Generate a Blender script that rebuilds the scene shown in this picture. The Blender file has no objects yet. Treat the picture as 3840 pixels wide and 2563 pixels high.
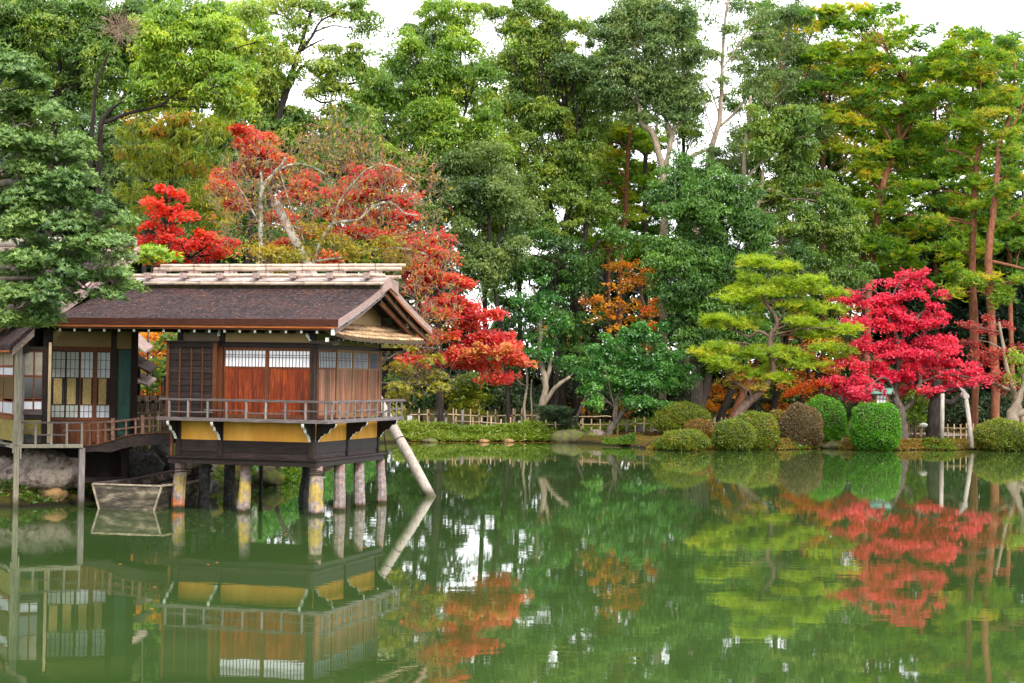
import bpy, math, random
import numpy as np
from mathutils import Matrix, Vector
SC = bpy.context.scene
COL = SC.collection
# ------------------------------------------------------------------ camera
PITCH = math.atan(127 / 6800.0); ROLL = 0.0157; EYE = 3.59; FPX = 6800.0
cd = bpy.data.cameras.new("camera"); cam = bpy.data.objects.new("camera", cd); COL.objects.link(cam)
cd.sensor_width = 36.0; cd.lens = FPX / 3840 * 36.0; cd.clip_start = 0.1; cd.clip_end = 2000
cam.matrix_world = Matrix.Translation((0, 0, EYE)) @ Matrix.Rotation(math.pi / 2 + PITCH, 4, 'X') @ Matrix.Rotation(ROLL, 4, 'Z')
SC.camera = cam
# ------------------------------------------------------------------ sky, sun, exposure
SUN_EL, SUN_AZ = 42.0, 150.0            # degrees; azimuth clockwise from +Y (150 = behind the camera, to the right)
w = bpy.data.worlds.new("World"); SC.world = w; w.use_nodes = True
nt = w.node_tree; nt.nodes.clear()
def wn(t, **k):
    n = nt.nodes.new(t)
    for a, b in k.items(): setattr(n, a, b)
    return n
sky = wn('ShaderNodeTexSky', sky_type='NISHITA', sun_disc=False, sun_elevation=math.radians(SUN_EL), sun_rotation=math.radians(SUN_AZ), dust_density=3.0)
cl = wn('ShaderNodeTexNoise'); cl.inputs['Scale'].default_value = 1.6; cl.inputs['Detail'].default_value = 5
tc = wn('ShaderNodeTexCoord'); mp = wn('ShaderNodeMapping'); mp.inputs['Scale'].default_value = (1, 1, 2.5)
nt.links.new(tc.outputs['Generated'], mp.inputs['Vector']); nt.links.new(mp.outputs['Vector'], cl.inputs['Vector'])
cr = wn('ShaderNodeValToRGB'); cr.color_ramp.elements[0].position = .35; cr.color_ramp.elements[0].color = (11.5, 11.7, 12.6, 1)
cr.color_ramp.elements[1].position = .65; cr.color_ramp.elements[1].color = (14.5, 14.5, 14.8, 1)
nt.links.new(cl.outputs['Fac'], cr.inputs['Fac'])
mx = wn('ShaderNodeMix', data_type='RGBA'); mx.inputs[0].default_value = .9
nt.links.new(sky.outputs['Color'], mx.inputs[6]); nt.links.new(cr.outputs['Color'], mx.inputs[7])
bg = wn('ShaderNodeBackground'); bg.inputs['Strength'].default_value = .115
wo = wn('ShaderNodeOutputWorld'); nt.links.new(mx.outputs[2], bg.inputs['Color']); nt.links.new(bg.outputs[0], wo.inputs[0])
sd = bpy.data.lights.new("sun", 'SUN'); sun = bpy.data.objects.new("sun", sd); COL.objects.link(sun)
sd.energy = 2.0; sd.angle = math.radians(10); sd.color = (1.0, .95, .87)
az = math.radians(SUN_AZ); el = math.radians(SUN_EL)
sun.rotation_euler = Vector((-math.sin(az) * math.cos(el), -math.cos(az) * math.cos(el), -math.sin(el))).to_track_quat('-Z', 'Y').to_euler()
sun.location = (20, -20, 40)
SC.view_settings.view_transform = 'Standard'; SC.view_settings.look = 'None'
SC.view_settings.exposure = 0.95; SC.view_settings.gamma = 1.0; SC.view_settings.use_curve_mapping = False
SC.render.engine = 'CYCLES'
cy = SC.cycles; cy.use_denoising = True; cy.max_bounces = 5; cy.diffuse_bounces = 3; cy.glossy_bounces = 3
cy.transmission_bounces = 3; cy.transparent_max_bounces = 4; cy.caustics_reflective = False; cy.caustics_refractive = False
# ------------------------------------------------------------------ picture -> place helpers (P = pixels of a 2349 wide print)
S = 3840 / 2349.0
RM = np.array(cam.matrix_world.to_3x3()); CAM = np.array([0, 0, EYE]); FP = FPX / S
def ray(x, y): return RM @ np.array([(x * S - 1920) / FPX, -(y * S - 1281.5) / FPX, -1.0])
def AT(x, y, Y): d = ray(x, y); return CAM + d * (Y / d[1])
def G(x, y, z=0.0): d = ray(x, y); return CAM + d * ((z - EYE) / d[2])
class Frame:
    def __init__(s, origin, ang):
        s.o = np.array(origin, float); s.a = ang; c, q = math.cos(ang), math.sin(ang)
        s.X = np.array([c, q, 0]); s.Y = np.array([-q, c, 0])
    def F(s, sx, sy, y):      # source pixel on the plane local y = const -> local (x, z)
        d = ray(sx / S, sy / S); t = (y - np.dot(CAM - s.o, s.Y)) / np.dot(d, s.Y); p = CAM + d * t
        return float(np.dot(p - s.o, s.X)), float(p[2])
    def Sd(s, sx, sy, x):     # source pixel on the plane local x = const -> local (y, z)
        d = ray(sx / S, sy / S); t = (x - np.dot(CAM - s.o, s.X)) / np.dot(d, s.X); p = CAM + d * t
        return float(np.dot(p - s.o, s.Y)), float(p[2])
    def L(s, p): q = np.array(p) - s.o; return (float(q @ s.X), float(q @ s.Y), float(q[2]))
# ------------------------------------------------------------------ object helpers
def tag(o, label=None, cat=None, group=None, kind=None):
    for k, v in (('label', label), ('category', cat), ('group', group), ('kind', kind)):
        if v: o[k] = v
    return o
def empty(name, loc, rz=0.0, label=None, cat=None, group=None):
    o = bpy.data.objects.new(name, None); COL.objects.link(o); o.location = loc; o.rotation_euler = (0, 0, rz)
    o.empty_display_size = .2
    return tag(o, label, cat, group)
def mesh_np(name, V, F, mat, parent=None, smooth=False, attr=None, loc=None):
    """V (n,3); F (m,k) int array or list of faces"""
    me = bpy.data.meshes.new(name)
    V = np.asarray(V, np.float32)
    if isinstance(F, np.ndarray):
        m, k = F.shape
        me.vertices.add(len(V)); me.vertices.foreach_set('co', V.ravel())
        me.loops.add(m * k); me.loops.foreach_set('vertex_index', F.astype(np.int32).ravel())
        me.polygons.add(m); me.polygons.foreach_set('loop_start', np.arange(0, m * k, k, dtype=np.int32))
        me.update(calc_edges=True)
    else:
        me.from_pydata([tuple(map(float, v)) for v in V], [], F); me.update()
    if attr is not None:
        a = me.attributes.new('tone', 'FLOAT', 'POINT'); a.data.foreach_set('value', np.asarray(attr, np.float32))
    if smooth: me.polygons.foreach_set('use_smooth', np.ones(len(me.polygons), bool))
    for m_ in (mat if isinstance(mat, (list, tuple)) else [mat]): me.materials.append(m_)
    o = bpy.data.objects.new(name, me); COL.objects.link(o)
    if parent is not None: o.parent = parent
    if loc is not None: o.location = loc
    return o
class MB:
    def __init__(s): s.v = []; s.f = []; s.mi = []
    def add(s, vs, fs, mi=0):
        b = len(s.v); s.v += [tuple(map(float, q)) for q in vs]
        for f in fs: s.f.append(tuple(b + i for i in f)); s.mi.append(mi)
        return s
    def box(s, x0, x1, y0, y1, z0, z1, mi=0):
        return s.add([(x0, y0, z0), (x1, y0, z0), (x1, y1, z0), (x0, y1, z0), (x0, y0, z1), (x1, y0, z1), (x1, y1, z1), (x0, y1, z1)],
                     [(0, 3, 2, 1), (4, 5, 6, 7), (0, 1, 5, 4), (1, 2, 6, 5), (2, 3, 7, 6), (3, 0, 4, 7)], mi)
    def beam(s, a, b, w, h, mi=0, up=(0, 0, 1)):
        a, b = np.array(a, float), np.array(b, float); d = b - a; d /= np.linalg.norm(d)
        x = np.cross(d, up); x /= np.linalg.norm(x); u = np.cross(x, d)
        q = []
        for p in (a, b):
            for i, j in ((-1, -1), (1, -1), (1, 1), (-1, 1)): q.append(p + x * i * w / 2 + u * j * h / 2)
        return s.add(q, [(0, 1, 2, 3)[::-1], (4, 5, 6, 7), (0, 1, 5, 4)[::-1] if 0 else (0, 1, 5, 4), (1, 2, 6, 5), (2, 3, 7, 6), (3, 0, 4, 7)], mi)
    def tube(s, pts, rad, n=8, mi=0, cap=True, rough=0, rng=None):
        pts = [np.array(p, float) for p in pts]; k = len(pts); base = len(s.v)
        if not hasattr(rad, '__len__'): rad = [rad] * k
        pv = None
        for i, p in enumerate(pts):
            d = pts[min(i + 1, k - 1)] - pts[max(i - 1, 0)]; d /= (np.linalg.norm(d) + 1e-9)
            if pv is None:
                pv = np.cross(d, (0, 0, 1) if abs(d[2]) < .9 else (1, 0, 0))
            pv = pv - d * np.dot(pv, d); pv /= (np.linalg.norm(pv) + 1e-9); q = np.cross(d, pv)
            for j in range(n):
                a = 2 * math.pi * j / n; r = rad[i] * (1 + (rough * (rng.random() - .5) if rough else 0))
                s.v.append(tuple(p + (pv * math.cos(a) + q * math.sin(a)) * r))
        for i in range(k - 1):
            for j in range(n):
                a = base + i * n + j; b = base + i * n + (j + 1) % n
                s.f.append((a, b, b + n, a + n)); s.mi.append(mi)
        if cap:
            s.f.append(tuple(base + j for j in range(n))[::-1]); s.mi.append(mi)
            s.f.append(tuple(base + (k - 1) * n + j for j in range(n))); s.mi.append(mi)
        return s
    def prism(s, prof, axis, a, b, mi=0, mi_edge=None):
        """profile of 2-D points extruded along axis 'x' or 'y' from a to b; 2-D = the other two coordinates"""
        def P(q, t): return (t, q[0], q[1]) if axis == 'x' else ((q[0], t, q[1]) if axis == 'y' else (q[0], q[1], t))
        n = len(prof); vs = [P(q, a) for q in prof] + [P(q, b) for q in prof]; base = len(s.v)
        s.v += [tuple(map(float, q)) for q in vs]
        s.f.append(tuple(base + i for i in range(n))); s.mi.append(mi)
        s.f.append(tuple(base + n + i for i in range(n))[::-1]); s.mi.append(mi)
        for i in range(n):
            j = (i + 1) % n; s.f.append((base + i, base + n + i, base + n + j, base + j)); s.mi.append(mi if mi_edge is None else mi_edge)
        return s
    def build(s, name, mat, parent=None, smooth=False, off=None, bevel=0, label=None):
        V = np.array(s.v, float)
        if off is not None: V = V - np.array(off)
        o = mesh_np(name, V, list(s.f), mat, parent)
        if isinstance(mat, (list, tuple)): o.data.polygons.foreach_set('material_index', s.mi)
        import bmesh
        bm = bmesh.new(); bm.from_mesh(o.data); bmesh.ops.recalc_face_normals(bm, faces=bm.faces)
        if bevel: bmesh.ops.bevel(bm, geom=list(bm.edges), offset=bevel, segments=1, affect='EDGES', clamp_overlap=True)
        bm.to_mesh(o.data); bm.free()
        if smooth: o.data.polygons.foreach_set('use_smooth', np.ones(len(o.data.polygons), bool))
        if label: o['label'] = label
        return o
def dup(src, parent, loc=(0, 0, 0), rot=None, scale=None, name=None):
    o = src.copy(); COL.objects.link(o); o.parent = parent; o.location = loc
    if rot is not None: o.rotation_euler = rot
    if scale is not None: o.scale = scale
    return o
# ------------------------------------------------------------------ materials
MATS = {}
def C4(c): return (c[0], c[1], c[2], 1)
class NT:
    def __init__(s, name):
        s.m = bpy.data.materials.new(name); s.m.use_nodes = True; s.t = s.m.node_tree; s.t.nodes.clear()
        s.out = s.n('ShaderNodeOutputMaterial')
    def n(s, t, **k):
        q = s.t.nodes.new(t)
        for a, b in k.items():
            if a in ('ins',):
                for i, v in b.items():
                    q.inputs[i].default_value = v
            else: setattr(q, a, b)
        return q
    def l(s, a, b): s.t.links.new(a, b)
    def coord(s, scale=(1, 1, 1), rot=(0, 0, 0), kind='Object'):
        c = s.n('ShaderNodeTexCoord'); m = s.n('ShaderNodeMapping'); m.inputs['Scale'].default_value = scale; m.inputs['Rotation'].default_value = rot
        s.l(c.outputs[kind], m.inputs['Vector']); return m.outputs['Vector']
    def noise(s, vec, scale, detail=4, rough=.55, dist=0):
        q = s.n('ShaderNodeTexNoise'); q.inputs['Scale'].default_value = scale; q.inputs['Detail'].default_value = detail
        q.inputs['Roughness'].default_value = rough; q.inputs['Distortion'].default_value = dist; s.l(vec, q.inputs['Vector']); return q.outputs['Fac']
    def ramp(s, fac, stops):
        r = s.n('ShaderNodeValToRGB'); e = r.color_ramp.elements
        while len(e) < len(stops): e.new(.5)
        for i, (p, c) in enumerate(stops): e[i].position = p; e[i].color = C4(c)
        s.l(fac, r.inputs['Fac']); return r.outputs['Color']
    def mix(s, f, a, b, mode='MIX'):
        q = s.n('ShaderNodeMix', data_type='RGBA', blend_type=mode)
        for i, v in ((0, f), (6, a), (7, b)):
            if isinstance(v, (int, float)): q.inputs[i].default_value = v
            elif isinstance(v, tuple): q.inputs[i].default_value = C4(v)
            else: s.l(v, q.inputs[i])
        return q.outputs[2]
    def math(s, op, a, b=0.0, c=None):
        q = s.n('ShaderNodeMath', operation=op)
        for i, v in enumerate((a, b) if c is None else (a, b, c)):
            if isinstance(v, (int, float)): q.inputs[i].default_value = v
            else: s.l(v, q.inputs[i])
        return q.outputs[0]
    def maprange(s, v, a, b, c=0.0, d=1.0):
        q = s.n('ShaderNodeMapRange'); s.l(v, q.inputs[0])
        for i, x in enumerate((a, b, c, d)): q.inputs[i + 1].default_value = x
        return q.outputs[0]
    def bump(s, h, strength, dist=.02):
        b = s.n('ShaderNodeBump'); b.inputs['Strength'].default_value = strength; b.inputs['Distance'].default_value = dist; s.l(h, b.inputs['Height']); return b.outputs[0]
    def pbr(s, col, rough=.7, normal=None, spec=.3, **k):
        p = s.n('ShaderNodeBsdfPrincipled')
        if isinstance(col, tuple): p.inputs['Base Color'].default_value = C4(col)
        else: s.l(col, p.inputs['Base Color'])
        if isinstance(rough, (int, float)): p.inputs['Roughness'].default_value = rough
        else: s.l(rough, p.inputs['Roughness'])
        p.inputs['Specular IOR Level'].default_value = spec
        if normal is not None: s.l(normal, p.inputs['Normal'])
        s.l(p.outputs[0], s.out.inputs[0]); return p
def objrand(t):
    return t.n('ShaderNodeObjectInfo').outputs['Random']
def wood(name, c0, c1, c2, grain=(14, 14, .8), sc=3.0, rough=.65, rnd=.35, bump=.35, dist=.6, stain=None, wet=False):
    """weathered timber: long streaks of grain, patches of wear and a tone of its own per board"""
    t = NT(name); oi = t.n('ShaderNodeObjectInfo'); tcn = t.n('ShaderNodeTexCoord')
    add = t.n('ShaderNodeVectorMath', operation='MULTIPLY_ADD'); t.l(oi.outputs['Random'], add.inputs[0]); add.inputs[1].default_value = (7, 5, 9); t.l(tcn.outputs['Object'], add.inputs[2])
    mp_ = t.n('ShaderNodeMapping'); mp_.inputs['Scale'].default_value = grain; t.l(add.outputs[0], mp_.inputs['Vector'])
    n1 = t.noise(mp_.outputs[0], sc, 6, .65, dist); n2 = t.noise(add.outputs[0], 1.7, 4, .6)
    col = t.ramp(n1, [(.3, c0), (.5, c1), (.72, c2)])
    wear = t.maprange(n2, .38, .68)
    col = t.mix(t.math('MULTIPLY', wear, .5), col, tuple(x * .55 for x in c1))
    if stain: col = t.mix(t.math('MULTIPLY', t.maprange(t.noise(mp_.outputs[0], sc * .35, 3, .6), .52, .66), .75), col, stain)
    rv = t.maprange(oi.outputs['Random'], 0, 1, 1 - rnd, 1 + rnd)
    hsv = t.n('ShaderNodeHueSaturation'); t.l(rv, hsv.inputs['Value']); t.l(col, hsv.inputs['Color'])
    cc = hsv.outputs[0]
    if wet:
        g = t.n('ShaderNodeNewGeometry'); sx = t.n('ShaderNodeSeparateXYZ'); t.l(g.outputs['Position'], sx.inputs[0])
        cc = t.mix(t.math('MULTIPLY', t.maprange(t.math('ADD', sx.outputs['Z'], t.math('MULTIPLY', n2, .25)), .42, .20), .85), cc, (.04, .038, .016))
    t.pbr(cc, rough, t.bump(n1, bump, .006), .18); return t.m
def mottled(name, stops, sc=6.0, rough=.8, bump=.4, bd=.02, stretch=(1, 1, 1), detail=6, rnd=0.0, spec=.25):
    t = NT(name); v = t.coord(stretch); n1 = t.noise(v, sc, detail, .65); col = t.ramp(n1, stops)
    if rnd:
        hsv = t.n('ShaderNodeHueSaturation'); t.l(t.maprange(objrand(t), 0, 1, 1 - rnd, 1 + rnd), hsv.inputs['Value']); t.l(col, hsv.inputs['Color']); col = hsv.outputs[0]
    t.pbr(col, rough, t.bump(t.noise(v, sc * 2.3, 5, .7), bump, bd), spec); return t.m
def leafmat(name, stops, trans=.45, rough=.42, spec=.55, gain=1.0):
    t = NT(name); a = t.n('ShaderNodeAttribute', attribute_name='tone'); col = t.ramp(a.outputs['Fac'], stops)
    p = t.pbr(col, rough, None, spec)
    tr = t.n('ShaderNodeBsdfTranslucent'); br = t.n('ShaderNodeHueSaturation'); br.inputs['Value'].default_value = 1.25 * gain; br.inputs['Saturation'].default_value = 1.1
    t.l(col, br.inputs['Color']); t.l(br.outputs[0], tr.inputs[0])
    m = t.n('ShaderNodeMixShader'); m.inputs[0].default_value = trans
    t.l(p.outputs[0], m.inputs[1]); t.l(tr.outputs[0], m.inputs[2]); t.l(m.outputs[0], t.out.inputs[0]); return t.m

M = {}
M['dark'] = wood('dark_stained_timber', (.008, .005, .004), (.018, .011, .008), (.045, .031, .025), (16, 16, 1), 3, .6)
M['darkh'] = wood('dark_stained_timber_level', (.009, .006, .005), (.021, .013, .011), (.055, .038, .033), (1, 14, 16), 3, .6)
M['grey'] = wood('grey_weathered_timber', (.045, .034, .030), (.115, .090, .085), (.23, .19, .19), (1.2, 12, 18), 3, .75, .15)
M['greyv'] = wood('grey_weathered_upright', (.09, .075, .07), (.2, .17, .16), (.34, .30, .29), (18, 18, 1), 3, .75, .2, wet=True)
M['red'] = wood('red_brown_door_timber', (.05, .008, .003), (.17, .025, .005), (.36, .08, .012), (9, 9, .55), 2.2, .5, .25, .3, 2.2, stain=(.035, .008, .005))
M['side'] = wood('bleached_door_timber', (.05, .016, .009), (.19, .08, .045), (.50, .33, .22), (16, 16, .35), 2.2, .65, .35, .3, .3, stain=(.38, .11, .02))
M['frame'] = wood('brown_frame_timber', (.045, .014, .007), (.10, .032, .012), (.19, .075, .028), (18, 18, 1), 3, .6, .25)
M['framel'] = wood('worn_tan_stile', (.14, .055, .02), (.26, .13, .055), (.40, .24, .12), (18, 18, 1), 3, .65, .2)
M['rust'] = wood('orange_brown_fascia', (.16, .04, .012), (.30, .085, .02), (.48, .16, .04), (.8, 12, 14), 3, .6, .1)
M['bargew'] = wood('pinkish_grey_barge_timber', (.22, .14, .12), (.36, .26, .23), (.52, .42, .39), (6, 6, 6), 4, .75, .12)
M['ochre'] = mottled('ochre_plaster', [(.3, (.50, .22, .030)), (.5, (.60, .29, .045)), (.7, (.70, .37, .08))], 2.6, .9, .12, .004, (1, 1, .35))
M['cream'] = mottled('cream_plaster', [(.3, (.22, .145, .065)), (.7, (.31, .21, .10))], 1.2, .9, .12, .004)
M['greige'] = mottled('grey_plaster', [(.3, (.13, .10, .065)), (.7, (.19, .15, .10))], 1.2, .9, .12, .004)
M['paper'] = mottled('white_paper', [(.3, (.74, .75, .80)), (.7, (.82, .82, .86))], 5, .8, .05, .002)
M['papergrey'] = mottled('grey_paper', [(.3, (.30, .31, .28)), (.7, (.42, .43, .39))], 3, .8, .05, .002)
M['straw'] = mottled('straw_panel', [(.3, (.22, .15, .055)), (.7, (.42, .31, .13))], 24, .85, .2, .004, (1, 1, .4))
M['white'] = mottled('white_chalk_paint', [(.3, (.55, .54, .50)), (.7, (.78, .77, .73))], 14, .7, .2, .004)
M['greenwd'] = mottled('blue_green_painted_door', [(.3, (.018, .055, .045)), (.7, (.045, .12, .095))], 4, .45, .1, .004, (1, 1, .4))
M['bamboo'] = wood('bleached_bamboo', (.28, .19, .12), (.48, .37, .28), (.68, .58, .50), (1.5, 12, 12), 2.2, .45, .12, .1, .2)
M['bambooV'] = wood('tan_bamboo_cane', (.30, .19, .10), (.48, .34, .20), (.66, .52, .36), (12, 12, 1.5), 2.2, .5, .2, .1, .2)
M['stone'] = None
M['rope'] = mottled('dark_rope', [(.3, (.02, .015, .012)), (.7, (.06, .045, .03))], 30, .9, .3, .004)
M['metal'] = mottled('dull_metal', [(.3, (.35, .35, .36)), (.7, (.5, .5, .52))], 8, .4, .05, .002)
M['blackm'] = mottled('black_metal', [(.3, (.012, .012, .013)), (.7, (.03, .03, .03))], 8, .45, .05, .002)
M['bark'] = wood('grey_brown_bark', (.045, .035, .028), (.11, .09, .072), (.21, .18, .145), (9, 9, 1.6), 1.6, .9, .15, 1.0, .8)
M['barkdark'] = wood('dark_bark', (.012, .010, .009), (.028, .022, .018), (.06, .048, .04), (7, 7, 1.3), 1.4, .9, .15, 1.0, .8)
M['barkpale'] = wood('pale_smooth_bark', (.16, .12, .085), (.28, .22, .16), (.42, .35, .26), (4, 4, 1.8), 1.2, .85, .1, .8, .8)
M['barkred'] = wood('red_pine_bark', (.09, .035, .022), (.22, .085, .045), (.36, .16, .09), (7, 7, 2.2), 1.5, .9, .12, 1.2, .8)
M['twig'] = wood('tan_twig_bark', (.16, .10, .07), (.27, .18, .13), (.40, .30, .23), (4, 4, 2), 1.2, .85, .1, .3)
M['barkpine'] = wood('grey_pine_bark', (.06, .035, .025), (.15, .095, .07), (.27, .19, .15), (8, 8, 2), 1.5, .9, .1, 1.0, .8)
M['barklich'] = mottled('lichened_bark', [(.35, (.10, .085, .07)), (.48, (.26, .25, .19)), (.6, (.50, .50, .38))], 5, .9, .8, .03)
M['post'] = wood('silvery_log', (.16, .12, .09), (.40, .34, .29), (.60, .54, .50), (14, 14, .7), 2, .8, .08, .7, .8, wet=True)
M['rock'] = mottled('grey_brown_boulder', [(.36, (.06, .045, .038)), (.46, (.20, .155, .125)), (.55, (.32, .26, .22)), (.66, (.14, .11, .09))], 3.4, .9, 1.0, .08, detail=9, rnd=.25)
M['rockmoss'] = mottled('mossy_rock', [(.32, (.05, .045, .03)), (.45, (.10, .085, .05)), (.58, (.10, .12, .02)), (.72, (.20, .17, .04))], 3.0, .95, 1.0, .06, detail=8)
M['rockorange'] = mottled('orange_brown_rock', [(.35, (.08, .06, .035)), (.5, (.22, .14, .07)), (.65, (.38, .21, .08))], 2.5, .9, .9, .05)
M['rockwhite'] = mottled('white_rock', [(.3, (.45, .42, .38)), (.6, (.78, .76, .72))], 6, .8, .6, .02)
M['copper'] = mottled('verdigris_copper', [(.3, (.08, .22, .18)), (.7, (.20, .38, .32))], 10, .5, .15, .004)
M['boat'] = mottled('weathered_boat_planks', [(.30, (.018, .016, .013)), (.45, (.045, .038, .028)), (.54, (.10, .082, .058)), (.62, (.26, .21, .15)), (.72, (.07, .065, .035))], 2.6, .85, .6, .02, (.6, 1, 2.2), detail=9)
M['boatin'] = wood('boat_inner_planks', (.06, .045, .05), (.12, .10, .11), (.2, .17, .18), (2, 12, 12), 2, .8, .1)
M['boatrim'] = mottled('pale_boat_rim', [(.3, (.13, .10, .07)), (.7, (.40, .33, .24))], 9, .8, .5, .01)
def stone_pillar_mat(name, lich, orange):
    """granite post with lichen spots, an orange crust near the waterline"""
    t = NT(name); v = t.coord(); n1 = t.noise(v, 9, 8, .7)
    col = t.ramp(n1, [(.3, (.12, .09, .085)), (.5, (.27, .21, .20)), (.7, (.46, .38, .36))])
    sp = t.n('ShaderNodeSeparateXYZ'); t.l(v, sp.inputs[0]); n2 = t.noise(v, 3.4, 6, .7); n3 = t.noise(v, 7, 6, .7)
    if lich:
        lz = t.math('MULTIPLY', t.maprange(sp.outputs['Z'], .12, .35), t.maprange(sp.outputs['Z'], 1.15, .6))
        f = t.maprange(t.math('ADD', n2, t.math('MULTIPLY', lz, .22 * lich)), .60, .70)
        col = t.mix(t.math('MULTIPLY', f, .72), col, t.ramp(n3, [(.35, (.30, .20, .02)), (.65, (.55, .40, .05))]))
    oz = t.maprange(sp.outputs['Z'], .42 * orange + .02, 0.02)
    col = t.mix(t.maprange(t.math('ADD', n3, t.math('MULTIPLY', oz, .35)), .62, .74), col, t.ramp(n2, [(.35, (.45, .10, .02)), (.6, (.60, .20, .05))]))
    wz = t.maprange(t.math('ADD', sp.outputs['Z'], t.math('MULTIPLY', n3, .2)), .24, .15)
    col = t.mix(wz, col, (.035, .035, .018))
    pz = t.maprange(t.math('ADD', sp.outputs['Z'], t.math('MULTIPLY', n3, .3)), 1.1, 1.3)
    col = t.mix(t.math('MULTIPLY', pz, .45), col, (.30, .14, .10))
    t.pbr(col, .88, t.bump(n1, .9, .03), .2); return t.m
M['stone'] = stone_pillar_mat('granite_with_lichen', 0, .25)
M['stonely2'] = stone_pillar_mat('granite_with_gold_lichen', 1, .15)
M['stonely'] = stone_pillar_mat('granite_with_yellow_lichen', 1, .9)
M['stonedark'] = mottled('dark_granite', [(.3, (.02, .022, .018)), (.5, (.06, .06, .055)), (.75, (.16, .15, .14))], 9, .9, .9, .03)  # a darker granite for the back pillars and several stones
def roof_mat():
    t = NT('cypress_bark_roof'); v = t.coord((1, 1, 1)); v2 = t.coord((1, 1.6, 1.6))
    n1 = t.noise(v2, 8, 8, .9); n2 = t.noise(v, 1.1, 4, .6); vo = t.n('ShaderNodeTexVoronoi'); vo.inputs['Scale'].default_value = 17; t.l(t.coord((1, 2.2, 2.2)), vo.inputs['Vector'])
    col = t.ramp(n1, [(.40, (.004, .003, .003)), (.47, (.015, .010, .011)), (.54, (.045, .029, .030)), (.62, (.17, .115, .115))])
    red = t.math('MULTIPLY', t.maprange(vo.outputs['Distance'], .22, .12), t.maprange(t.noise(v, 5, 3, .6), .46, .58))
    col = t.mix(red, col, (.26, .085, .032)); col = t.mix(t.math('MULTIPLY', t.maprange(n2, .45, .65), .35), col, (.10, .045, .032))
    t.pbr(col, .9, t.bump(n1, 1.0, .03), .15); return t.m
M['roof'] = roof_mat()
M['roofmoss'] = mottled('mossy_ridge_bark', [(.35, (.03, .022, .015)), (.5, (.055, .045, .02)), (.65, (.09, .085, .025))], 9, .95, .8, .03)
M['bamroof'] = wood('pent_roof_bamboo', (.26, .13, .05), (.50, .32, .17), (.70, .54, .38), (2, 9, 9), 2.0, .5, .22, .1, .2)
def glass_mat():
    t = NT('window_glass'); t.pbr((.012, .014, .013), .08, None, .8); return t.m
M['glass'] = glass_mat()
def water_mat():
    t = NT('pond_water'); c = t.n('ShaderNodeTexCoord')
    def nz(sc, stretch, det):
        m = t.n('ShaderNodeMapping'); m.inputs['Scale'].default_value = stretch; t.l(c.outputs['Object'], m.inputs['Vector']); return t.noise(m.outputs[0], sc, det, .5)
    a = nz(1.0, (.9, 1.0, 1), 2); b = nz(3.2, (.8, 1.1, 1), 2); cc = nz(.16, (1, 1, 1), 2)
    h = t.math('ADD', t.math('MULTIPLY', a, .8), t.math('MULTIPLY', b, .3)); amp = t.maprange(cc, .35, .65, .35, 1.0)
    nrm = t.bump(t.math('MULTIPLY', h, amp), .38, .006)
    col = t.ramp(nz(.35, (1, 1, 1), 4), [(.3, (.030, .060, .014)), (.7, (.042, .078, .019))])
    p = t.pbr(col, .02, nrm, .5); p.inputs['IOR'].default_value = 1.72
    return t.m
M['water'] = water_mat()
def ground_mat():
    t = NT('moss_and_soil'); v = t.coord(); n1 = t.noise(v, .55, 5, .6); n2 = t.noise(v, 7, 6, .7)
    col = t.ramp(n1, [(.3, (.040, .055, .010)), (.45, (.085, .095, .012)), (.53, (.12, .075, .018)), (.62, (.045, .035, .015)), (.72, (.08, .095, .012))])
    col = t.mix(t.maprange(n2, .3, .7, 0, .7), col, (.035, .032, .012)); g = t.n('ShaderNodeNewGeometry'); sx = t.n('ShaderNodeSeparateXYZ'); t.l(g.outputs['Position'], sx.inputs[0]); col = t.mix(t.maprange(t.math('ADD', sx.outputs['Z'], t.math('MULTIPLY', n2, .18)), .28, .14), col, (.018, .015, .009)); t.pbr(col, .95, t.bump(n2, 1.0, .10), .1); return t.m
M['ground'] = ground_mat()
M['path'] = mottled('pale_gravel', [(.3, (.20, .16, .13)), (.7, (.34, .29, .25))], 30, .95, .4, .02)
# foliage palettes: stops along the tone attribute
LM = {}
GRN = ('oak', 'oakdark', 'oaklight', 'grove', 'greygreen', 'camellia', 'pine', 'pineorange', 'pinelime', 'cedar', 'under')
def leafset(k, *cols, **kw):
    if k in GRN: cols = [(min(.6, c[0] * {'grove': 1.75, 'oak': 2.05, 'oaklight': 2.0, 'greygreen': 2.0}.get(k, 1.9)), min(.6, c[1] * 1.5), c[2] * {'greygreen': .72, 'camellia': .85, 'oakdark': .9, 'grove': 1.2}.get(k, 1.6)) for c in cols]
    LM[k] = leafmat('leaves_' + k, [(i / max(1, len(cols) - 1), c) for i, c in enumerate(cols)], **kw)
leafset('oak', (.020, .062, .012), (.050, .135, .018), (.095, .20, .026), (.19, .28, .03))
leafset('oakdark', (.014, .050, .018), (.034, .105, .030), (.065, .17, .042), (.10, .23, .06))
leafset('oaklight', (.035, .10, .014), (.085, .20, .02), (.16, .31, .03), (.30, .40, .035))
leafset('grove', (.02, .05, .018), (.045, .10, .028), (.09, .16, .05), (.14, .20, .06))
leafset('greygreen', (.026, .075, .040), (.060, .15, .075), (.12, .24, .12), (.20, .32, .16), trans=.3)
leafset('cedar', (.04, .075, .008), (.10, .17, .012), (.19, .26, .016), (.34, .10, .015))
leafset('pine', (.035, .10, .018), (.075, .18, .025), (.15, .29, .03), (.30, .30, .03), trans=.6)
leafset('pineorange', (.045, .13, .016), (.11, .24, .02), (.21, .31, .022), (.40, .24, .02), trans=.6)
leafset('pinelime', (.07, .15, .014), (.15, .27, .018), (.24, .38, .028), (.36, .36, .03), trans=.55)
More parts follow.
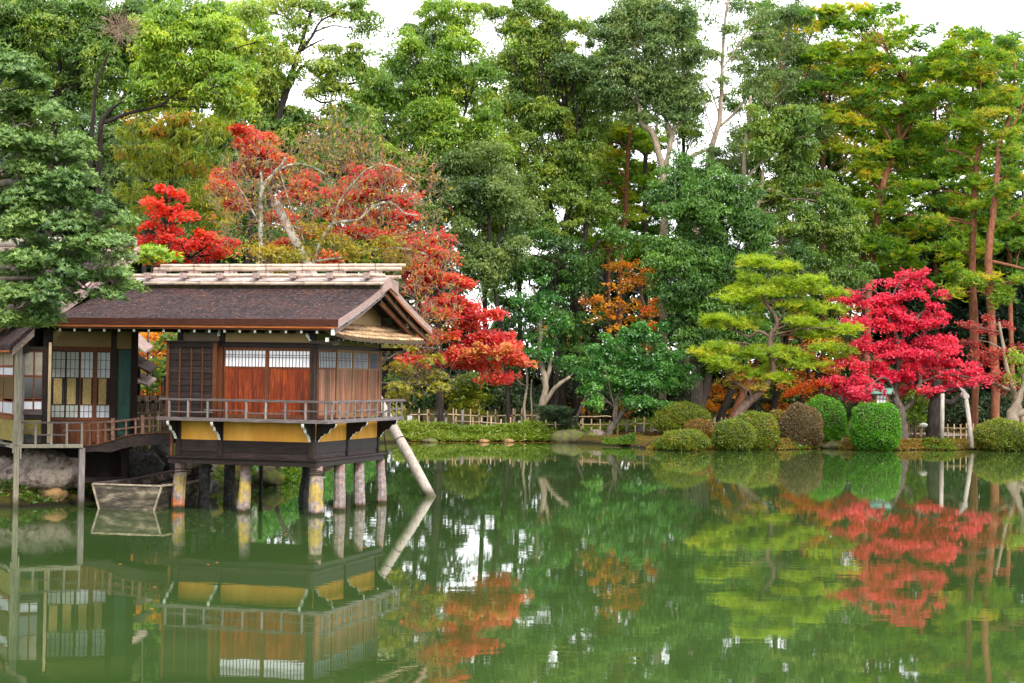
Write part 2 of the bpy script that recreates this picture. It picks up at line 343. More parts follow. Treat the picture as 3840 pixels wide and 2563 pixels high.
leafset('pinedark', (.008, .022, .012), (.018, .045, .02), (.035, .075, .028), (.06, .10, .03))
leafset('red', (.22, .010, .008), (.46, .020, .012), (.66, .035, .018), (.72, .10, .02), trans=.5)
leafset('crimson', (.28, .012, .014), (.54, .024, .028), (.66, .075, .055), (.64, .20, .06), (.44, .30, .06), trans=.5)
leafset('pink', (.30, .010, .035), (.58, .022, .065), (.78, .055, .11), (.82, .13, .15), trans=.5)
leafset('dusky', (.16, .02, .02), (.34, .04, .035), (.50, .08, .06), (.58, .16, .05), trans=.5)
leafset('orange', (.48, .16, .012), (.72, .30, .016), (.78, .44, .03), (.78, .12, .015), trans=.6)
leafset('tan', (.20, .07, .02), (.40, .20, .07), (.55, .34, .14), (.42, .30, .03), trans=.4)
leafset('yellow', (.10, .12, .012), (.28, .26, .018), (.46, .34, .03), (.40, .14, .03), trans=.45)
leafset('hedgegreen', (.035, .13, .008), (.075, .25, .010), (.13, .36, .016), (.20, .44, .02))
leafset('hedgeolive', (.06, .09, .010), (.13, .19, .012), (.24, .29, .018), (.40, .08, .015))
leafset('hedgebrown', (.09, .05, .014), (.20, .10, .02), (.31, .17, .03), (.22, .21, .02))
leafset('hedgeplum', (.07, .05, .022), (.14, .09, .04), (.23, .145, .06), (.13, .15, .02))
leafset('camellia', (.012, .060, .020), (.028, .12, .035), (.06, .20, .06), (.16, .36, .15), spec=.7, rough=.3)
leafset('sasa', (.05, .10, .012), (.13, .22, .018), (.24, .32, .03), (.42, .42, .10))
leafset('fern', (.03, .08, .01), (.08, .19, .015), (.22, .30, .02), (.42, .30, .02))
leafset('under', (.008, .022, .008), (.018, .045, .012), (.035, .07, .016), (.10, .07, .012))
leafset('litter', (.20, .06, .015), (.34, .12, .02), (.46, .20, .03), (.40, .06, .02))
# ------------------------------------------------------------------ ground and pond
shore = [G(-80, 1163), G(60, 1166), G(190, 1156), G(320, 1138), G(480, 1128), G(600, 1118), G(690, 1104), G(755, 1078), G(815, 1046), G(862, 1017),
         G(1000, 1013), G(1280, 1014), G(1400, 1021), G(1500, 1032), G(1560, 1034), G(1610, 1031), G(1680, 1033), G(1740, 1030), G(1790, 1033), G(1850, 1031), G(1900, 1029), G(1960, 1033), G(2010, 1030), G(2060, 1034), G(2120, 1032), G(2180, 1034), G(2230, 1031), G(2349, 1034), G(2500, 1036)]
shore = [(p[0], p[1]) for p in shore] + [(62, 97), (80, 60), (62, 20), (30, 11), (0, 9), (-30, 11), (-50, 22), (-52, 38), (-30, 46)]
SH = np.array(shore)
def pond_dist(x, y):
    """metres from the shoreline: positive on land, negative over water"""
    x = np.atleast_1d(np.asarray(x, float)); y = np.atleast_1d(np.asarray(y, float)); d = np.full(x.shape, 1e9); ins = np.zeros(x.shape, bool); n = len(SH)
    for i in range(n):
        a, b = SH[i], SH[(i + 1) % n]; ab = b - a; t = np.clip(((x - a[0]) * ab[0] + (y - a[1]) * ab[1]) / (ab @ ab), 0, 1)
        d = np.minimum(d, np.hypot(x - a[0] - t * ab[0], y - a[1] - t * ab[1]))
        c = (a[1] > y) != (b[1] > y); ins ^= c & (x < (b[0] - a[0]) * (y - a[1]) / (b[1] - a[1] + 1e-12) + a[0])
    return np.where(ins, -d, d)
def gz(x, y):
    d = pond_dist(x, y); x = np.atleast_1d(np.asarray(x, float)); y = np.atleast_1d(np.asarray(y, float)); s = lambda v: np.clip(v, 0, 1) ** 2 * (3 - 2 * np.clip(v, 0, 1))
    land = .38 * s(d / .6) + .22 * s((d - 1) / 4)
    left = s((-5.5 - x) / 3) * s((y - 30) / 10) * s((75 - y) / 18) * 1.0 * s((d - .6) / 3.2)
    back = s((y - 112) / 60) * 3.0 + s((y - 60) / 40) * s((-6 - x) / 8) * .6
    near = s((25 - y) / 10) * 1.2 * s(d / 4)
    bump = .05 * np.sin(x * 1.9 + 1.3 * np.sin(y * 1.1)) * np.sin(y * 1.7 + x * .4) * s(d / 1.2) + .05 * np.sin(x * 5.1 + 2 * np.sin(y * 2.3)) * np.cos(y * 4.3 + x) * s(d * 2)
    return np.where(d > 0, land + left + back + near + bump, np.maximum(-1.6, d * .9))
def g1(x, y): return float(gz(x, y)[0])
xs = np.unique(np.concatenate([np.arange(-400, -40, 20), np.arange(-40, -16, 2), np.arange(-16, 32, .42), np.arange(32, 70, 2), np.arange(70, 421, 20)]))
ys = np.unique(np.concatenate([np.arange(-60, 40, 4), np.arange(40, 62, .5), np.arange(62, 90, 1.2), np.arange(90, 108, .3), np.arange(108, 200, 4), np.arange(200, 1001, 40)]))
XX, YY = np.meshgrid(xs, ys); ZZ = gz(XX.ravel(), YY.ravel()); nx, ny = len(xs), len(ys)
ii = (np.arange(ny - 1)[:, None] * nx + np.arange(nx - 1)[None, :]).ravel()
o = mesh_np('ground', np.stack([XX.ravel(), YY.ravel(), ZZ], 1), np.stack([ii, ii + 1, ii + nx + 1, ii + nx], 1), M['ground'], smooth=True); tag(o, kind='structure')
wx = np.array([-90, 90.]); wy = np.array([5, 112.])
o = mesh_np('pond_water', [(-90, 2, 0), (90, 2, 0), (90, 112, 0), (-90, 112, 0)], [(0, 1, 2, 3)], M['water']); tag(o, kind='structure')
# gravel path behind the shrub bank, laid a few millimetres over the moss
def ribbon(name, pts, wdt, mat, lift=.004, step=.5):
    pts = np.array(pts, float); seg = []
    for a, b in zip(pts[:-1], pts[1:]):
        n = max(2, int(np.linalg.norm(b - a) / step))
        for k in range(n): seg.append(a + (b - a) * k / n)
    seg.append(pts[-1]); seg = np.array(seg); d = np.gradient(seg, axis=0); d /= np.linalg.norm(d, axis=1)[:, None]; nn = np.stack([-d[:, 1], d[:, 0]], 1)
    K = 7; V = []; 
    for k in range(K):
        q = seg + nn * wdt * (k / (K - 1) - .5); V.append(np.stack([q[:, 0], q[:, 1], gz(q[:, 0], q[:, 1]) + lift + .05], 1))
    V = np.stack(V, 1).reshape(-1, 3); F = []
    for i in range(len(seg) - 1):
        for k in range(K - 1): a = i * K + k; F.append((a, a + 1, a + K + 1, a + K))
    return tag(mesh_np(name, V, np.array(F), mat, smooth=True), kind='structure')
ribbon('path', [(-30, 103.5), (-5, 102.8), (2, 102.0), (8, 101.5), (14, 102.0), (20, 102.5), (45, 103)], 2.4, M['path'])

# ------------------------------------------------------------------ the tea pavilion over the water
PA = -math.radians(16); c0 = AT(1184 / S, 1740 / S, 45.3)
PF = Frame((c0[0], c0[1], 0), PA)
pav = empty('tea_pavilion', (c0[0], c0[1], 0), PA, 'dark timber tea pavilion with bark roof standing on stone posts in the pond', 'pavilion')
F_ = PF.F; XL = -4.06
def part(name, mat, mb, parent=None, **k): return mb.build(name, mat, parent or pav, **k)
# stone pillars, rough, six-sided, thinner and bent towards the top
def pillar(x, y, h, r0, r1, mat, seed, lean=(0, 0), label=None, rope=False):
    rg = random.Random(seed); mb = MB(); pts = []; rr = []
    for k in range(7):
        t = k / 6; pts.append((x + lean[0] * t + rg.uniform(-.012, .012), y + lean[1] * t, -.5 + (h + .5) * t)); rr.append((r0 + (r1 - r0) * t) * rg.uniform(.97, 1.03))
    mb.tube(pts, rr, 9, rough=.09, rng=rg)
    V = np.array(mb.v); mb.v = [tuple(v - np.array([0, 0, 0])) for v in V]
    o = mb.build('stone_pillar', mat, pav, smooth=False, bevel=0, label=label)
    if rope:
        r = MB()
        for q in rope:
            c = []
            for j in range(13):
                a = 2 * math.pi * j / 12; c.append((x + lean[0] * q / h + math.cos(a) * (r1 + .035), y + lean[1] * q / h + math.sin(a) * (r1 + .035), q + .03 * math.sin(a * 1.0 + q * 9)))
            r.tube(c, .014, 5, cap=False)
        r.build('rope_band', M['rope'], o)
    return o
def onw(sx, sy): l = PF.L(G(sx / S, sy / S)); return l[0], l[1] + .18
for i, (sx, sy, r0, r1, ln, mt, lb, rp) in enumerate([
        (651, 1911, .19, .155, (.10, 0), 'stonely', 'pillar with yellow and orange lichen', (.95, 1.02)),
        (897, 1922, .185, .145, (.10, 0), 'stonely2', 'pillar with yellow lichen and dark foot', None),
        (1177, 1934, .20, .175, (-.04, 0), 'stonely2', 'pillar with rope bands at its top', (1.06, 1.11, 1.0)),
        (1266, 1918, .175, .14, (-.04, 0), 'stone', None, None), (1341, 1903, .175, .14, (-.05, 0), 'stone', None, None),
        (1426, 1890, .16, .115, (-.08, 0), 'stone', None, None),
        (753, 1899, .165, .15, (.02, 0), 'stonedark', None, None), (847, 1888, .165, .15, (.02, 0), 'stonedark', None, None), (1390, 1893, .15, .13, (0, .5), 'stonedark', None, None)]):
    x, y = onw(sx, sy)
    if i == 8: x, y = -2.2, 4.4
    pillar(x, y, 1.215, r0, r1, M[mt], i + 3, ln, lb, rp)
mb = MB(); x, y = onw(952, 1868); mb.tube([(x, y + .3, -.4), (x, y + .3, 1.22)], .06, 8); part('timber_pile', M['dark'], mb)
# base: moulded sill beams round the foot of the room
YB = 4.98
mb = MB(); mb.box(XL, 0, 0, .16, 1.215, 1.355).box(XL - .05, .05, -.05, .2, 1.357, 1.405); part('base_beam', M['darkh'], mb, bevel=.006)
mb = MB(); mb.box(-.16, 0, .162, YB, 1.215, 1.355).box(-.2, .05, .202, YB + .05, 1.357, 1.405); part('base_beam', wood('dark_timber_depthwise', (.010, .007, .006), (.025, .016, .014), (.065, .048, .044), (14, 1, 14), 3, .55), mb, bevel=.006)
mb = MB(); mb.box(XL, -.162, .17, YB, 1.22, 1.34); part('floor', M['dark'], mb)
mb = MB(); mb.box(XL, XL + .16, .17, YB, 1.345, 1.40).box(XL, -.2, YB - .16, YB, 1.345, 1.40); part('base_beam', M['darkh'], mb)
fw = .13   # front wall plane
xf = lambda sx: F_(sx, 1650, fw)[0]
postx = [XL + .22, xf(600 + 445 / 1.96), -.19]
ys_side = [PF.Sd(600 + c / 1.96, 1660, -.13)[0] for c in (1378, 1608)]
postsy = [ys_side[0], min(ys_side[1], YB - .15)]
# lower wall: dado boards, rail, ochre plaster, posts
def lower(x0, x1, front=True, y0=0, y1=0):
    if front:
        for a, b, m, n, yy in ((1.407, 1.53, 'darkh', 'dado_board', .02), (1.533, 1.825, 'darkh', 'dado_board', .0), (1.828, 2.31, 'ochre', 'plaster_panel', .015)):
            mb = MB(); mb.box(x0, x1, fw + yy, fw + .06, a, b); part(n, M[m], mb)
    else:
        for a, b, m, n, xx in ((1.407, 1.53, 'dv', 'dado_board', .02), (1.533, 1.825, 'dv', 'dado_board', .0), (1.828, 2.31, 'ochre', 'plaster_panel', .015)):
            mb = MB(); mb.box(-fw - .06, -fw - xx, y0, y1, a, b); part(n, M[m], mb)
M['dv'] = bpy.data.materials['dark_timber_depthwise']
for a, b in zip(postx[:-1], postx[1:]): lower(a + .07, b - .07)
lower(0, 0, False, .28, postsy[0] - .05); lower(0, 0, False, postsy[0] + .05, postsy[1] - .06)
mb = MB(); mb.box(XL + .16, XL + .2, .2, YB - .2, 1.407, 2.31).box(XL + .2, -.2, YB - .2, YB - .16, 1.407, 2.31); part('plaster_panel', M['ochre'], mb)
for x in postx: mb = MB(); mb.box(x - .07, x + .07, fw - .03, fw + .11, 1.407, 4.75); part('post', M['dark'], mb, bevel=.008)
for y in postsy: mb = MB(); mb.box(-.24, -.10, y - .06, y + .06, 1.407, 2.31 if y < 4 else 4.75); part('post', M['dark'], mb, bevel=.008)
for sx in (640, 648): pass
mb = MB(); mb.box(XL + .02, XL + .09, .06, .14, 1.407, 2.31); part('downpipe', M['frame'], mb)
# deck
D0 = -.44
mb = MB(); mb.box(XL - .12, -D0, D0, D0 + .09, 2.315, 2.405); part('deck_beam', M['grey'], mb, bevel=.006)
mb = MB(); mb.box(-D0 - .09, -D0, D0 + .092, 5.32, 2.315, 2.403); part('deck_beam', wood('grey_timber_depthwise', (.08, .065, .065), (.17, .14, .14), (.31, .27, .28), (12, 1.2, 18), 3, .7, .1), mb, bevel=.006)
M['greyd'] = bpy.data.materials['grey_timber_depthwise']
n = 0
for k in range(4):
    mb = MB(); y0 = D0 + .092 + k * .135; mb.box(XL - .1, -D0 - .092 if y0 < fw - .12 else -.02, y0, y0 + .131, 2.37, 2.398); part('deck_plank', M['grey'], mb)
for k in range(3):
    x0 = -.015 + k * .12
    mb = MB(); mb.box(x0, x0 + .117, .0 + .10, 5.31, 2.37, 2.397); part('deck_plank', M['greyd'], mb)
mb = MB(); mb.box(XL + .15, -.25, fw + .13, YB - .1, 2.33, 2.38); part('floor', M['dark'], mb)
# railing: handrail, balusters, two-step middle rail
rail = MB(); rail.box(XL - .07, -D0 + .12, D0 + .0, D0 + .06, 2.825, 2.885); r = part('handrail', M['grey'], rail, bevel=.005)
rail = MB(); rail.box(-D0 - .06, -D0, D0 + .062, 5.42, 2.823, 2.883); part('handrail', M['greyd'], rail, bevel=.005)
rail = MB(); rail.box(-.45, -D0 - .062, 5.22, 5.28, 2.823, 2.883); part('handrail', M['grey'], rail)
bal = MB(); bal.box(-.022, .022, -.022, .022, 0, .418); bo = bal.build('baluster', M['greyv'], pav); first = True
bxs = [F_(600 + c / 1.96, 1540, D0 + .03)[0] for c in (68, 207, 350, 490, 635, 779, 922, 1071)] + [-D0 - .03]
for x in bxs:
    if first: bo.location = (x, D0 + .03, 2.406); first = False
    else: dup(bo, pav, (x, D0 + .03, 2.406))
bys = [PF.Sd(600 + c / 1.96, 1535, -D0 - .03)[0] for c in (1265, 1322, 1376, 1430, 1485, 1537, 1592, 1640, 1688, 1735, 1776)]
for y in bys: dup(bo, pav, (-D0 - .03, y, 2.406))
for x in (-.1, -.5): dup(bo, pav, (x + .1, 5.25, 2.406))
def midrail(p0, p1, z): mb = MB(); mb.beam((*p0, z), (*p1, z), .03, .032); part('middle_rail', M['greyd'] if abs(p0[0] - p1[0]) < .1 else M['grey'], mb)
yr = D0 + .03
midrail((bxs[0], yr), (bxs[2] + .14, yr), 2.545); midrail((bxs[2] - .1, yr), (bxs[4], yr), 2.60); midrail((bxs[4] - .1, yr), (bxs[6] + .12, yr), 2.545); midrail((bxs[6] - .1, yr), (-D0 - .03, yr), 2.62)
xr = -D0 - .03
midrail((xr, yr), (xr, bys[1]), 2.62); midrail((xr, bys[1] - .08), (xr, bys[3] + .02), 2.55); midrail((xr, bys[3] - .08), (xr, bys[6]), 2.62); midrail((xr, bys[6] - .08), (xr, bys[8]), 2.55); midrail((xr, bys[8] - .06), (xr, bys[10]), 2.62)
# carved white-edged brackets under the deck
prof = [(0, 0), (.50, 0), (.52, -.04), (.49, -.10), (.44, -.13), (.40, -.12), (.36, -.17), (.33, -.24), (.27, -.27), (.22, -.26), (.19, -.31), (.13, -.33), (.11, -.38), (.07, -.42), (.05, -.47), (0, -.48)]
def bracket(axis, at, w=.075):
    mb = MB()
    if axis == 'y':   # stands out of the front wall
        mb.prism([(fw - .03 - a, 2.313 + b) for a, b in prof], 'x', at - w / 2, at + w / 2, 0, 1)
    else:
        mb.prism([(-fw + .03 + a, 2.313 + b) for a, b in prof], 'y', at - w / 2, at + w / 2, 0, 1)
    part('carved_bracket', [M['dark'], M['white']], mb)
for x in (XL + .18, postx[1], -.2): bracket('y', x)
for y in (.28, postsy[0], postsy[1] - .02): bracket('x', y)
# upper room, front
zt, zb = 4.19, 2.41
mb = MB(); mb.box(XL + .02, -.05, fw - .06, fw + .1, 4.292, 4.33); part('beam', M['dark'], mb)
mb = MB(); mb.box(XL + .02, -.05, fw - .04, fw + .1, zt, 4.29); part('lintel', M['darkh'], mb, bevel=.006)
mb = MB(); mb.box(-.24, -.09, fw + .105, YB - .08, zt, 4.29); part('lintel', M['dv'], mb, bevel=.006)
xs_ = lambda c, sy=1400: F_(600 + c / 1.96, sy, fw)[0]
for a, b in ((postx[0], postx[1]), (postx[1], postx[2])):
    mb = MB(); mb.box(a + .07, b - .07, fw + .02, fw + .07, 4.332, 4.76); part('plaster_panel', M['greige'] if a < -3 else M['cream'], mb)
mb = MB(); mb.box(XL + .2, XL + .26, .3, YB - .2, 2.4, 4.75).box(XL + .26, -.26, YB - .22, YB - .16, 2.4, 4.75); part('back_wall', M['cream'], mb)
mb = MB(); mb.box(XL + .26, -.27, .3, YB - .24, 4.70, 4.75); part('ceiling', M['dark'], mb)
# shutter box: clapboards, battens, cap
bx0, bx1 = xs_(70), xs_(428)
box_ = MB(); box_.box(bx0, bx1 + .1, fw - .28, fw - .035, 4.30, 4.345); sb = part('shutter_box', M['darkh'], box_, bevel=.006)
for (a, b) in ((bx0 + .02, bx0 + .09), (bx1 - .05, bx1 + .06)):
    mb = MB(); mb.box(a, b, fw - .24, fw - .08, 2.412, 4.298); mb.build('box_post', M['frame'], sb)
mb = MB(); mb.box(bx0 + .09, bx1 - .05, fw - .235, fw - .1, 4.18, 4.296); mb.build('box_head', M['darkh'], sb)
nb = 11; hh = (4.175 - 2.415) / nb
for k in range(nb):
    z0 = 2.415 + k * hh; mb = MB(); mb.add([(bx0 + .09, fw - .20, z0), (bx1 - .05, fw - .20, z0), (bx1 - .05, fw - .18, z0 + hh), (bx0 + .09, fw - .18, z0 + hh), (bx0 + .09, fw - .16, z0), (bx1 - .05, fw - .16, z0), (bx1 - .05, fw - .16, z0 + hh), (bx0 + .09, fw - .16, z0 + hh)], [(0, 1, 2, 3), (4, 7, 6, 5), (0, 4, 5, 1), (3, 2, 6, 7), (1, 5, 6, 2), (0, 3, 7, 4)])
    mb.build('clapboard', M['darkh'], sb)
for c in (172, 257, 338): x = xs_(c); mb = MB(); mb.box(x - .018, x + .018, fw - .225, fw - .2005, 2.415, 4.175); mb.build('batten', M['frame'], sb)
mb = MB(); mb.box(xs_(432), xs_(436) + .12, fw - .1, fw - .035, 2.412, 4.188); part('door_post', M['frame'], mb)
mb = MB(); a = F_(816, 1242, fw - .04)[0]; mb.box(a, a + .075, fw - .06, fw - .035, 4.47, 4.62).box(a + .028, a + .05, fw - .066, fw - .06, 4.535, 4.55, 1); part('switch_box', [M['white'], M['blackm']], mb)
# front sliding doors
def door(axis, a, b, z0, z1, zw, nboard, nbars, mat, frame, slats=False, stile=.05):
    """axis 'x': leaf in the front wall between local x a..b; 'y': in the side wall between local y a..b"""
    pl = fw - .02 if axis == 'x' else -fw + .02; s = 1 if axis == 'x' else -1
    def bx(p0, p1, d0, d1, za, zb_):
        mb = MB(); q0, q1 = sorted((pl + s * d0, pl + s * d1))
        return mb.box(p0, p1, q0, q1, za, zb_) if axis == 'x' else mb.box(q0, q1, p0, p1, za, zb_)
    d = bx(a, a + stile, 0, .04, z0, z1); d2 = bx(b - stile, b, 0, .04, z0, z1); d.add(d2.v, [tuple(f) for f in d2.f])
    for za, zb_ in ((z0, z0 + .09), (zw - .045, zw), (z1 - .075, z1)):
        q = bx(a + stile, b - stile, .003, .037, za, zb_); d.add(q.v, [tuple(f) for f in q.f])
    dd = d.build('sliding_door', frame, pav)
    wb = (b - a - 2 * stile) / nboard
    for k in range(nboard): bx(a + stile + k * wb + .002, a + stile + (k + 1) * wb - .002, .014 + .006 * (k % 2), .03, z0 + .09, zw - .045).build('board', mat, dd)
    bx(a + stile, b - stile, .024, .028, zw, z1 - .075).build('paper', M['paper'], dd)
    w = (b - a - 2 * stile) / (nbars + 1)
    for k in range(1, nbars + 1):
        x = a + stile + k * w; hw = w * .19 if slats else .007; bx(x - hw, x + hw, .010, .022, zw, z1 - .075).build('lattice_bar', M['slatd'] if slats else M['frame'], dd)
    for zz in ((zw + z1 - .075) / 2 - .01, (zw + z1 - .075) / 2 + .05) if slats else ((zw + z1) / 2 + .0, (zw + z1) / 2 + .055):
        bx(a + stile, b - stile, .004, .0095, zz - .006, zz + .006).build('lattice_bar', M['frame'], dd)
    return dd
M['slatd'] = mottled('slate_grey_slat', [(.3, (.035, .045, .06)), (.7, (.07, .08, .10))], 8, .6, .1, .004)
zw = F_(1000, 1376, fw)[1]
xa, xb, xc = xs_(468), xs_(787), xs_(1112)
door('x', xa, xb, zb, zt, zw, 3, 11, M['red'], M['frame']); door('x', xb + .004, xc, zb, zt, zw, 3, 11, M['red'], M['frame'])
mb = MB(); mb.box(xc, -.255, fw - .03, fw + .05, 2.41, zt); part('door_post', M['frame'], mb)
# side sliding doors
sy_ = lambda c: PF.Sd(600 + c / 1.96, 1400, -.13)[0]
e = [.32, sy_(1293), sy_(1413), sy_(1528), YB - .2]
for k in range(4):
    door('y', e[k] + .04, e[k + 1], zb, zt, zw - .0, 3, 10, M['side'], M['framel'] if k != 0 else M['frame'], True, .045)
    mb = MB(); mb.box(-.125, -.095, e[k + 1] - .028, e[k + 1] + .028, zb, zt); part('door_edge', M['framel'], mb)
mb = MB(); mb.box(-.24, -.09, YB - .19, YB - .05, 2.41, zt); part('door_post', M['frame'], mb)
mb = MB(); mb.box(-.17, -.10, .24, .36, 2.41, zt); part('door_post', M['frame'], mb)
mb = MB(); mb.box(-.24, -.13, .25, YB - .1, 4.292, 4.76); part('plaster_panel', M['cream'], mb)
# ---- main roof: thick bark slab with a slight sag at the eave
GX = .74; EY, AY, BY = -.52, 3.12, 6.75; EZ, AZ = 4.90, 6.03; TH = .17
xl = F_(197, 1215, EY)[0]
def slope_pts(y0, y1, z0, z1, n=9):
    q = []
    for k in range(n + 1):
        t = k / n; q.append((y0 + (y1 - y0) * t, z0 + (z1 - z0) * t - .045 * math.sin(math.pi * t)))
    return q
def slab(name, top, th, x0, x1, mats, lip=True, rows=1):
    mb = MB(); n = len(top); N = 40
    xs2 = [x0 + (x1 - x0) * i / N for i in range(N + 1)]
    for x in xs2:
        for (y, z) in top: mb.v.append((x, y, z))
        for (y, z) in top: mb.v.append((x, y, z - th))
    for i in range(N):
        for j in range(n - 1):
            a = i * 2 * n + j; b = a + 2 * n; mb.f.append((a, b, b + 1, a + 1)); mb.mi.append(0)
            mb.f.append((a + n, a + n + 1, b + n + 1, b + n)); mb.mi.append(1)
        for j in (0, n - 1): a = i * 2 * n + j; b = a + 2 * n; mb.f.append((a, a + n, b + n, b)); mb.mi.append(1)
    for i in (0, N):
        for j in range(n - 1): a = i * 2 * n + j; mb.f.append((a, a + 1, a + n + 1, a + n)); mb.mi.append(2)
    return part(name, mats, mb)
M['barkedge'] = wood('cut_bark_edge', (.025, .008, .005), (.06, .018, .010), (.11, .038, .020), (1.5, 3, 30), 3, .85, .05)
M['verge'] = wood('layered_verge_edge', (.20, .12, .10), (.36, .24, .21), (.52, .40, .37), (20, 2, 24), 2.5, .85, .05)
rf = slab('bark_roof', slope_pts(EY, AY, EZ, AZ), TH, xl, GX, [M['roof'], M['barkedge'], M['verge']])
slab('bark_roof', slope_pts(AY + .003, BY, AZ, EZ)[:1] + slope_pts(AY, BY, AZ, EZ)[1:], TH, -3.2 * 2, GX, [M['roof'], M['barkedge'], M['verge']])
mb = MB(); mb.box(xl + .02, GX - .03, EY + .015, EY + .06, EZ - TH - .055, EZ - TH - .004); part('eave_strip', M['rust'], mb)
mb = MB(); mb.box(xl + .1, GX - .12, EY + .065, EY + .13, EZ - TH - .10, EZ - TH - .01); part('eave_board', M['frame'], mb)
# barge boards, two layers, on the gable
def raked(p0, p1, x0, x1, zo0, zo1, mat, name, mats=None):
    n = 8; mb = MB(); q = slope_pts(p0[0], p1[0], p0[1], p1[1], n); prof_ = [(y, z + zo1) for y, z in q] + [(y, z + zo0) for y, z in q[::-1]]
    mb.prism(prof_, 'x', x0, x1); return part(name, mat, mb)
bw = wood('barge_board_timber', (.14, .09, .07), (.26, .18, .15), (.40, .31, .28), (3, 3, 12), 2.4, .7, .1)
bd = wood('barge_board_underside', (.07, .03, .018), (.15, .07, .04), (.26, .14, .09), (3, 3, 12), 2.4, .7, .1)
raked((EY + .02, EZ), (AY, AZ), GX - .05, GX - .005, -TH - .035, -TH - .002, M['blackm'] if 0 else wood('verge_batten', (.2, .17, .18), (.32, .29, .31), (.45, .42, .45), (3, 3, 12), 2, .7, .05), 'verge_batten')
raked((BY - .02, EZ), (AY, AZ), GX - .05, GX - .005, -TH - .055, -TH - .002, M['rust'], 'verge_batten')
raked((EY + .10, EZ - .0), (AY, AZ), GX - .20, GX - .13, -TH - .21, -TH - .037, bw, 'barge_board')
raked((BY - .10, EZ - .0), (AY, AZ), GX - .20, GX - .13, -TH - .19, -TH - .057, bd, 'barge_board')
mb = MB(); mb.box(GX - .205, GX - .125, EY + .05, EY + .10, EZ - TH - .22, EZ - TH + .0); part('barge_end', M['white'], mb)
# purlins and rafters under the gable overhang
for k, t in enumerate((.2, .5, .8)):
    for sgn in (0, 1):
        y0 = EY if sgn == 0 else BY; y = y0 + (AY - y0) * t; z = EZ + (AZ - EZ) * t - .045 * math.sin(math.pi * t) - TH - .06
        mb = MB(); mb.box(-.25, GX - .06, y - .03, y + .03, z - .06, z); part('purlin', M['dark'], mb)
mb = MB(); mb.box(-.25, GX - .22, AY - .06, AY + .06, AZ - TH - .42, AZ - TH - .24); part('ridge_beam', M['dark'], mb)
for sgn, y0 in ((0, EY), (1, BY)):
    mb = MB(); q = slope_pts(y0 + (.15 if sgn == 0 else -.15), AY, EZ + .03, AZ, 8); mb.prism([(y, z - TH - .005) for y, z in q] + [(y, z - TH - .03) for y, z in q[::-1]], 'x', -.2, GX - .07); part('soffit', M['dark'], mb)
mb = MB(); mb.prism([(.3, 4.80), (4.85, 4.80), (4.85, 5.15), (AY, AZ - TH - .16), (.3, 4.95)], 'x', -.16, -.11); part('gable_plaster', M['cream'], mb)
mb = MB(); mb.beam((GX - .35, AY, AZ - TH - .30), (GX - .35, BY - .55, EZ - TH - .12), .07, .14); part('barge_brace', M['barkred'], mb)
mb = MB(); mb.tube([(.42, 5.5, 4.86), (.42, 5.5, 4.98)], .045, 8); part('hanging_lamp', M['white'], mb)
# eave rafters with white-painted ends
rx = [F_(x, 1242, EY + .2)[0] for x in (230, 284, 341, 395, 451, 507, 562, 618, 676, 733, 789, 846, 903, 960, 1017, 1076, 1134, 1192)]
raf = MB(); raf.box(-.03, .03, 0, .9, -.075, 0, 0); raf.box(-.03, .03, -.006, -.0005, -.072, -.003, 1); r0 = raf.build('rafter', [M['dark'], M['white']], pav)
for i, x in enumerate(rx):
    if i == 0: r0.location = (x, EY + .14, EZ - TH - .105); r0.rotation_euler = (.02, 0, 0)
    else: dup(r0, pav, (x, EY + .14, EZ - TH - .105), (.02, 0, 0))
mb = MB(); mb.box(xl + .2, GX - .25, EY + .16, EY + 1.0, EZ - TH - .10, EZ - TH - .075); part('soffit', M['dark'], mb)
mb = MB(); mb.box(xl + .6, .1, fw - .05, fw + .07, 4.655, 4.735); part('wall_plate', M['darkh'], mb)
mb = MB(); mb.box(-.22, -.1, fw + .08, YB, 4.765, 4.84); part('wall_plate', M['dv'], mb)
# leaves and needles fallen on the bark
rgn = np.random.default_rng(77); nL = 330; tt = rgn.random(nL) ** .8; xx_ = rgn.uniform(xl + .1, GX - .15, nL)
yy_ = EY + .05 + (AY - .7 - EY) * tt; zz_ = EZ + (AZ - EZ) * (yy_ - EY) / (AY - EY) - .045 * np.sin(math.pi * (yy_ - EY) / (AY - EY)) + .012
V_ = []
for i in range(nL):
    a_ = rgn.random() * 6.28; l_ = rgn.uniform(.012, .032); c_, s_ = math.cos(a_) * l_, math.sin(a_) * l_; k_ = .38
    V_ += [(xx_[i] - c_, yy_[i] - s_, zz_[i] - s_ * k_), (xx_[i] + s_ * .4, yy_[i] - c_ * .4, zz_[i] - c_ * .4 * k_ + .006), (xx_[i] + c_, yy_[i] + s_, zz_[i] + s_ * k_ + .012), (xx_[i] - s_ * .4, yy_[i] + c_ * .4, zz_[i] + c_ * .4 * k_ + .006)]
mesh_np('leaf_litter', np.array(V_), np.arange(nL * 4).reshape(-1, 4), LM['litter'], pav, attr=np.repeat(rgn.random(nL), 4))['kind'] = 'stuff'
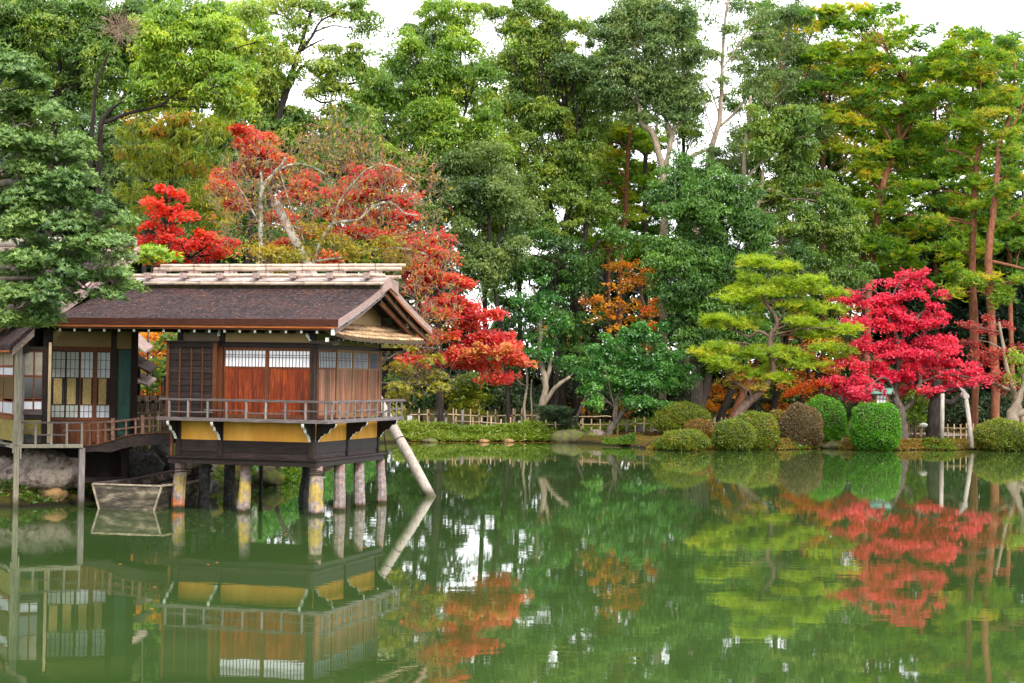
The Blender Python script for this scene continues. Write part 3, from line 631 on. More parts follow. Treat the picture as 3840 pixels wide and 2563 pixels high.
# beam ends and little brackets at the corner
for (sx, sy, w_) in ((1227, 1275, .1),):
    x, z = F_(sx, sy, -.3); mb = MB(); mb.box(x - .05, x + .05, -.3, .1, z - .055, z + .055, 0).box(x - .048, x + .048, -.306, -.3005, z - .053, z + .053, 1); part('beam_end', [M['dark'], M['white']], mb)
hk = [(0, 0), (.10, 0), (.12, -.06), (.17, -.10), (.2, -.17), (.27, -.20), (.27, -.25), (.18, -.23), (.12, -.17), (.06, -.12), (0, -.1)]
x, z = F_(1148, 1250, .05); mb = MB(); mb.prism([(x + a * .55, z + b * .9) for a, b in hk], 'y', .02, .06); part('carved_bracket', M['white'], mb)
for sx in (1268, 1390):
    yy, z = PF.Sd(sx, 1280, .05); mb = MB(); mb.prism([(-.09 + a, z + .05 - b_) for a, b_ in ((0, .16), (.12, .15), (.16, .12), (.17, .04), (.17, 0), (.14, 0), (.13, .1), (.10, .125), (0, .14))], 'y', yy - .03, yy + .03); part('carved_bracket', M['white'], mb)
# ---- ridge: mossy cap, cross blocks, bamboo poles
xr0, xr1 = -6.7, GX + .02
mb = MB(); mb.prism([(AY - .62, AZ - .205), (AY - .60, AZ - .04), (AY, AZ + .02), (AY + .6, AZ - .04), (AY + .62, AZ - .205)], 'x', xr0, GX - .02); part('ridge_cap', M['roofmoss'], mb)
mb = MB(); mb.prism([(AY - .66, AZ - .02), (AY - .62, AZ + .02), (AY, AZ + .10), (AY + .62, AZ + .02), (AY + .66, AZ - .02), (AY, AZ + .04)], 'x', xr0, GX + .02); part('ridge_cover', wood('pale_ridge_boards', (.24, .18, .16), (.46, .38, .36), (.64, .58, .57), (1.2, 8, 8), 2.4, .7, .1), mb)
mb = MB()
for sg in (-1, 1): mb.prism([(AY + sg * .64, AZ - .34), (AY + sg * .64, AZ - .05), (AY, AZ + .13), (AY, AZ - .17)], 'x', GX - .02, GX + .035)
part('ridge_end_board', M['verge'], mb)
bx_ = [F_(x, 1055, AY - .75)[0] for x in (550, 684, 820, 957, 1094, 1233, 1372)]; d_ = bx_[1] - bx_[0]; bx_ = [bx_[0] - 2 * d_, bx_[0] - d_] + bx_
blk = MB(); blk.box(-.085, .085, -.78, .78, -.06, .09, 0); b0 = blk.build('ridge_block', M['bargew'], pav, bevel=.006)
for i, x in enumerate(bx_):
    if i == 0: b0.location = (x, AY, AZ + .10)
    else: dup(b0, pav, (x, AY, AZ + .10))
    mb = MB(); mb.box(x - .13, x + .13, AY - .14, AY + .14, AZ + .195, AZ + .27); part('saddle_block', M['bargew'], mb)
def bampole(y, z, x0, x1, r=.045, seed=0):
    rg = random.Random(seed); mb = MB(); pts = []; rr = []; x = x0; 
    pts.append((x0, y, z)); rr.append(r)
    while x < x1 - .4:
        x += rg.uniform(.34, .5); pts += [(x - .012, y + rg.uniform(-.004, .004), z + rg.uniform(-.004, .004)), (x, y, z), (x + .012, y, z)]; rr += [r, r * 1.12, r]
    pts.append((x1, y, z)); rr.append(r * .98); mb.tube(pts, rr, 10); return part('bamboo_pole', M['bamboo'], mb, smooth=True)
X1 = lambda sx, sy, y: F_(sx, sy, y)
for (sx, sy, y, seed, r) in ((1520, 996, AY + .30, 1, .048), (1505, 1010, AY - .10, 2, .055), (1443, 1034, AY - .62, 3, .05), (1502, 1040, AY + .42, 4, .048), (1438, 1064, AY - .70, 5, .052)):
    x, z = F_(sx, sy, y); bampole(y, z, xr0 + (.6 if seed != 3 else -.2), x, r, seed)
for x in bx_:
    mb = MB(); zt_ = F_(1443, 1034, AY - .62)[1]
    mb.tube([(x - .03, AY - .70, zt_ - .16), (x - .03, AY - .69, zt_ + .03), (x - .03, AY - .60, zt_ + .06), (x - .03, AY - .54, zt_ - .1)], .006, 4)
    z2 = F_(1505, 1010, AY - .1)[1]
    mb.tube([(x + .05, AY - .17, AZ + .2), (x + .05, AY - .16, z2 + .05), (x + .02, AY - .1, z2 + .15), (x - .05, AY - .04, z2 + .05), (x - .05, AY - .04, AZ + .2)], .006, 4)
    part('rope_tie', M['rope'], mb)
# ---- small bamboo-covered pent roof on the gable side
def pr(sx, sy, x): return PF.Sd(sx, sy, x)
lo0 = pr(1290, 1268, .82); lo1 = pr(1597, 1290, .82)
y0_, y1_ = lo0[0], lo1[0]; zlo = (lo0[1] + lo1[1]) / 2; zhi = zlo + .42
def pz(x, y): t = (x + .1) / .92; cv = .05 * (abs((y - (y0_ + y1_) / 2) / ((y1_ - y0_) / 2)) ** 3); return zhi + (zlo - zhi) * t - .05 * math.sin(math.pi * t) + cv
mb = MB(); ny_ = 20; nx_ = 6
for i in range(ny_ + 1):
    for j in range(nx_ + 1):
        x = -.1 + .92 * j / nx_; y = y0_ + (y1_ - y0_) * i / ny_; mb.v += [(x, y, pz(x, y)), (x, y, pz(x, y) - .07)]
for i in range(ny_):
    for j in range(nx_):
        a = (i * (nx_ + 1) + j) * 2; b = a + (nx_ + 1) * 2; mb.f += [(a, b, b + 2, a + 2), (a + 1, a + 3, b + 3, b + 1)]; mb.mi += [0, 0]
    a = (i * (nx_ + 1) + nx_) * 2; b = a + (nx_ + 1) * 2; mb.f.append((a, b, b + 1, a + 1)); mb.mi.append(0)
for i in (0, ny_):
    for j in range(nx_): a = (i * (nx_ + 1) + j) * 2; mb.f.append((a, a + 2, a + 3, a + 1)); mb.mi.append(0)
pent = part('pent_roof', mottled('mossy_shingle_edge', [(.35, (.03, .018, .012)), (.5, (.09, .055, .035)), (.62, (.08, .08, .03)), (.75, (.17, .12, .08))], 12, .95, .8, .02), mb)
nrow = 26; rg = random.Random(4)
for i in range(nrow):
    y = y0_ + .12 + (y1_ - y0_ - .2) * i / (nrow - 1)
    for s_ in range(3):
        xa_ = -.08 + s_ * .285; xb_ = xa_ + .275; mb = MB(); r = .034
        mb.tube([(xa_, y + rg.uniform(-.006, .006), pz(xa_, y) + .024), (xb_, y, pz(xb_, y) + .034)], [r * .72, r * .86], 7); mb.build('bamboo_slat', M['bamroof'], pent, smooth=True)
mb = MB(); mb.box(-.1, .70, y0_ + .02, y0_ + .08, zlo - .14, zlo - .07); part('pent_beam', M['dark'], mb)
pr0 = MB(); pr0.box(-.85, 0, -.016, .016, -.06, 0, 0).box(.0005, .006, -.015, .015, -.058, -.002, 1); po = pr0.build('rafter', [M['dark'], M['white']], pav)
npf = 13
for i in range(npf):
    y = y0_ + .15 + (y1_ - y0_ - .3) * i / (npf - 1); lc = (.76, y, pz(.74, y) - .075)
    if i == 0: po.location = lc; po.rotation_euler = (0, .40, 0)
    else: dup(po, pav, lc, (0, .40, 0))
mb = MB(); mb.box(.50, .58, y0_ + .1, y1_ - .05, zlo - .02, zlo + .06); part('pent_beam', M['dark'], mb)
mb = MB(); mb.box(-.1, .52, YB - .1, YB + .0, 4.20, 4.29); part('pent_beam', M['dark'], mb)
# ------------------------------------------------------------------ veranda wing at the left edge
wo_ = G(58 / S, 1905 / S); WA = math.radians(26.7); WF = Frame((wo_[0], wo_[1], 0), WA)
wing = empty('veranda_house', (wo_[0], wo_[1], 0), WA, 'veranda house with papered sliding doors and pale railed deck beside the pavilion', 'house')
M['paperdim'] = mottled('paper_painted_shade', [(.3, (.42, .44, .46)), (.7, (.52, .54, .57))], 3, .8, .05, .002)  # dim copy of the white paper, shade put into its colour
M['reflpane'] = mottled('pane_painted_reflection', [(.3, (.22, .19, .14)), (.7, (.36, .32, .26))], 5, .25, .05, .002)  # pale reflection on the glass, put into the base colour
M['rustf'] = wood('red_brown_window_frame', (.10, .025, .01), (.20, .055, .02), (.32, .12, .05), (14, 14, 1), 3, .55, .1)
def W3(cx, cy, y): return WF.F(cx / 2.24, 1200 + cy / 2.24, y)
def wpart(name, mat, mb, parent=None, **k): return mb.build(name, mat, parent or wing, **k)
def wbox(name, mat, cx0, cx1, cy0, cy1, y0, y1, parent=None, **k):
    """box between picture columns / rows measured on the plane y0"""
    xa, za = W3(cx0, cy0, y0); xb, zb_ = W3(cx1, cy1, y0); _, zc = W3((cx0 + cx1) / 2, cy0, y0); _, zd = W3((cx0 + cx1) / 2, cy1, y0)
    mb = MB(); mb.box(xa, xb, y0, y1, zd, zc); return wpart(name, mat, mb, parent, **k)
M['postmoss'] = wood('mossy_grey_post', (.11, .10, .06), (.26, .23, .17), (.42, .38, .32), (16, 16, 1), 2.6, .8, .1, .8, wet=True)
zdk = W3(430, 1045, 0)[1]
xd0 = W3(175, 1060, 0)[0]; xd1 = W3(695, 1060, 0)[0]
mb = MB(); mb.box(-.085, .085, -.07, .09, 1.6, 4.3).box(-.065, .065, -.05, .07, -.5, 1.598); wpart('post', M['postmoss'], mb, bevel=.01)
mb = MB(); mb.box(-.11, -.07, -.06, .02, 1.40, 1.92).box(.07, .11, -.06, .02, 1.25, 1.92); wpart('post_cleat', M['postmoss'], mb)
x2 = W3(685, 1300, .05)[0]; mb = MB(); mb.box(x2 - .075, x2 + .075, .0, .14, -.5, zdk - .1); wpart('post', M['greyv'], mb, bevel=.008)
mb = MB(); mb.box(-.16, xd1, -.05, .06, zdk - .1, zdk - .0); wpart('deck_beam', M['postmoss'], mb, bevel=.01)
for k in range(6): mb = MB(); mb.box(-.1, xd1, .063 + k * .14, .063 + k * .14 + .136, zdk - .04, zdk - .01); wpart('deck_plank', M['grey'], mb)
mb = MB(); mb.box(-.10, .0, .1, 4.2, zdk - .1, zdk - .0); wpart('deck_beam', M['postmoss'], mb)
zr = W3(430, 856, 0)[1]; mb = MB(); mb.box(xd0 - .05, xd1, -.01, .05, zr - .045, zr); wpart('handrail', M['grey'], mb)
for cx in (185, 300, 432, 562, 688): x = W3(cx, 950, 0)[0]; mb = MB(); mb.box(x - .028, x + .028, -.01, .045, zdk, zr - .046); wpart('baluster', M['postmoss'], mb)
for a, b, c in ((178, 320, 925), (270, 560, 966), (530, 690, 930)):
    xa, z = W3(a, c, 0); xb, _ = W3(b, c, 0); mb = MB(); mb.box(xa, xb, .005, .03, z - .02, z + .02); wpart('middle_rail', M['grey'], mb)
# gallery wall under the main eave
GY = .95
zfl = W3(600, 1035, GY)[1]; ztop = W3(700, 70, GY)[1]
wbox('plaster_panel', M['cream'], 434, 942, 90, 228, GY, GY + .05); wbox('plaster_panel', M['cream'], 962, 1112, 90, 246, GY, GY + .05)
wbox('lintel', M['frame'], 425, 962, 226, 262, GY - .03, GY + .06)
xa, _ = W3(300, 60, GY); xb, zz = W3(1150, 75, GY); mb = MB(); mb.box(xa, xb, GY - .04, GY + .08, zz - .04, zz + .09); wpart('wall_plate', M['dark'], mb)
wbox('sill', M['frame'], 425, 935, 828, 846, GY - .02, GY + .05)
for a, b in ((940, 964), (1110, 1146), (366, 428)): wbox('post', M['dark'], a, b, 75, 1030, GY - .05, GY + .08)
lw = [(428, 548), (555, 662), (675, 785), (806, 925)]; st = [(450, 520), (564, 636), (696, 767), (828, 893)]
for i, ((a, b), (c, d)) in enumerate(zip(lw, st)):
    y0 = GY + .012 * (i % 2); xa, z0 = W3(a, 262, y0); xb, z1 = W3(b, 830, y0); z0 = W3(675, 262, y0)[1]; z1 = W3(675, 828, y0)[1]; zm0 = W3(675, 488, y0)[1]; zm1 = W3(675, 714, y0)[1]
    mb = MB()
    for p, q in ((xa, xa + .028), (xb - .028, xb)): mb.box(p, q, y0, y0 + .03, z1, z0)
    for p, q in ((z0 - .03, z0), (zm0 - .012, zm0 + .012), (zm1 - .012, zm1 + .012), (z1, z1 + .025)): mb.box(xa + .028, xb - .028, y0 + .001, y0 + .029, p, q)
    dr = wpart('papered_door', M['frame'] if i > 1 else M['dark'], mb)
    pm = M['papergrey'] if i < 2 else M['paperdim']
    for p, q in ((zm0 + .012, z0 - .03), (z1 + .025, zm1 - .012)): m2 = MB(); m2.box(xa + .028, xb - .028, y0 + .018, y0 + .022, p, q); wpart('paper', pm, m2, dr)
    xc, xe = W3(c, 600, y0)[0], W3(d, 600, y0)[0]; m2 = MB(); m2.box(xc, xe, y0 + .010, y0 + .024, zm1 + .012, zm0 - .012); wpart('straw_panel', M['straw'], m2, dr)
    m2 = MB(); m2.box(xa + .028, xb - .028, y0 + .024, y0 + .029, zm1 + .012, zm0 - .012); wpart('dark_panel', M['dark'], m2, dr)
    for k in (1, 2):
        x = xa + (xb - xa) * k / 3; 
        for p, q in ((zm0 + .012, z0 - .03), (z1 + .025, zm1 - .012)): m2 = MB(); m2.box(x - .007, x + .007, y0 + .008, y0 + .017, p, q); wpart('lattice_bar', M['dark'], m2, dr)
    for f in (.33, .67): m2 = MB(); z = zm0 + (z0 - zm0) * f; m2.box(xa + .028, xb - .028, y0 + .009, y0 + .0165, z - .006, z + .006); wpart('lattice_bar', M['dark'], m2, dr)
    m2 = MB(); z = (z1 + zm1) / 2; m2.box(xa + .028, xb - .028, y0 + .009, y0 + .0165, z - .006, z + .006); wpart('lattice_bar', M['dark'], m2, dr)
wbox('post', M['frame'], 786, 806, 262, 1030, GY - .03, GY + .03)
xa, xb = W3(428, 900, GY)[0], W3(935, 900, GY)[0]; zs = W3(675, 848, GY)[1]; n = 12
for k in range(n): mb = MB(); w_ = (xb - xa) / n; mb.box(xa + k * w_ + .002, xa + (k + 1) * w_ - .002, GY + .004 * (k % 3), GY + .04, zfl - .1, zs); wpart('wainscot_board', M['frame'], mb)
# blue-green panelled door standing at the end
gd = wbox('green_door', M['greenwd'], 984, 1112, 255, 978, GY + .02, GY + .05)
for a, b in ((255, 268), (392, 404), (528, 538), (664, 672), (798, 806), (916, 924), (966, 978)): wbox('door_rail', M['greenwd'], 988, 1108, a, b, GY + .0, GY + .0195, gd)
for a, b in ((984, 992), (1104, 1112)): wbox('door_stile', M['greenwd'], a, b, 255, 978, GY - .005, GY + .0195, gd)
wbox('door_post', M['dark'], 966, 984, 248, 990, GY - .03, GY + .05)
# front bay with glazed sliding windows between post and pillar
FY = .34
def window(plane, P3, a, b, rows, mull, parent):
    fr = None
    for (c0, c1, m) in rows:
        xa, za = P3(a, c0, plane); xb, zb_ = P3(b, c1, plane); mm = (a + b) / 2; z0, z1 = P3(mm, c0, plane)[1], P3(mm, c1, plane)[1]
        mb = MB(); mb.box(xa, xb, plane + .014, plane + .02, z1, z0) if P3 is W3 else mb.box(plane - .02, plane - .014, min(xa, xb), max(xa, xb), z1, z0)
        if fr is None:
            f = MB(); zt_, zb2 = z0 + .03, P3(mm, rows[-1][1], plane)[1] - .03
            rr_ = [(xa, xb)]; cols = [P3(q, 500, plane)[0] for q in [a] + mull + [b]]
            for q in cols:
                f.box(q - .02, q + .02, plane, plane + .03, zb2, zt_) if P3 is W3 else f.box(plane - .03, plane, q - .02, q + .02, zb2, zt_)
            for r in rows:
                for cc in (r[0], r[1]):
                    z = P3(mm, cc, plane)[1]; f.box(min(xa, xb) + .02, max(xa, xb) - .02, plane + .002, plane + .028, z - .015, z + .015) if P3 is W3 else f.box(plane - .028, plane - .002, min(xa, xb) + .02, max(xa, xb) - .02, z - .015, z + .015)
            fr = wpart('window_frame', M['rustf'], f)
        wpart('pane', M[m], mb, fr)
window(FY, W3, 200, 360, [(268, 470, 'reflpane'), (480, 662, 'glass'), (682, 756, 'paper')], [285], None)
wbox('bay_beam', M['dark'], 185, 375, 225, 262, FY - .02, FY + .06); wbox('bay_sill', M['grey'], 190, 370, 762, 798, FY - .03, FY + .05)
wbox('bay_panel', M['dark'], 190, 368, 799, 842, FY + .01, FY + .04); wbox('bay_panel', mottled('yellowed_panel', [(.3, (.16, .12, .03)), (.7, (.30, .24, .07))], 7, .9, .3, .01), 190, 368, 843, 960, FY + .01, FY + .04)
wbox('bay_panel', M['stonedark'], 190, 368, 961, 1034, FY + .0, FY + .05); wbox('post', M['dark'], 366, 400, 225, 1035, FY - .03, FY + .6)
wbox('post', M['greyv'], 178, 196, 225, 1035, FY - .03, FY + .05)
wbox('downpipe', M['bambooV'], 411, 418, 190, 1035, FY - .08, FY - .06)
# receding side of the bay
def S3(cx, cy, x): return WF.Sd(cx / 2.24, 1200 + cy / 2.24, x)
window(-.06, S3, 118, -40, [(250, 385, 'reflpane'), (396, 465, 'paperdim'), (472, 655, 'glass'), (684, 785, 'paperdim')], [35], None)
ya, _ = S3(120, 900, -.06); yb, _ = S3(-60, 900, -.06); z0, z1 = S3(60, 830, -.06)[1], S3(60, 1010, -.06)[1]
mb = MB(); mb.box(-.09, -.06, min(ya, yb), max(ya, yb), z1, z0); wpart('bay_panel', bpy.data.materials['yellowed_panel'], mb)
mb = MB(); mb.box(-.12, -.04, min(ya, yb), max(ya, yb), z0 + .005, z0 + .1); wpart('bay_sill', M['rustf'], mb)
# front gable roof of the bay, sloping down to the left
rl, rlz = W3(102, 262, -.35); rh, rhz = W3(285, 100, -.35)
def slopebox(x0, z0, x1, z1, th, y0, y1, name, mats, top=0):
    mb = MB(); mb.prism([(x0, z0), (x1, z1), (x1, z1 - th), (x0, z0 - th)], 'y', y0, y1); return wpart(name, mats, mb)
slopebox(rl - .05, rlz + .17, rh + .5, rhz + .17 + (rhz - rlz) / (rh - rl) * .5, .15, -.38, 4.5, 'bark_roof', M['roof'])
slopebox(rl, rlz + .02, rh, rhz + .02, .14, -.40, -.34, 'barge_board', bpy.data.materials['barge_board_timber'])
slopebox(rl, rlz + .06, rh, rhz + .06, .03, -.42, -.30, 'verge_batten', M['greyv'])
mb = MB(); mb.box(rl - .06, rl + .0, -.3, 4.4, rlz - .03, rlz + .02); wpart('eave_strip', M['rust'], mb)
mb = MB(); mb.prism([(rl + .1, rlz + .0), (rh, rhz), (rh, rlz - .05), (rl + .1, rlz - .05)], 'y', .2, .3); wpart('gable_panel', M['dark'], mb)
# under-floor framing
mb = MB(); x3, z3 = W3(1040, 1200, 1.2); mb.box(x3 - .09, x3 + .09, 1.15, 1.3, -.3, zdk - .05); wpart('floor_post', M['dark'], mb)
xa, z = W3(700, 1345, .9); xb, _ = W3(1030, 1345, .9); mb = MB(); mb.box(xa, xb, .9, .98, z - .07, z + .07); wpart('floor_beam', M['dark'], mb)
mb = MB(); mb.box(-.1, xd1 + 1.8, 2.2, 2.3, .6, zdk - .08).box(-.1, xd1 + .1, .9, 2.1, zdk - .12, zdk - .045); wpart('floor_underside', M['dark'], mb)
mb = MB(); xq, _ = W3(1146, 600, GY); mb.box(-.05, xq, GY + .5, GY + .55, zdk, ztop + .2); wpart('inner_wall', M['dark'], mb)
# arched bridge deck from the veranda to the pavilion
def B3(cx, cy, Y): return AT(cx / 2.24 / S, (1200 + cy / 2.24) / S, Y)
pts_t = [(692, 1062, 47.45), (800, 1055, 47.5), (935, 1018, 47.5), (1020, 988, 47.45), (1110, 968, 47.4), (1250, 956, 47.3), (1432, 950, 47.1)]
bridge = empty('arched_bridge', tuple(B3(1050, 1075, 47.4)), 0, 'low arched timber bridge with brown railing joining veranda and pavilion', 'bridge'); bo_ = np.array(bridge.location)
for dy, nm in ((0, 'arch_beam'), (1.0, 'arch_beam')):
    mb = MB()
    for (a, b) in zip(pts_t[:-1], pts_t[1:]):
        A = B3(*a); Bq = B3(*b); A[1] += dy; Bq[1] += dy
        Al = A - (0, 0, .30 if a[0] > 900 else .16); Bl = Bq - (0, 0, .30 if b[0] > 900 else .16); t_ = np.array((0, .08, 0))
        mb.add([A, Bq, Bl, Al, A + t_, Bq + t_, Bl + t_, Al + t_], [(0, 3, 2, 1), (4, 5, 6, 7), (0, 1, 5, 4), (3, 7, 6, 2)])
    mb.build(nm, M['darkh'], bridge, off=bo_)
for (a, b) in zip(pts_t[:-1], pts_t[1:]):
    A = B3(*a); Bq = B3(*b); n = 3
    for k in range(n):
        p = A + (Bq - A) * k / n; q = A + (Bq - A) * (k + .96) / n; mb = MB(); u = np.array((0, 0, .025)); w_ = np.array((0, 1.1, 0)); e_ = np.array((0, -.03, .003))
        mb.add([p + e_, q + e_, q + w_, p + w_, p + e_ + u, q + e_ + u, q + w_ + u, p + w_ + u], [(0, 1, 2, 3), (4, 7, 6, 5), (0, 4, 5, 1), (3, 2, 6, 7), (0, 3, 7, 4), (1, 5, 6, 2)]); mb.build('deck_plank', M['frame'], bridge, off=bo_)
rt = [(692, 866, 47.45), (935, 858, 47.5), (1150, 832, 47.4), (1368, 820, 47.15)]
M['brownrail'] = wood('brown_rail_timber', (.05, .025, .016), (.12, .065, .045), (.22, .14, .11), (6, 6, 6), 3, .7, .2)
for dd_ in (0, 1.0):
    mb = MB()
    for a, b in zip(rt[:-1], rt[1:]): A, Bq = B3(*a), B3(*b); A[1] += dd_; Bq[1] += dd_; mb.beam(A, Bq, .05, .055)
    mb.build('handrail', M['brownrail'], bridge, off=bo_)
    for h0, h1 in ((935, 925), ):
        mb = MB(); L_ = [(692, 932, 47.45), (935, 926, 47.5), (1150, 900, 47.4), (1368, 888, 47.15)]
        for a, b in zip(L_[:-1], L_[1:]): A, Bq = B3(*a), B3(*b); A[1] += dd_; Bq[1] += dd_; mb.beam(A, Bq, .03, .035)
        mb.build('middle_rail', M['brownrail'], bridge, off=bo_)
def itp(L_, cx):
    for a, b in zip(L_[:-1], L_[1:]):
        if cx <= b[0]: t = (cx - a[0]) / (b[0] - a[0]); return (cx, a[1] + (b[1] - a[1]) * t, a[2] + (b[2] - a[2]) * t)
    return (cx, L_[-1][1], L_[-1][2])
for cx in (757, 824, 887, 1060, 1140, 1290, 1352): A, Bq = B3(*itp(rt, cx)), B3(*itp(pts_t, cx)); mb = MB(); mb.beam(A - (0, 0, .03), Bq, .045, .045, up=(0, 1, 0)); mb.build('baluster', M['brownrail'], bridge, off=bo_)
for cx in (950, 1200): A, Bq = B3(*itp(rt, cx)), B3(*itp(pts_t, cx)); mb = MB(); mb.beam(A + (0, 0, .09), Bq, .09, .09, up=(0, 1, 0)); mb.build('newel_post', M['brownrail'], bridge, off=bo_)
# ------------------------------------------------------------------ bark roof of the house behind, with its pale ridge log
house = empty('back_house', tuple(PF.o + PF.X * -9.5 + PF.Y * 3.0), PA, 'bark roofed house mostly hidden by the grey-green tree with pale ridge log', 'house')
HF = Frame(np.array(house.location), PA)
ex, ez = HF.F(214, 1158, -3.1); rx_, rz_ = HF.F(506, 905, 1.2)
hx1 = ex
def hslab(name, pts, x0, x1, mat):
    mb = MB(); mb.prism(pts, 'x', x0, x1); return mb.build(name, mat, house)
hslab('bark_roof', [(-3.1, ez), (1.2, rz_ - .25), (1.2, rz_ - .45), (-3.1, ez - .18)], -9, hx1, M['roof']); hslab('bark_roof', [(1.203, rz_ - .25), (5.4, ez), (5.4, ez - .18), (1.203, rz_ - .45)], -9, hx1 - 1.6, M['roof'])
hslab('verge_board', [(-3.12, ez - .03), (1.2, rz_ - .28), (1.2, rz_ - .16), (-3.12, ez + .09)], hx1 + .003, hx1 + .10, M['verge']); hslab('verge_board', [(-3.12, ez - .24), (1.2, rz_ - .49), (1.2, rz_ - .29), (-3.12, ez - .04)], hx1 + .002, hx1 + .05, M['bargew'])
hslab('gable_wall', [(-1.6, 2.5), (.2, 2.5), (.2, ez - .1), (-1.6, ez - .2)], -9, hx1 - 2.2, M['cream'])
hslab('eave_board', [(-3.11, ez - .26), (-3.06, ez - .26), (-3.06, ez - .19), (-3.11, ez - .19)], -9, hx1, M['barkedge'])
mb = MB(); mb.tube([(-9, 1.2, rz_ - .02), (rx_, 1.2, rz_ - .02)], .15, 14); mb.build('ridge_log', [M['post']], house, smooth=False)
mb = MB(); mb.box(-9, rx_ - .35, 1.0, 1.4, rz_ - .3, rz_ - .17); mb.build('ridge_cap', M['bargew'], house)
# ------------------------------------------------------------------ garden fence and gate roofs seen through the gap
gf = empty('garden_fence', tuple(B3(1290, 1110, 52)), 0, 'pale upright bamboo screen fence seen through gap between buildings', 'fence'); go_ = np.array(gf.location)
rg = random.Random(9)
for k in range(30):
    cx = 1146 + k * 10.5
    if 1248 < cx < 1262 or 1318 < cx < 1336: continue
    Y = 52 + .03 * (k % 2); A = B3(cx, 640 + rg.uniform(-6, 6), Y); Bq = B3(cx, 1118, Y); mb = MB(); mb.tube([Bq, (A + Bq) / 2, A], [.032, .031, .03], 7); mb.build('bamboo_cane', M['bamboo'] if k % 3 else M['bambooV'], gf, off=go_, smooth=True)
for cy in (688, 785, 1000): A, Bq = B3(1146, cy, 51.95), B3(1450, cy, 51.95); mb = MB(); mb.tube([A, Bq], .03, 7); mb.build('bamboo_rail', M['bamboo'], gf, off=go_)
for cx in (1200, 1285, 1380): A, Bq = B3(cx - 12, 688, 51.9), B3(cx + 12, 688, 51.9); mb = MB(); mb.tube([A, Bq], .045, 6); mb.build('rope_knot', M['rope'], gf, off=go_)
gate = empty('gate_roof', tuple(B3(1180, 640, 53.5)), 0, 'small shingled gate roofs and capped post behind the bamboo screen', 'gate'); go2 = np.array(gate.location)
for (a, b) in (((1060, 330), (1262, 440)), ((1050, 480), (1246, 548)), ((1060, 130), (1218, 270))):
    A, Bq = B3(*a, 53.4), B3(*b, 53.4); mb = MB()
    d = np.array((0, 1.2, .2)); u = np.array((0, 0, -.06)); mb.add([A, Bq, Bq + d, A + d, A + u, Bq + u, Bq + d + u, A + d + u], [(0, 1, 2, 3), (4, 7, 6, 5), (0, 4, 5, 1), (3, 2, 6, 7), (0, 3, 7, 4), (1, 5, 6, 2)]); mb.build('shingle_roof', M['bargew'] if b[1] != 440 else M['darkh'], gate, off=go2)
for cx in (1160, 1100): A, Bq = B3(cx, 400, 53.9), B3(cx, 1150, 53.9); mb = MB(); mb.beam(A, Bq, .12, .12, up=(0, 1, 0)); mb.build('gate_post', M['dark'], gate, off=go2)
A, Bq = B3(1396, 490, 52.6), B3(1396, 1120, 52.6); mb = MB(); mb.beam(A, Bq, .13, .13, up=(0, 1, 0)); mb.beam(A + (-.14, 0, .02), A + (.14, 0, .06), .2, .06); mb.build('capped_post', M['greyv'], gate, off=go2)
# ------------------------------------------------------------------ the moored flat-bottomed boat
bp = G(477 / S, 1911 / S); BA = -math.radians(13)
boat = empty('flat_bottomed_boat', (bp[0], bp[1], 0), BA, 'weathered flat-bottomed wooden boat moored beside the first stone pillar', 'boat')
sec = [(0, .72, .95, .62), (1.2, .80, 1.0, .60), (2.6, .74, .92, .62), (4.1, .45, .62, .74), (5.0, .22, .34, .92)]   # y, half bottom, half top, rim height
mb = MB()
for y, hb, ht, hz in sec: mb.v += [(-ht, y, hz), (-hb, y, -.15 + .05 * y * (y > 4)), (hb, y, -.15 + .05 * y * (y > 4)), (ht, y, hz)]
for i in range(len(sec) - 1):
    for j in range(3): a = i * 4 + j; mb.f.append((a, a + 4, a + 5, a + 1)); mb.mi.append(0)
mb.f.append((16, 17, 18, 19)); mb.mi.append(0)
h = mb.build('hull', [M['boat']], boat)
mo = h.modifiers.new('thick', 'SOLIDIFY'); mo.thickness = .05; mo.offset = -1
mb = MB(); mb.prism([(-.95, .60), (-.72, -.2), (.72, -.2), (.95, .60)], 'y', -.03, .03); mb.build('transom', M['boat'], boat)
mb = MB(); mb.box(-.98, .98, -.06, .05, .60, .645); mb.build('transom_cap', M['boatrim'], boat, bevel=.01)
for s_ in (-1, 1):
    mb = MB()
    for (a, b) in zip(sec[:-1], sec[1:]): mb.beam((s_ * a[2], a[0] + (.065 if a[0] == 0 else 0), a[3] + .02), (s_ * b[2], b[0], b[3] + .02), .09, .05)
    mb.build('gunwale', M['boatrim'] if s_ > 0 else M['grey'], boat)
    mb = MB(); mb.beam((s_ * .95, -.045, .60), (s_ * .73, -.045, -.1), .045, .04, up=(0, 1, 0)); mb.build('corner_strip', M['boatrim'], boat)
for y in (1.3, 2.9): mb = MB(); mb.box(-.93, .93, y, y + .22, .42, .46); mb.build('thwart', M['boatin'], boat)
mb = MB(); mb.box(-.7, .7, .1, 3.6, .02, .05); mb.build('boat_floor', M['boatin'], boat)
mb = MB(); mb.tube([(.25, .9, .62), (1.0, 3.2, .86)], .03, 6); mb.build('pole', M['dark'], boat)
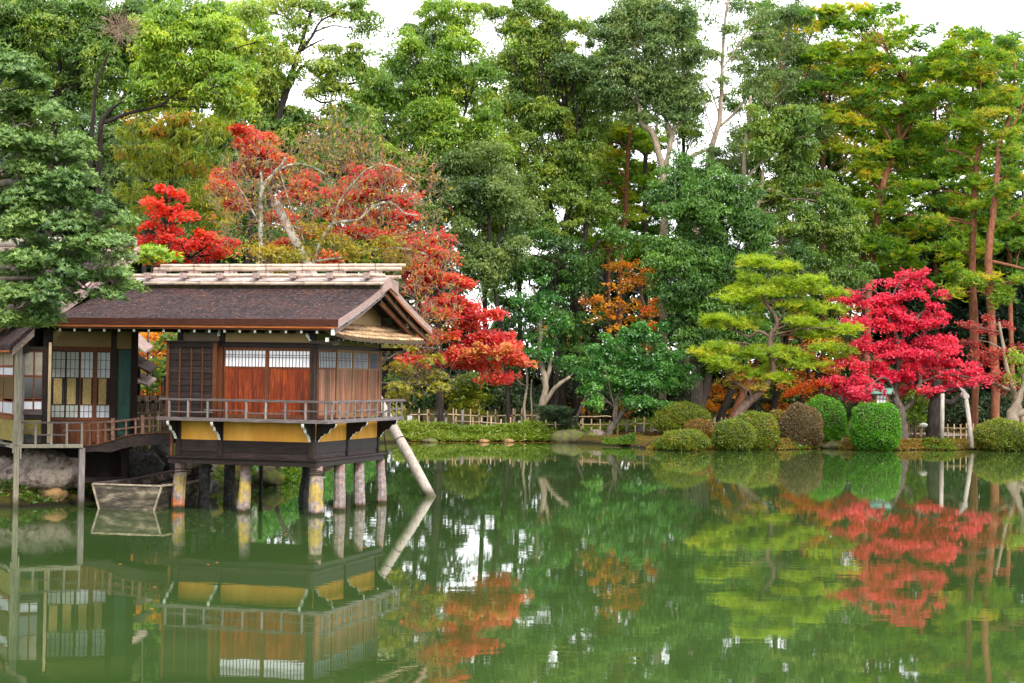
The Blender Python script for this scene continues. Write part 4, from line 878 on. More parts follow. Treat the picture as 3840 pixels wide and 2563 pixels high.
# ------------------------------------------------------------------ big leaning prop log
a, b = G(1611 / S, 1861 / S), AT(630, 463, 57.5)
mb = MB(); n = 9; rg = random.Random(2); pts = []; rr = []
for k in range(n + 1): t = k / n; p = a + (b - a) * t + np.array((rg.uniform(-.02, .02), 0, 0)); pts.append(p); rr.append(.155 - .02 * t)
pts = [a - (b - a) / np.linalg.norm(b - a) * .8] + pts; rr = [.155] + rr
pl_ = empty('leaning_prop_log', tuple(a), 0, 'long pale leaning log standing in the pond and rising behind the pavilion', 'prop log')
mb.tube(pts, rr, 14, rough=.05, rng=rg); mb.build('log', M['post'], pl_, off=a, smooth=True)
d = (b - a) / np.linalg.norm(b - a)
for t in (2.0, 2.6, 2.95, 15.6, 15.9, 16.2, 16.5):
    c = a + d * t; r = MB(); x_ = np.cross(d, (0, 1, 0)); x_ /= np.linalg.norm(x_); y_ = np.cross(d, x_); R_ = .165 - .02 * t / 19
    r.tube([c + (x_ * math.cos(q) + y_ * math.sin(q)) * R_ + d * .03 * math.sin(q) for q in np.linspace(0, 2 * math.pi, 15)], .013, 4, cap=False); r.build('wire_band', M['rope'], pl_, off=a)
c0_ = a + d * 3.0 + np.array((-.16, -.1, 0)); mb = MB(); mb.tube([c0_ + np.array(q) for q in ((-.25, 0, .45), (-.08, 0, .15), (0, 0, -.2), (.12, 0, -.6), (.22, 0, -1.2))], .02, 5); mb.build('loose_cable', M['blackm'], pl_, off=a)
# ------------------------------------------------------------------ rocks
def rock(name, c, r, mat, seed, label, cat='rock', flat=0.0, group=None, sub=3):
    import bmesh
    from mathutils import noise as mn
    bm = bmesh.new(); bmesh.ops.create_icosphere(bm, subdivisions=sub, radius=1)
    for v in bm.verts:
        p = v.co * 1.1 + Vector((seed * 3.7, seed * 1.3, 0)); k = 1 + .36 * mn.noise(p) + .22 * mn.noise(p * 2.3) + .13 * mn.noise(p * 5.0)
        cell = mn.cell(p * 1.4); v.co *= k * (1 + .06 * cell)
        if v.co.z < -.35: v.co.z = -.35 + (v.co.z + .35) * .4
        if flat and v.co.z > flat: v.co.z = flat + (v.co.z - flat) * .35
    for v in bm.verts: v.co = Vector((v.co.x * r[0], v.co.y * r[1], v.co.z * r[2]))
    me = bpy.data.meshes.new(name); bm.to_mesh(me); bm.free(); me.materials.append(mat); me.polygons.foreach_set('use_smooth', np.ones(len(me.polygons), bool))
    o = bpy.data.objects.new(name, me); COL.objects.link(o); o.location = c; return tag(o, label, cat, group)
def RP(px, py, Y): return tuple(AT(px, py, Y))
rock('boulder', RP(100, 1092, 48.2), (.98, .8, .72), M['rock'], 1, 'largest grey-brown boulder between the two veranda posts', 'boulder')
rock('boulder', RP(8, 1085, 48.6), (.45, .5, .5), M['rock'], 2, 'grey boulder left of the mossy corner post', 'boulder')
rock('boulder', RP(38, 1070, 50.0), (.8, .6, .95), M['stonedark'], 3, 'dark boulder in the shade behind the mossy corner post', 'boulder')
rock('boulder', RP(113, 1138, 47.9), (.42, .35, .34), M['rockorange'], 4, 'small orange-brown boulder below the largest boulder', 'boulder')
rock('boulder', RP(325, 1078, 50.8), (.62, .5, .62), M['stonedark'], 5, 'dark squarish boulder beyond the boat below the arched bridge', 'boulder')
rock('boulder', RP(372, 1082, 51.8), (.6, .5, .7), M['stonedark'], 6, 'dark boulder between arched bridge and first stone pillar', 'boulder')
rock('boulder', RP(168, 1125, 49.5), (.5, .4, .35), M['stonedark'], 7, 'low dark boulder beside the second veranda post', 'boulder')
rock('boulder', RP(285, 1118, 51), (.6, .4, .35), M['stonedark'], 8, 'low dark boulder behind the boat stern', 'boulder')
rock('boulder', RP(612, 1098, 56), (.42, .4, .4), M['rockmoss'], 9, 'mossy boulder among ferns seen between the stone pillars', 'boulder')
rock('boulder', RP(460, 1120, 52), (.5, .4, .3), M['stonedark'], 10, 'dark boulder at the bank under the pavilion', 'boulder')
C5 = lambda cx, cy: ((1400 + cx / 2.135) / S, (1400 + cy / 2.135) / S)
for i, (cx, cy, rx, rz, m, lb) in enumerate([
    (1525, 528, .75, .5, 'rockmoss', 'mossy bank stone at the end of the bamboo grass'), (1590, 520, .75, .55, 'rockmoss', 'mossy bank stone under the small cloud-pruned pine'), (1655, 530, .6, .45, 'rockmoss', 'low mossy bank stone right of the cloud-pruned pine'),
    (1725, 522, .8, .5, 'rockmoss', 'broad yellow-mossed bank stone at the water'), (1800, 505, .65, .55, 'rock', 'grey bank stone at the foot of the leaning camellia trunk'), (1845, 525, .5, .4, 'rockmoss', 'small mossy bank stone right of the camellia trunk'),
    (2148, 505, .42, .75, 'stonedark', 'upright dark stone standing in the water near the hedges'), (2215, 540, .8, .45, 'stonedark', 'low dark stone between upright stone and hedges'), (2090, 545, .6, .35, 'stonedark', 'flat dark stone left of the upright stone'),
    (1080, 530, .34, .16, 'rockorange', 'flat tan stone under the bamboo grass'), (450, 525, .45, .18, 'rockmoss', 'flat tan stone near the leaning log'), (880, 528, .3, .14, 'rockorange', 'small tan stone at the waterline under bamboo grass')]):
    px, py = C5(cx, cy); g_ = G(px, (1400 + 556 / 2.135) / S); rock('bank_stone', (g_[0], g_[1] + rx * .6, rz * .35), (rx, rx * .8, rz), M[m], 20 + i, lb, 'stone', sub=2)
C6 = lambda cx, cy: ((2400 + cx / 2.936) / S, (1300 + cy / 2.936) / S)
for i, (cx, cy, rx, rz, m, lb) in enumerate([(1062, 1140, .13, .24, 'rockwhite', 'small bright white stone at the water in front of hedges'), (1583, 1130, .32, .28, 'rock', 'pinkish rounded stone right of the wide front hedge'), (1757, 1132, .15, .15, 'rockwhite', 'small pale stone on the shore below the plum-brown hedge'),
                                        (2030, 1110, .2, .14, 'rockwhite', 'small pale stone below the tall bright green hedge'), (30, 1000, .3, .5, 'stonedark', 'dark stone at the shore left of the front hedges'), (150, 1060, .8, .4, 'stonedark', 'low dark stone touching the frontmost olive hedge')]):
    px, py = C6(cx, cy); g_ = G(px, min(py, 1037)); rock('shore_stone', (g_[0], g_[1] + rx * .3, rz * .45), (rx, rx, rz), M[m], 40 + i, lb, 'stone', sub=2)
C7 = lambda cx, cy: ((3100 + cx / 3.136) / S, (1300 + cy / 3.136) / S)
for i, (cx, rx, rz, m, lb) in enumerate([(80, .6, .3, 'rockmoss', 'mossy stone at the water below the bright green hedge'), (280, .7, .4, 'rockmoss', 'rusty mossy stone between the two bright green hedges'), (930, .8, .38, 'rockmoss', 'mossy stone right of the roundest green hedge'), (1090, .9, .42, 'rockmoss', 'mossy stone below the white lamp dish'), (1290, .9, .4, 'rockmoss', 'mossy stone in front of the straight prop pole'), (1640, .6, .28, 'rockmoss', 'mossy stone below the slanting prop pole'), (1740, .5, .3, 'stonedark', 'dark stone left of the last round hedge')]):
    px, py = C7(cx, 1205); g_ = G(px, py); rock('shore_stone', (g_[0], g_[1] + rx * .7, rz * .3), (rx, rx * .8, rz), M[m], 50 + i, lb, 'stone', sub=2)
# ------------------------------------------------------------------ low bamboo fences on the far bank
def bfence(label, runs, rails, posts, thick, hp, seed):
    """runs: plan polyline; posts: picture columns (P); rails: heights above ground"""
    pts = np.array(runs, float); rg = random.Random(seed); base = pts[0]; f = empty('bamboo_fence', (base[0], base[1], g1(*base)), 0, label, 'fence'); off = np.array(f.location)
    def on(px):
        d = ray(px, 1000)[:2]
        for a, b in zip(pts[:-1], pts[1:]):
            A = np.array([[d[0], -(b - a)[0]], [d[1], -(b - a)[1]]]); t, s = np.linalg.solve(A, a)
            if -1e-6 <= s <= 1 + 1e-6 and t > 0: return a + (b - a) * s
        return None
    for rz in rails:
        mb = MB(); seg = []
        for a, b in zip(pts[:-1], pts[1:]):
            n = max(2, int(np.linalg.norm(b - a) / 1.6)); seg += [a + (b - a) * k / n for k in range(n)]
        seg.append(pts[-1]); mb.tube([(q[0], q[1] - .02, g1(q[0], q[1]) + rz + rg.uniform(-.015, .015)) for q in seg], .030, 7); mb.build('bamboo_rail', M['bambooV'], f, off=off, smooth=True)
    src = None
    for px in posts:
        q = on(px)
        if q is None: continue
        h = hp * rg.uniform(.94, 1.06); z = g1(q[0], q[1])
        if src is None:
            m2 = MB(); m2.tube([(0, 0, -.1), (0, 0, .3), (0, 0, .31), (0, 0, .32), (0, 0, 1)], [.042, .042, .047, .042, .041], 8); src = m2.build('bamboo_post', M['bambooV'], f, smooth=False); src.location = (q[0] - off[0], q[1] - off[1], z - off[2]); src.scale = (1, 1, h)
        else: dup(src, f, (q[0] - off[0], q[1] - off[1], z - off[2]), (rg.uniform(-.03, .03), rg.uniform(-.03, .03), rg.random() * 6), (1, 1, h))
        for rz in rails:
            m3 = MB(); m3.beam((q[0] - .05, q[1] - .06, z + rz), (q[0] + .05, q[1] - .06, z + rz), .02, .09); m3.build('rope_knot', M['rope'], f, off=off) if px in posts[::2] else None
    for px in thick:
        q = on(px)
        if q is not None: m2 = MB(); z = g1(*q); m2.tube([(q[0], q[1] - .08, z - .1), (q[0], q[1] - .08, z + hp * .9)], .085, 9); m2.build('fence_post', M['greyv'], f, off=off, smooth=True)
    return f
p5 = lambda L_: [C5(c, 400)[0] for c in L_]
bfence('bamboo rail fence beyond the path behind the bamboo grass', [(-5.8, 104.2), (-1.5, 104.6), (4.8, 104.3), (6.2, 104.8)], (.48, .80) if 0 else (.66,), p5([363, 432, 441, 640, 657, 775, 846, 912, 978, 1062, 1120, 1129, 1185, 1328, 1345]), p5([712]), 1.02, 1)
p6 = [C6(c, 800)[0] for c in (40, 120, 200, 290, 380, 470, 560, 650, 740, 808, 825, 900, 935, 1000, 1080, 1160, 1240, 1320, 1400, 1480, 1560, 1640, 1720, 1800, 1880, 1960, 2050, 2140, 2230, 2310, 2330)]
p7 = [C7(c, 1000)[0] for c in (380, 450, 520, 600, 690, 780, 860, 970, 1000, 1045, 1100, 1115, 1180, 1250, 1330, 1425, 1495, 1575, 1640, 1720, 1800, 1900, 2000, 2100, 2200)]
bfence('long bamboo rail fence between the gravel path and the round hedges', [(-3.2, 100.6), (2, 99.6), (8, 99.4), (14, 100.2), (20, 100.6), (27, 100.6), (34, 100.6)], (.40, .55) if 0 else (.52,),
       p5([430, 795, 863, 943, 1020, 1095, 1240, 1312, 1380, 1460, 1530, 1600, 1661, 1677, 1745, 1815, 1889, 1955, 2097, 2165, 2240]) + p6 + p7, p5([1167, 2027, 1591]), .84, 2)
# garden spotlights on stakes and a small sign
for (cx, lb) in ((500, 'first dark spotlight on a stake nearest the pavilion'), (582, 'second dark spotlight on a stake right of the first')):
    px, py = C5(cx, 430); g_ = AT(px, py, 98.3); s_ = empty('garden_spotlight', tuple(g_), 0, lb, 'spotlight', 'stake spotlights by the fence'); mb = MB(); mb.box(-.06, .06, -.03, .03, -.1, .5); mb.build('stake', M['greyv'], s_)
    mb = MB(); mb.tube([(0, -.12, .74), (0, 0, .72), (0, .1, .68)], [.10, .09, .05], 10).box(-.025, .025, -.025, .025, .5, .68); mb.build('lamp_head', M['blackm'], s_)
px, py = (1330 + 1620 / 7.83) / S, (1440 + 1100 / 7.83) / S; g_ = AT(px, py, 97); s_ = empty('small_sign', (g_[0], g_[1], g1(g_[0], g_[1])), 0, 'small pale plate sign beside the pavilion deck end', 'sign'); mb = MB(); mb.box(-.05, .05, -.02, .02, 0, g_[2] - g1(g_[0], g_[1])); mb.build('stake', M['blackm'], s_)
mb = MB(); hz_ = g_[2] - g1(g_[0], g_[1]); mb.box(-.13, .13, -.04, -.02, hz_, hz_ + .30); mb.box(-.04, .04, -.045, -.0405, hz_ + .04, hz_ + .11); mb.build('plate', M['metal'], s_)
# tree props: one straight pole, one slanting pole with a cross log
def PD(cx, cy, Y): return AT(*C7(cx, cy), Y)
a, b = PD(1355, 1075, 96.5), PD(1363, 555, 96.5); s_ = empty('straight_prop_pole', tuple(a), 0, 'straight pale prop pole standing under the crimson maple', 'prop pole'); mb = MB(); mb.tube([a - (0, 0, .3), (a + b) / 2, b], [.12, .115, .105], 12); mb.build('pole', M['post'], s_, off=a, smooth=True)
a, b = PD(1710, 1110, 95.8), PD(1635, 590, 96.5); s_ = empty('slanting_prop_pole', tuple(a), 0, 'slanting pale prop pole with cross log lashed to the maple limb', 'prop pole'); mb = MB(); mb.tube([a - (0, 0, .4), (a + b) / 2, b], [.125, .12, .115], 12); mb.build('pole', M['post'], s_, off=a, smooth=True)
c = PD(1632, 585, 96.0); mb = MB(); mb.tube([c + np.array((-.1, -.6, 0)), c + np.array((.08, .8, .05))], .16, 14); mb.build('cross_log', M['post'], s_, off=a)
mb = MB()
for k in range(6): mb.tube([PD(1560 + k * 9, 480 + k * 4, 95.7), PD(1620 + k * 8, 565, 95.6)], .025, 4)
mb.build('rope_lashing', M['greyv'], s_, off=a)
# white dish lamp
c = PD(1135, 932, 97); gzz = g1(c[0], c[1]); s_ = empty('dish_lamp', (c[0], c[1], gzz), 0, 'white dish lamp on thin black stem below the crimson maple', 'lamp'); off = np.array(s_.location)
mb = MB(); K = 20; rings = [(.02, -.05), (.13, -.025), (.225, .02), (.235, .03)]
tl = Matrix.Rotation(math.radians(148), 3, 'X')
for r_, z_ in rings:
    for k in range(K): mb.v.append(tuple(np.array(tl @ Vector((r_ * .95 * math.cos(2 * math.pi * k / K), r_ * math.sin(2 * math.pi * k / K), -z_))) + c))
for i in range(3):
    for k in range(K): mb.f.append((i * K + k, i * K + (k + 1) % K, (i + 1) * K + (k + 1) % K, (i + 1) * K + k)); mb.mi.append(0)
mb.f.append(tuple(range(K))); mb.mi.append(0); o = mb.build('dish', M['rockwhite'], s_, off=off, smooth=True); mo = o.modifiers.new('thick', 'SOLIDIFY'); mo.thickness = .03
mb = MB(); mb.tube([(c[0], c[1], gzz), (c[0], c[1], c[2] - .05)], .03, 6); mb.build('stem', M['blackm'], s_, off=off)
# copper-roofed lantern
lc = PD(655, 690, 97.0); gzz = g1(lc[0], lc[1]); SCL = .60
lan = empty('garden_lantern', (lc[0], lc[1], gzz), math.radians(-24), 'wooden lantern with green copper roof behind the roundest green hedge', 'lantern'); z0 = (lc[2] - gzz) / SCL; lan.scale = (SCL,) * 3
def lp(n, m, mb, **k): return mb.build(n, m, lan, **k)
mb = MB(); mb.box(-.10, .10, -.10, .10, 0, z0 - .1); lp('pedestal', M['greyv'], mb)
mb = MB(); mb.box(-.62, .62, -.52, .52, z0 - .02, z0 + .07).box(-.42, .42, -.36, .36, z0 - .14, z0 - .022); lp('platform', M['greyv'], mb)
for x in (-.44, -.15, .15, .44):
    for y in (-.36, .36):
        if abs(x) > .3: mb = MB(); mb.beam((x, y, z0 + .07), (x * 1.08, y * 1.08, z0 + 1.0), .09, .09, up=(0, 1, 0)); lp('corner_post', M['framel'], mb)
for (n_, w_) in (('x', .40), ('y', .33)):
    for s2 in (-1, 1):
        mb = MB()
        if n_ == 'x': mb.box(-.40, .40, s2 * .335 - .006, s2 * .335 + .006, z0 + .16, z0 + .94)
        else: mb.box(s2 * .415 - .006, s2 * .415 + .006, -.32, .32, z0 + .16, z0 + .94)
        pn = lp('paper_pane', M['paper'], mb)
        mb = MB()
        for t in (-.14, .14):
            if n_ == 'x': mb.box(t - .025, t + .025, s2 * .36 - .02, s2 * .36 + .02, z0 + .16, z0 + .94)
            else: mb.box(s2 * .44 - .02, s2 * .44 + .02, t - .02, t + .02, z0 + .16, z0 + .94)
        for t in (z0 + .12, z0 + .55, z0 + .96):
            if n_ == 'x': mb.box(-.42, .42, s2 * .36 - .017, s2 * .36 + .017, t - .03, t + .03)
            else: mb.box(s2 * .44 - .017, s2 * .44 + .017, -.33, .33, t - .03, t + .03)
        mb.build('pane_grid', M['frame'], pn)
for s2 in (-1, 1):
    mb = MB(); mb.prism([(s2 * .98, z0 + 1.02), (0, z0 + 1.52), (0, z0 + 1.46), (s2 * .98, z0 + .96)], 'y', -.85, .85) if 0 else mb.prism([(s2 * .72, z0 + 1.06), (0, z0 + 1.46), (0, z0 + 1.39), (s2 * .72, z0 + .99)], 'x', -.92, .92); lp('copper_roof', M['copper'], mb)
    for k in range(7): x = -.9 + k * .3; mb = MB(); mb.beam((x, s2 * .72, z0 + 1.07), (x, 0, z0 + 1.47), .035, .03, up=(1, 0, 0)); lp('roof_seam', M['copper'], mb)
    mb = MB(); mb.prism([(s2 * .70, z0 + .98), (0, z0 + 1.37), (0, z0 + 1.25), (s2 * .66, z0 + .90)], 'x', .86, .91); lp('gable_trim', M['framel'], mb)
mb = MB(); mb.box(-.95, .95, -.06, .06, z0 + 1.455, z0 + 1.53); lp('ridge_cap', M['copper'], mb)
mb = MB(); mb.prism([(-.6, z0 + .99), (0, z0 + 1.33), (.6, z0 + .99)], 'x', .5, .55); lp('gable_panel', M['cream'], mb)
# ------------------------------------------------------------------ foliage machinery
def unit(v): return v / (np.linalg.norm(v, axis=-1, keepdims=True) + 1e-9)
def rdir(rng, n): return unit(rng.normal(size=(n, 3)))
class Leaves:
    def __init__(s): s.q = []; s.t = []; s.ht = []; s.tri = []; s.tt = []
    def quads(s, P, D, N, L, W, tone, fold=.18):
        """pointed leaves: base, two shoulders, tip"""
        side = unit(np.cross(N, D)); L = np.asarray(L).reshape(-1, 1) if np.ndim(L) else L; W = np.asarray(W).reshape(-1, 1) if np.ndim(W) else W
        m = P + D * L * .45 + N * L * fold * .5; s.q.append(np.stack([P, m + side * W * .5, P + D * L, m - side * W * .5], 1)); s.t.append(np.repeat(tone, 4))
    def tris(s, P, D, N, L, W, tone):
        side = unit(np.cross(N, D)); L = np.asarray(L).reshape(-1, 1) if np.ndim(L) else L; W = np.asarray(W).reshape(-1, 1) if np.ndim(W) else W
        s.tri.append(np.stack([P + side * W * .5, P - side * W * .5, P + D * L], 1)); s.tt.append(np.repeat(tone, 3))
    def build(s, name, mat, parent=None, off=None, kind=None):
        off = np.zeros(3) if off is None else np.array(off)
        if s.q:
            V = np.concatenate(s.q).reshape(-1, 3) - off; F = np.arange(len(V), dtype=np.int32).reshape(-1, 4); o = mesh_np(name, V, F, mat, parent, attr=np.concatenate(s.t))
        if s.tri:
            V = np.concatenate(s.tri).reshape(-1, 3) - off; F = np.arange(len(V), dtype=np.int32).reshape(-1, 3); o = mesh_np(name, V, F, mat, parent, attr=np.concatenate(s.tt))
        if kind: o['kind'] = kind
        return o
def wnoise(P, f, ph):
    return (np.sin(P[:, 0] * f + ph) + np.sin(P[:, 2] * f * 1.3 + ph * 2.1 + P[:, 0] * f * .5) + np.sin(P[:, 1] * f * .9 + ph * .7)) / 3
def tuft_centres(rng, c, R, n, front=.72):
    """centres of twig clusters through an ellipsoid, thicker towards its skin and on the side towards the pond"""
    d = rdir(rng, n); flip = (d[:, 1] > 0) & (rng.random(n) < (front - .5) * 2); d[flip, 1] *= -1
    r = rng.random(n) ** .55 * 1.12; return c + d * r[:, None] * np.array(R)
def spray_broad(Lv, rng, C, sr, size, cov, tone0, droop=.15, asp=.5, up=.45):
    n = len(C); k = max(6, int(cov * math.pi * sr * sr / (size * size * asp * .25))); P0 = np.repeat(C, k, 0); m = n * k
    d = rdir(rng, m); d[:, 2] = np.where(rng.random(m) < .7, np.abs(d[:, 2]), d[:, 2]); rad = sr * np.repeat(rng.uniform(.45, 1.5, n), k) * rng.random(m) ** .45
    ax = np.repeat(rdir(rng, n), k, 0); P = P0 + d * rad[:, None] * np.array([1.0, 1.0, .7]); P += ax * (np.sum(d * ax, 1) * rad * .55)[:, None]; P[:, 2] -= .25 * rad; N = unit(d * .55 + np.array([0, 0, up]) + rdir(rng, m) * .75); D = unit(np.cross(N, rdir(rng, m)) + np.array([0, 0, -droop]))
    tone = np.clip(tone0 + .12 * np.repeat(rng.normal(size=n), k) + .13 * rng.normal(size=m) + .14 * wnoise(P, 1.1, tone0 * 20), 0, 1)
    tone = np.clip(tone + (rng.random(m) < .07) * .35, 0, 1)
    Lv.tris(P, D, N, size * rng.uniform(.6, 1.4, m), size * asp * rng.uniform(.8, 1.2, m), tone)
def spray_rosette(Lv, rng, C, sr, size, cov, tone0, asp=.3):
    n = len(C); k = max(3, int(cov * math.pi * sr * sr / (size * size * asp * .25) / 8)); d = rdir(rng, n * k); d[:, 2] = np.abs(d[:, 2]) * .9 - .15; d = unit(d)
    P0 = np.repeat(C, k, 0) + d * (sr * rng.random(n * k) ** .3)[:, None] * np.array([1.1, 1.1, .75]); ax = unit(d * .6 + np.array([0, -.15, .6]) + rdir(rng, n * k) * .3)
    q = 8; P = np.repeat(P0, q, 0); A = np.repeat(ax, q, 0); r = unit(np.cross(A, rdir(rng, n * k * q))); D = unit(r + A * .55); N = unit(A - r * .5)
    t = np.clip(tone0 + .12 * np.repeat(rng.normal(size=n * k), q) + .08 * rng.normal(size=len(P)) + .15 * wnoise(P, 2.2, 3), 0, 1)
    Lv.quads(P, D, N, size * rng.uniform(.7, 1.2, len(P)), size * asp, t)
def spray_maple(Lv, rng, C, sr, size, cov, tone0):
    n = len(C); k = max(8, int(cov * math.pi * sr * sr / (size * size * .3))); m = n * k; a = rng.random(m) * 2 * math.pi; r = sr * np.sqrt(rng.random(m)) * np.repeat(rng.uniform(.45, 1.5, n), k)
    tx = np.repeat(rng.normal(size=n) * .28, k); ty = np.repeat(rng.normal(size=n) * .25, k)
    P = np.repeat(C, k, 0) + np.stack([np.cos(a) * r * 1.15, np.sin(a) * r, rng.normal(size=m) * sr * .22 - .22 * (r / sr) ** 2 * sr + .06 + np.cos(a) * r * tx + np.sin(a) * r * ty], 1)
    N = unit(np.array([0, -.35, 1.0]) + rdir(rng, m) * .75); D = unit(np.cross(N, rdir(rng, m)))
    tone = np.clip(tone0 + .14 * np.repeat(rng.normal(size=n), k) + .12 * rng.normal(size=m) + .12 * wnoise(P, .9, tone0 * 9), 0, 1)
    Lv.tris(P, D, N, size * rng.uniform(.6, 1.4, m), size * .9, tone)
def spray_pine(Lv, rng, C, sr, size, cov, tone0, flat=.3, wd=.24):
    """pads of needle tufts: each tuft is a fan of slim needles pointing up and out"""
    n = len(C); k = max(5, int(cov * math.pi * sr * sr / (size * size * .36))); m = n * k; a = rng.random(m) * 2 * math.pi; r = sr * np.sqrt(rng.random(m)) * np.repeat(rng.uniform(.7, 1.35, n), k)
    tx = np.repeat(rng.normal(size=n) * .22, k); P0 = np.repeat(C, k, 0) + np.stack([np.cos(a) * r, np.sin(a) * r, rng.normal(size=m) * sr * flat * .8 - .25 * flat * sr * (r / sr) ** 2 + np.cos(a) * r * tx], 1); ax = unit(np.stack([np.cos(a) * r / sr * .5, np.sin(a) * r / sr * .5 - .1, np.ones(m) * .9], 1) + rdir(rng, m) * .35)
    q = 9; P = np.repeat(P0, q, 0); A = np.repeat(ax, q, 0); s2 = unit(np.cross(A, rdir(rng, m * q))); D = unit(A * rng.uniform(.15, 1.1, (m * q, 1)) + s2); N = unit(np.cross(D, rdir(rng, m * q)))
    tone = np.clip(np.repeat(tone0 + .16 * np.repeat(rng.normal(size=n), k) + .13 * rng.normal(size=m), q) + .05 * rng.normal(size=m * q) + .12 * wnoise(P, .8, tone0 * 7), 0, 1)
    Lv.tris(P, D, N, size * rng.uniform(.75, 1.2, m * q), size * wd, tone)
def spray_hang(Lv, rng, C, sr, size, cov, tone0):
    n = len(C); k = max(5, int(cov * math.pi * sr * sr / (size * size * .28))); m = n * k; d = rdir(rng, m); P0 = np.repeat(C, k, 0) + d * (sr * rng.random(m) ** .4)[:, None] * np.array([1.3, 1.3, .6])
    q = 6; P = np.repeat(P0, q, 0); D = unit(rdir(rng, m * q) * .7 + np.array([0, 0, -.75]) + np.repeat(d, q, 0) * .5); N = unit(np.cross(D, rdir(rng, m * q)))
    tone = np.clip(np.repeat(tone0 + .16 * np.repeat(rng.normal(size=n), k) + .12 * rng.normal(size=m), q), 0, 1); Lv.tris(P, D, N, size * rng.uniform(.8, 1.3, m * q), size * .2, tone)
STY = {'broad': (spray_broad, .62, .21, {}), 'oak': (spray_broad, .60, .20, dict(droop=.5, asp=.46)), 'grove': (spray_broad, .5, .18, {}), 'camellia': (spray_broad, .42, .16, dict(asp=.6)),
       'rosette': (spray_rosette, .36, .13, {}), 'maple': (spray_maple, .44, .13, {}), 'pine': (spray_pine, .62, .34, {}), 'padpine': (spray_pine, .45, .30, dict(flat=.25, wd=.13)), 'hang': (spray_hang, .5, .30, {})}
NL = [0]; TR = .66; RY = {'broad': 1.35, 'oak': 1.5, 'grove': 1.5, 'camellia': 1.25, 'rosette': 1.35, 'maple': 1.45, 'pine': 1.5, 'padpine': 1.9, 'hang': 1.3}
def limb(mb, a, b, r0, r1, rng, sag=.08, n=5, sides=5, wob=.06):
    a, b = np.array(a, float), np.array(b, float); L_ = np.linalg.norm(b - a); pts = []; rr = []
    o_ = rng.normal(size=3) * wob * L_
    for k in range(n + 1):
        t = k / n; p = a + (b - a) * t + o_ * math.sin(math.pi * t) + np.array((0, 0, sag * L_ * math.sin(math.pi * t))); p += rng.normal(size=3) * wob * .25 * L_ / n * (0 < k < n); pts.append(p); rr.append(r0 + (r1 - r0) * t ** .8)
    mb.tube(pts, rr, sides, cap=False); return pts
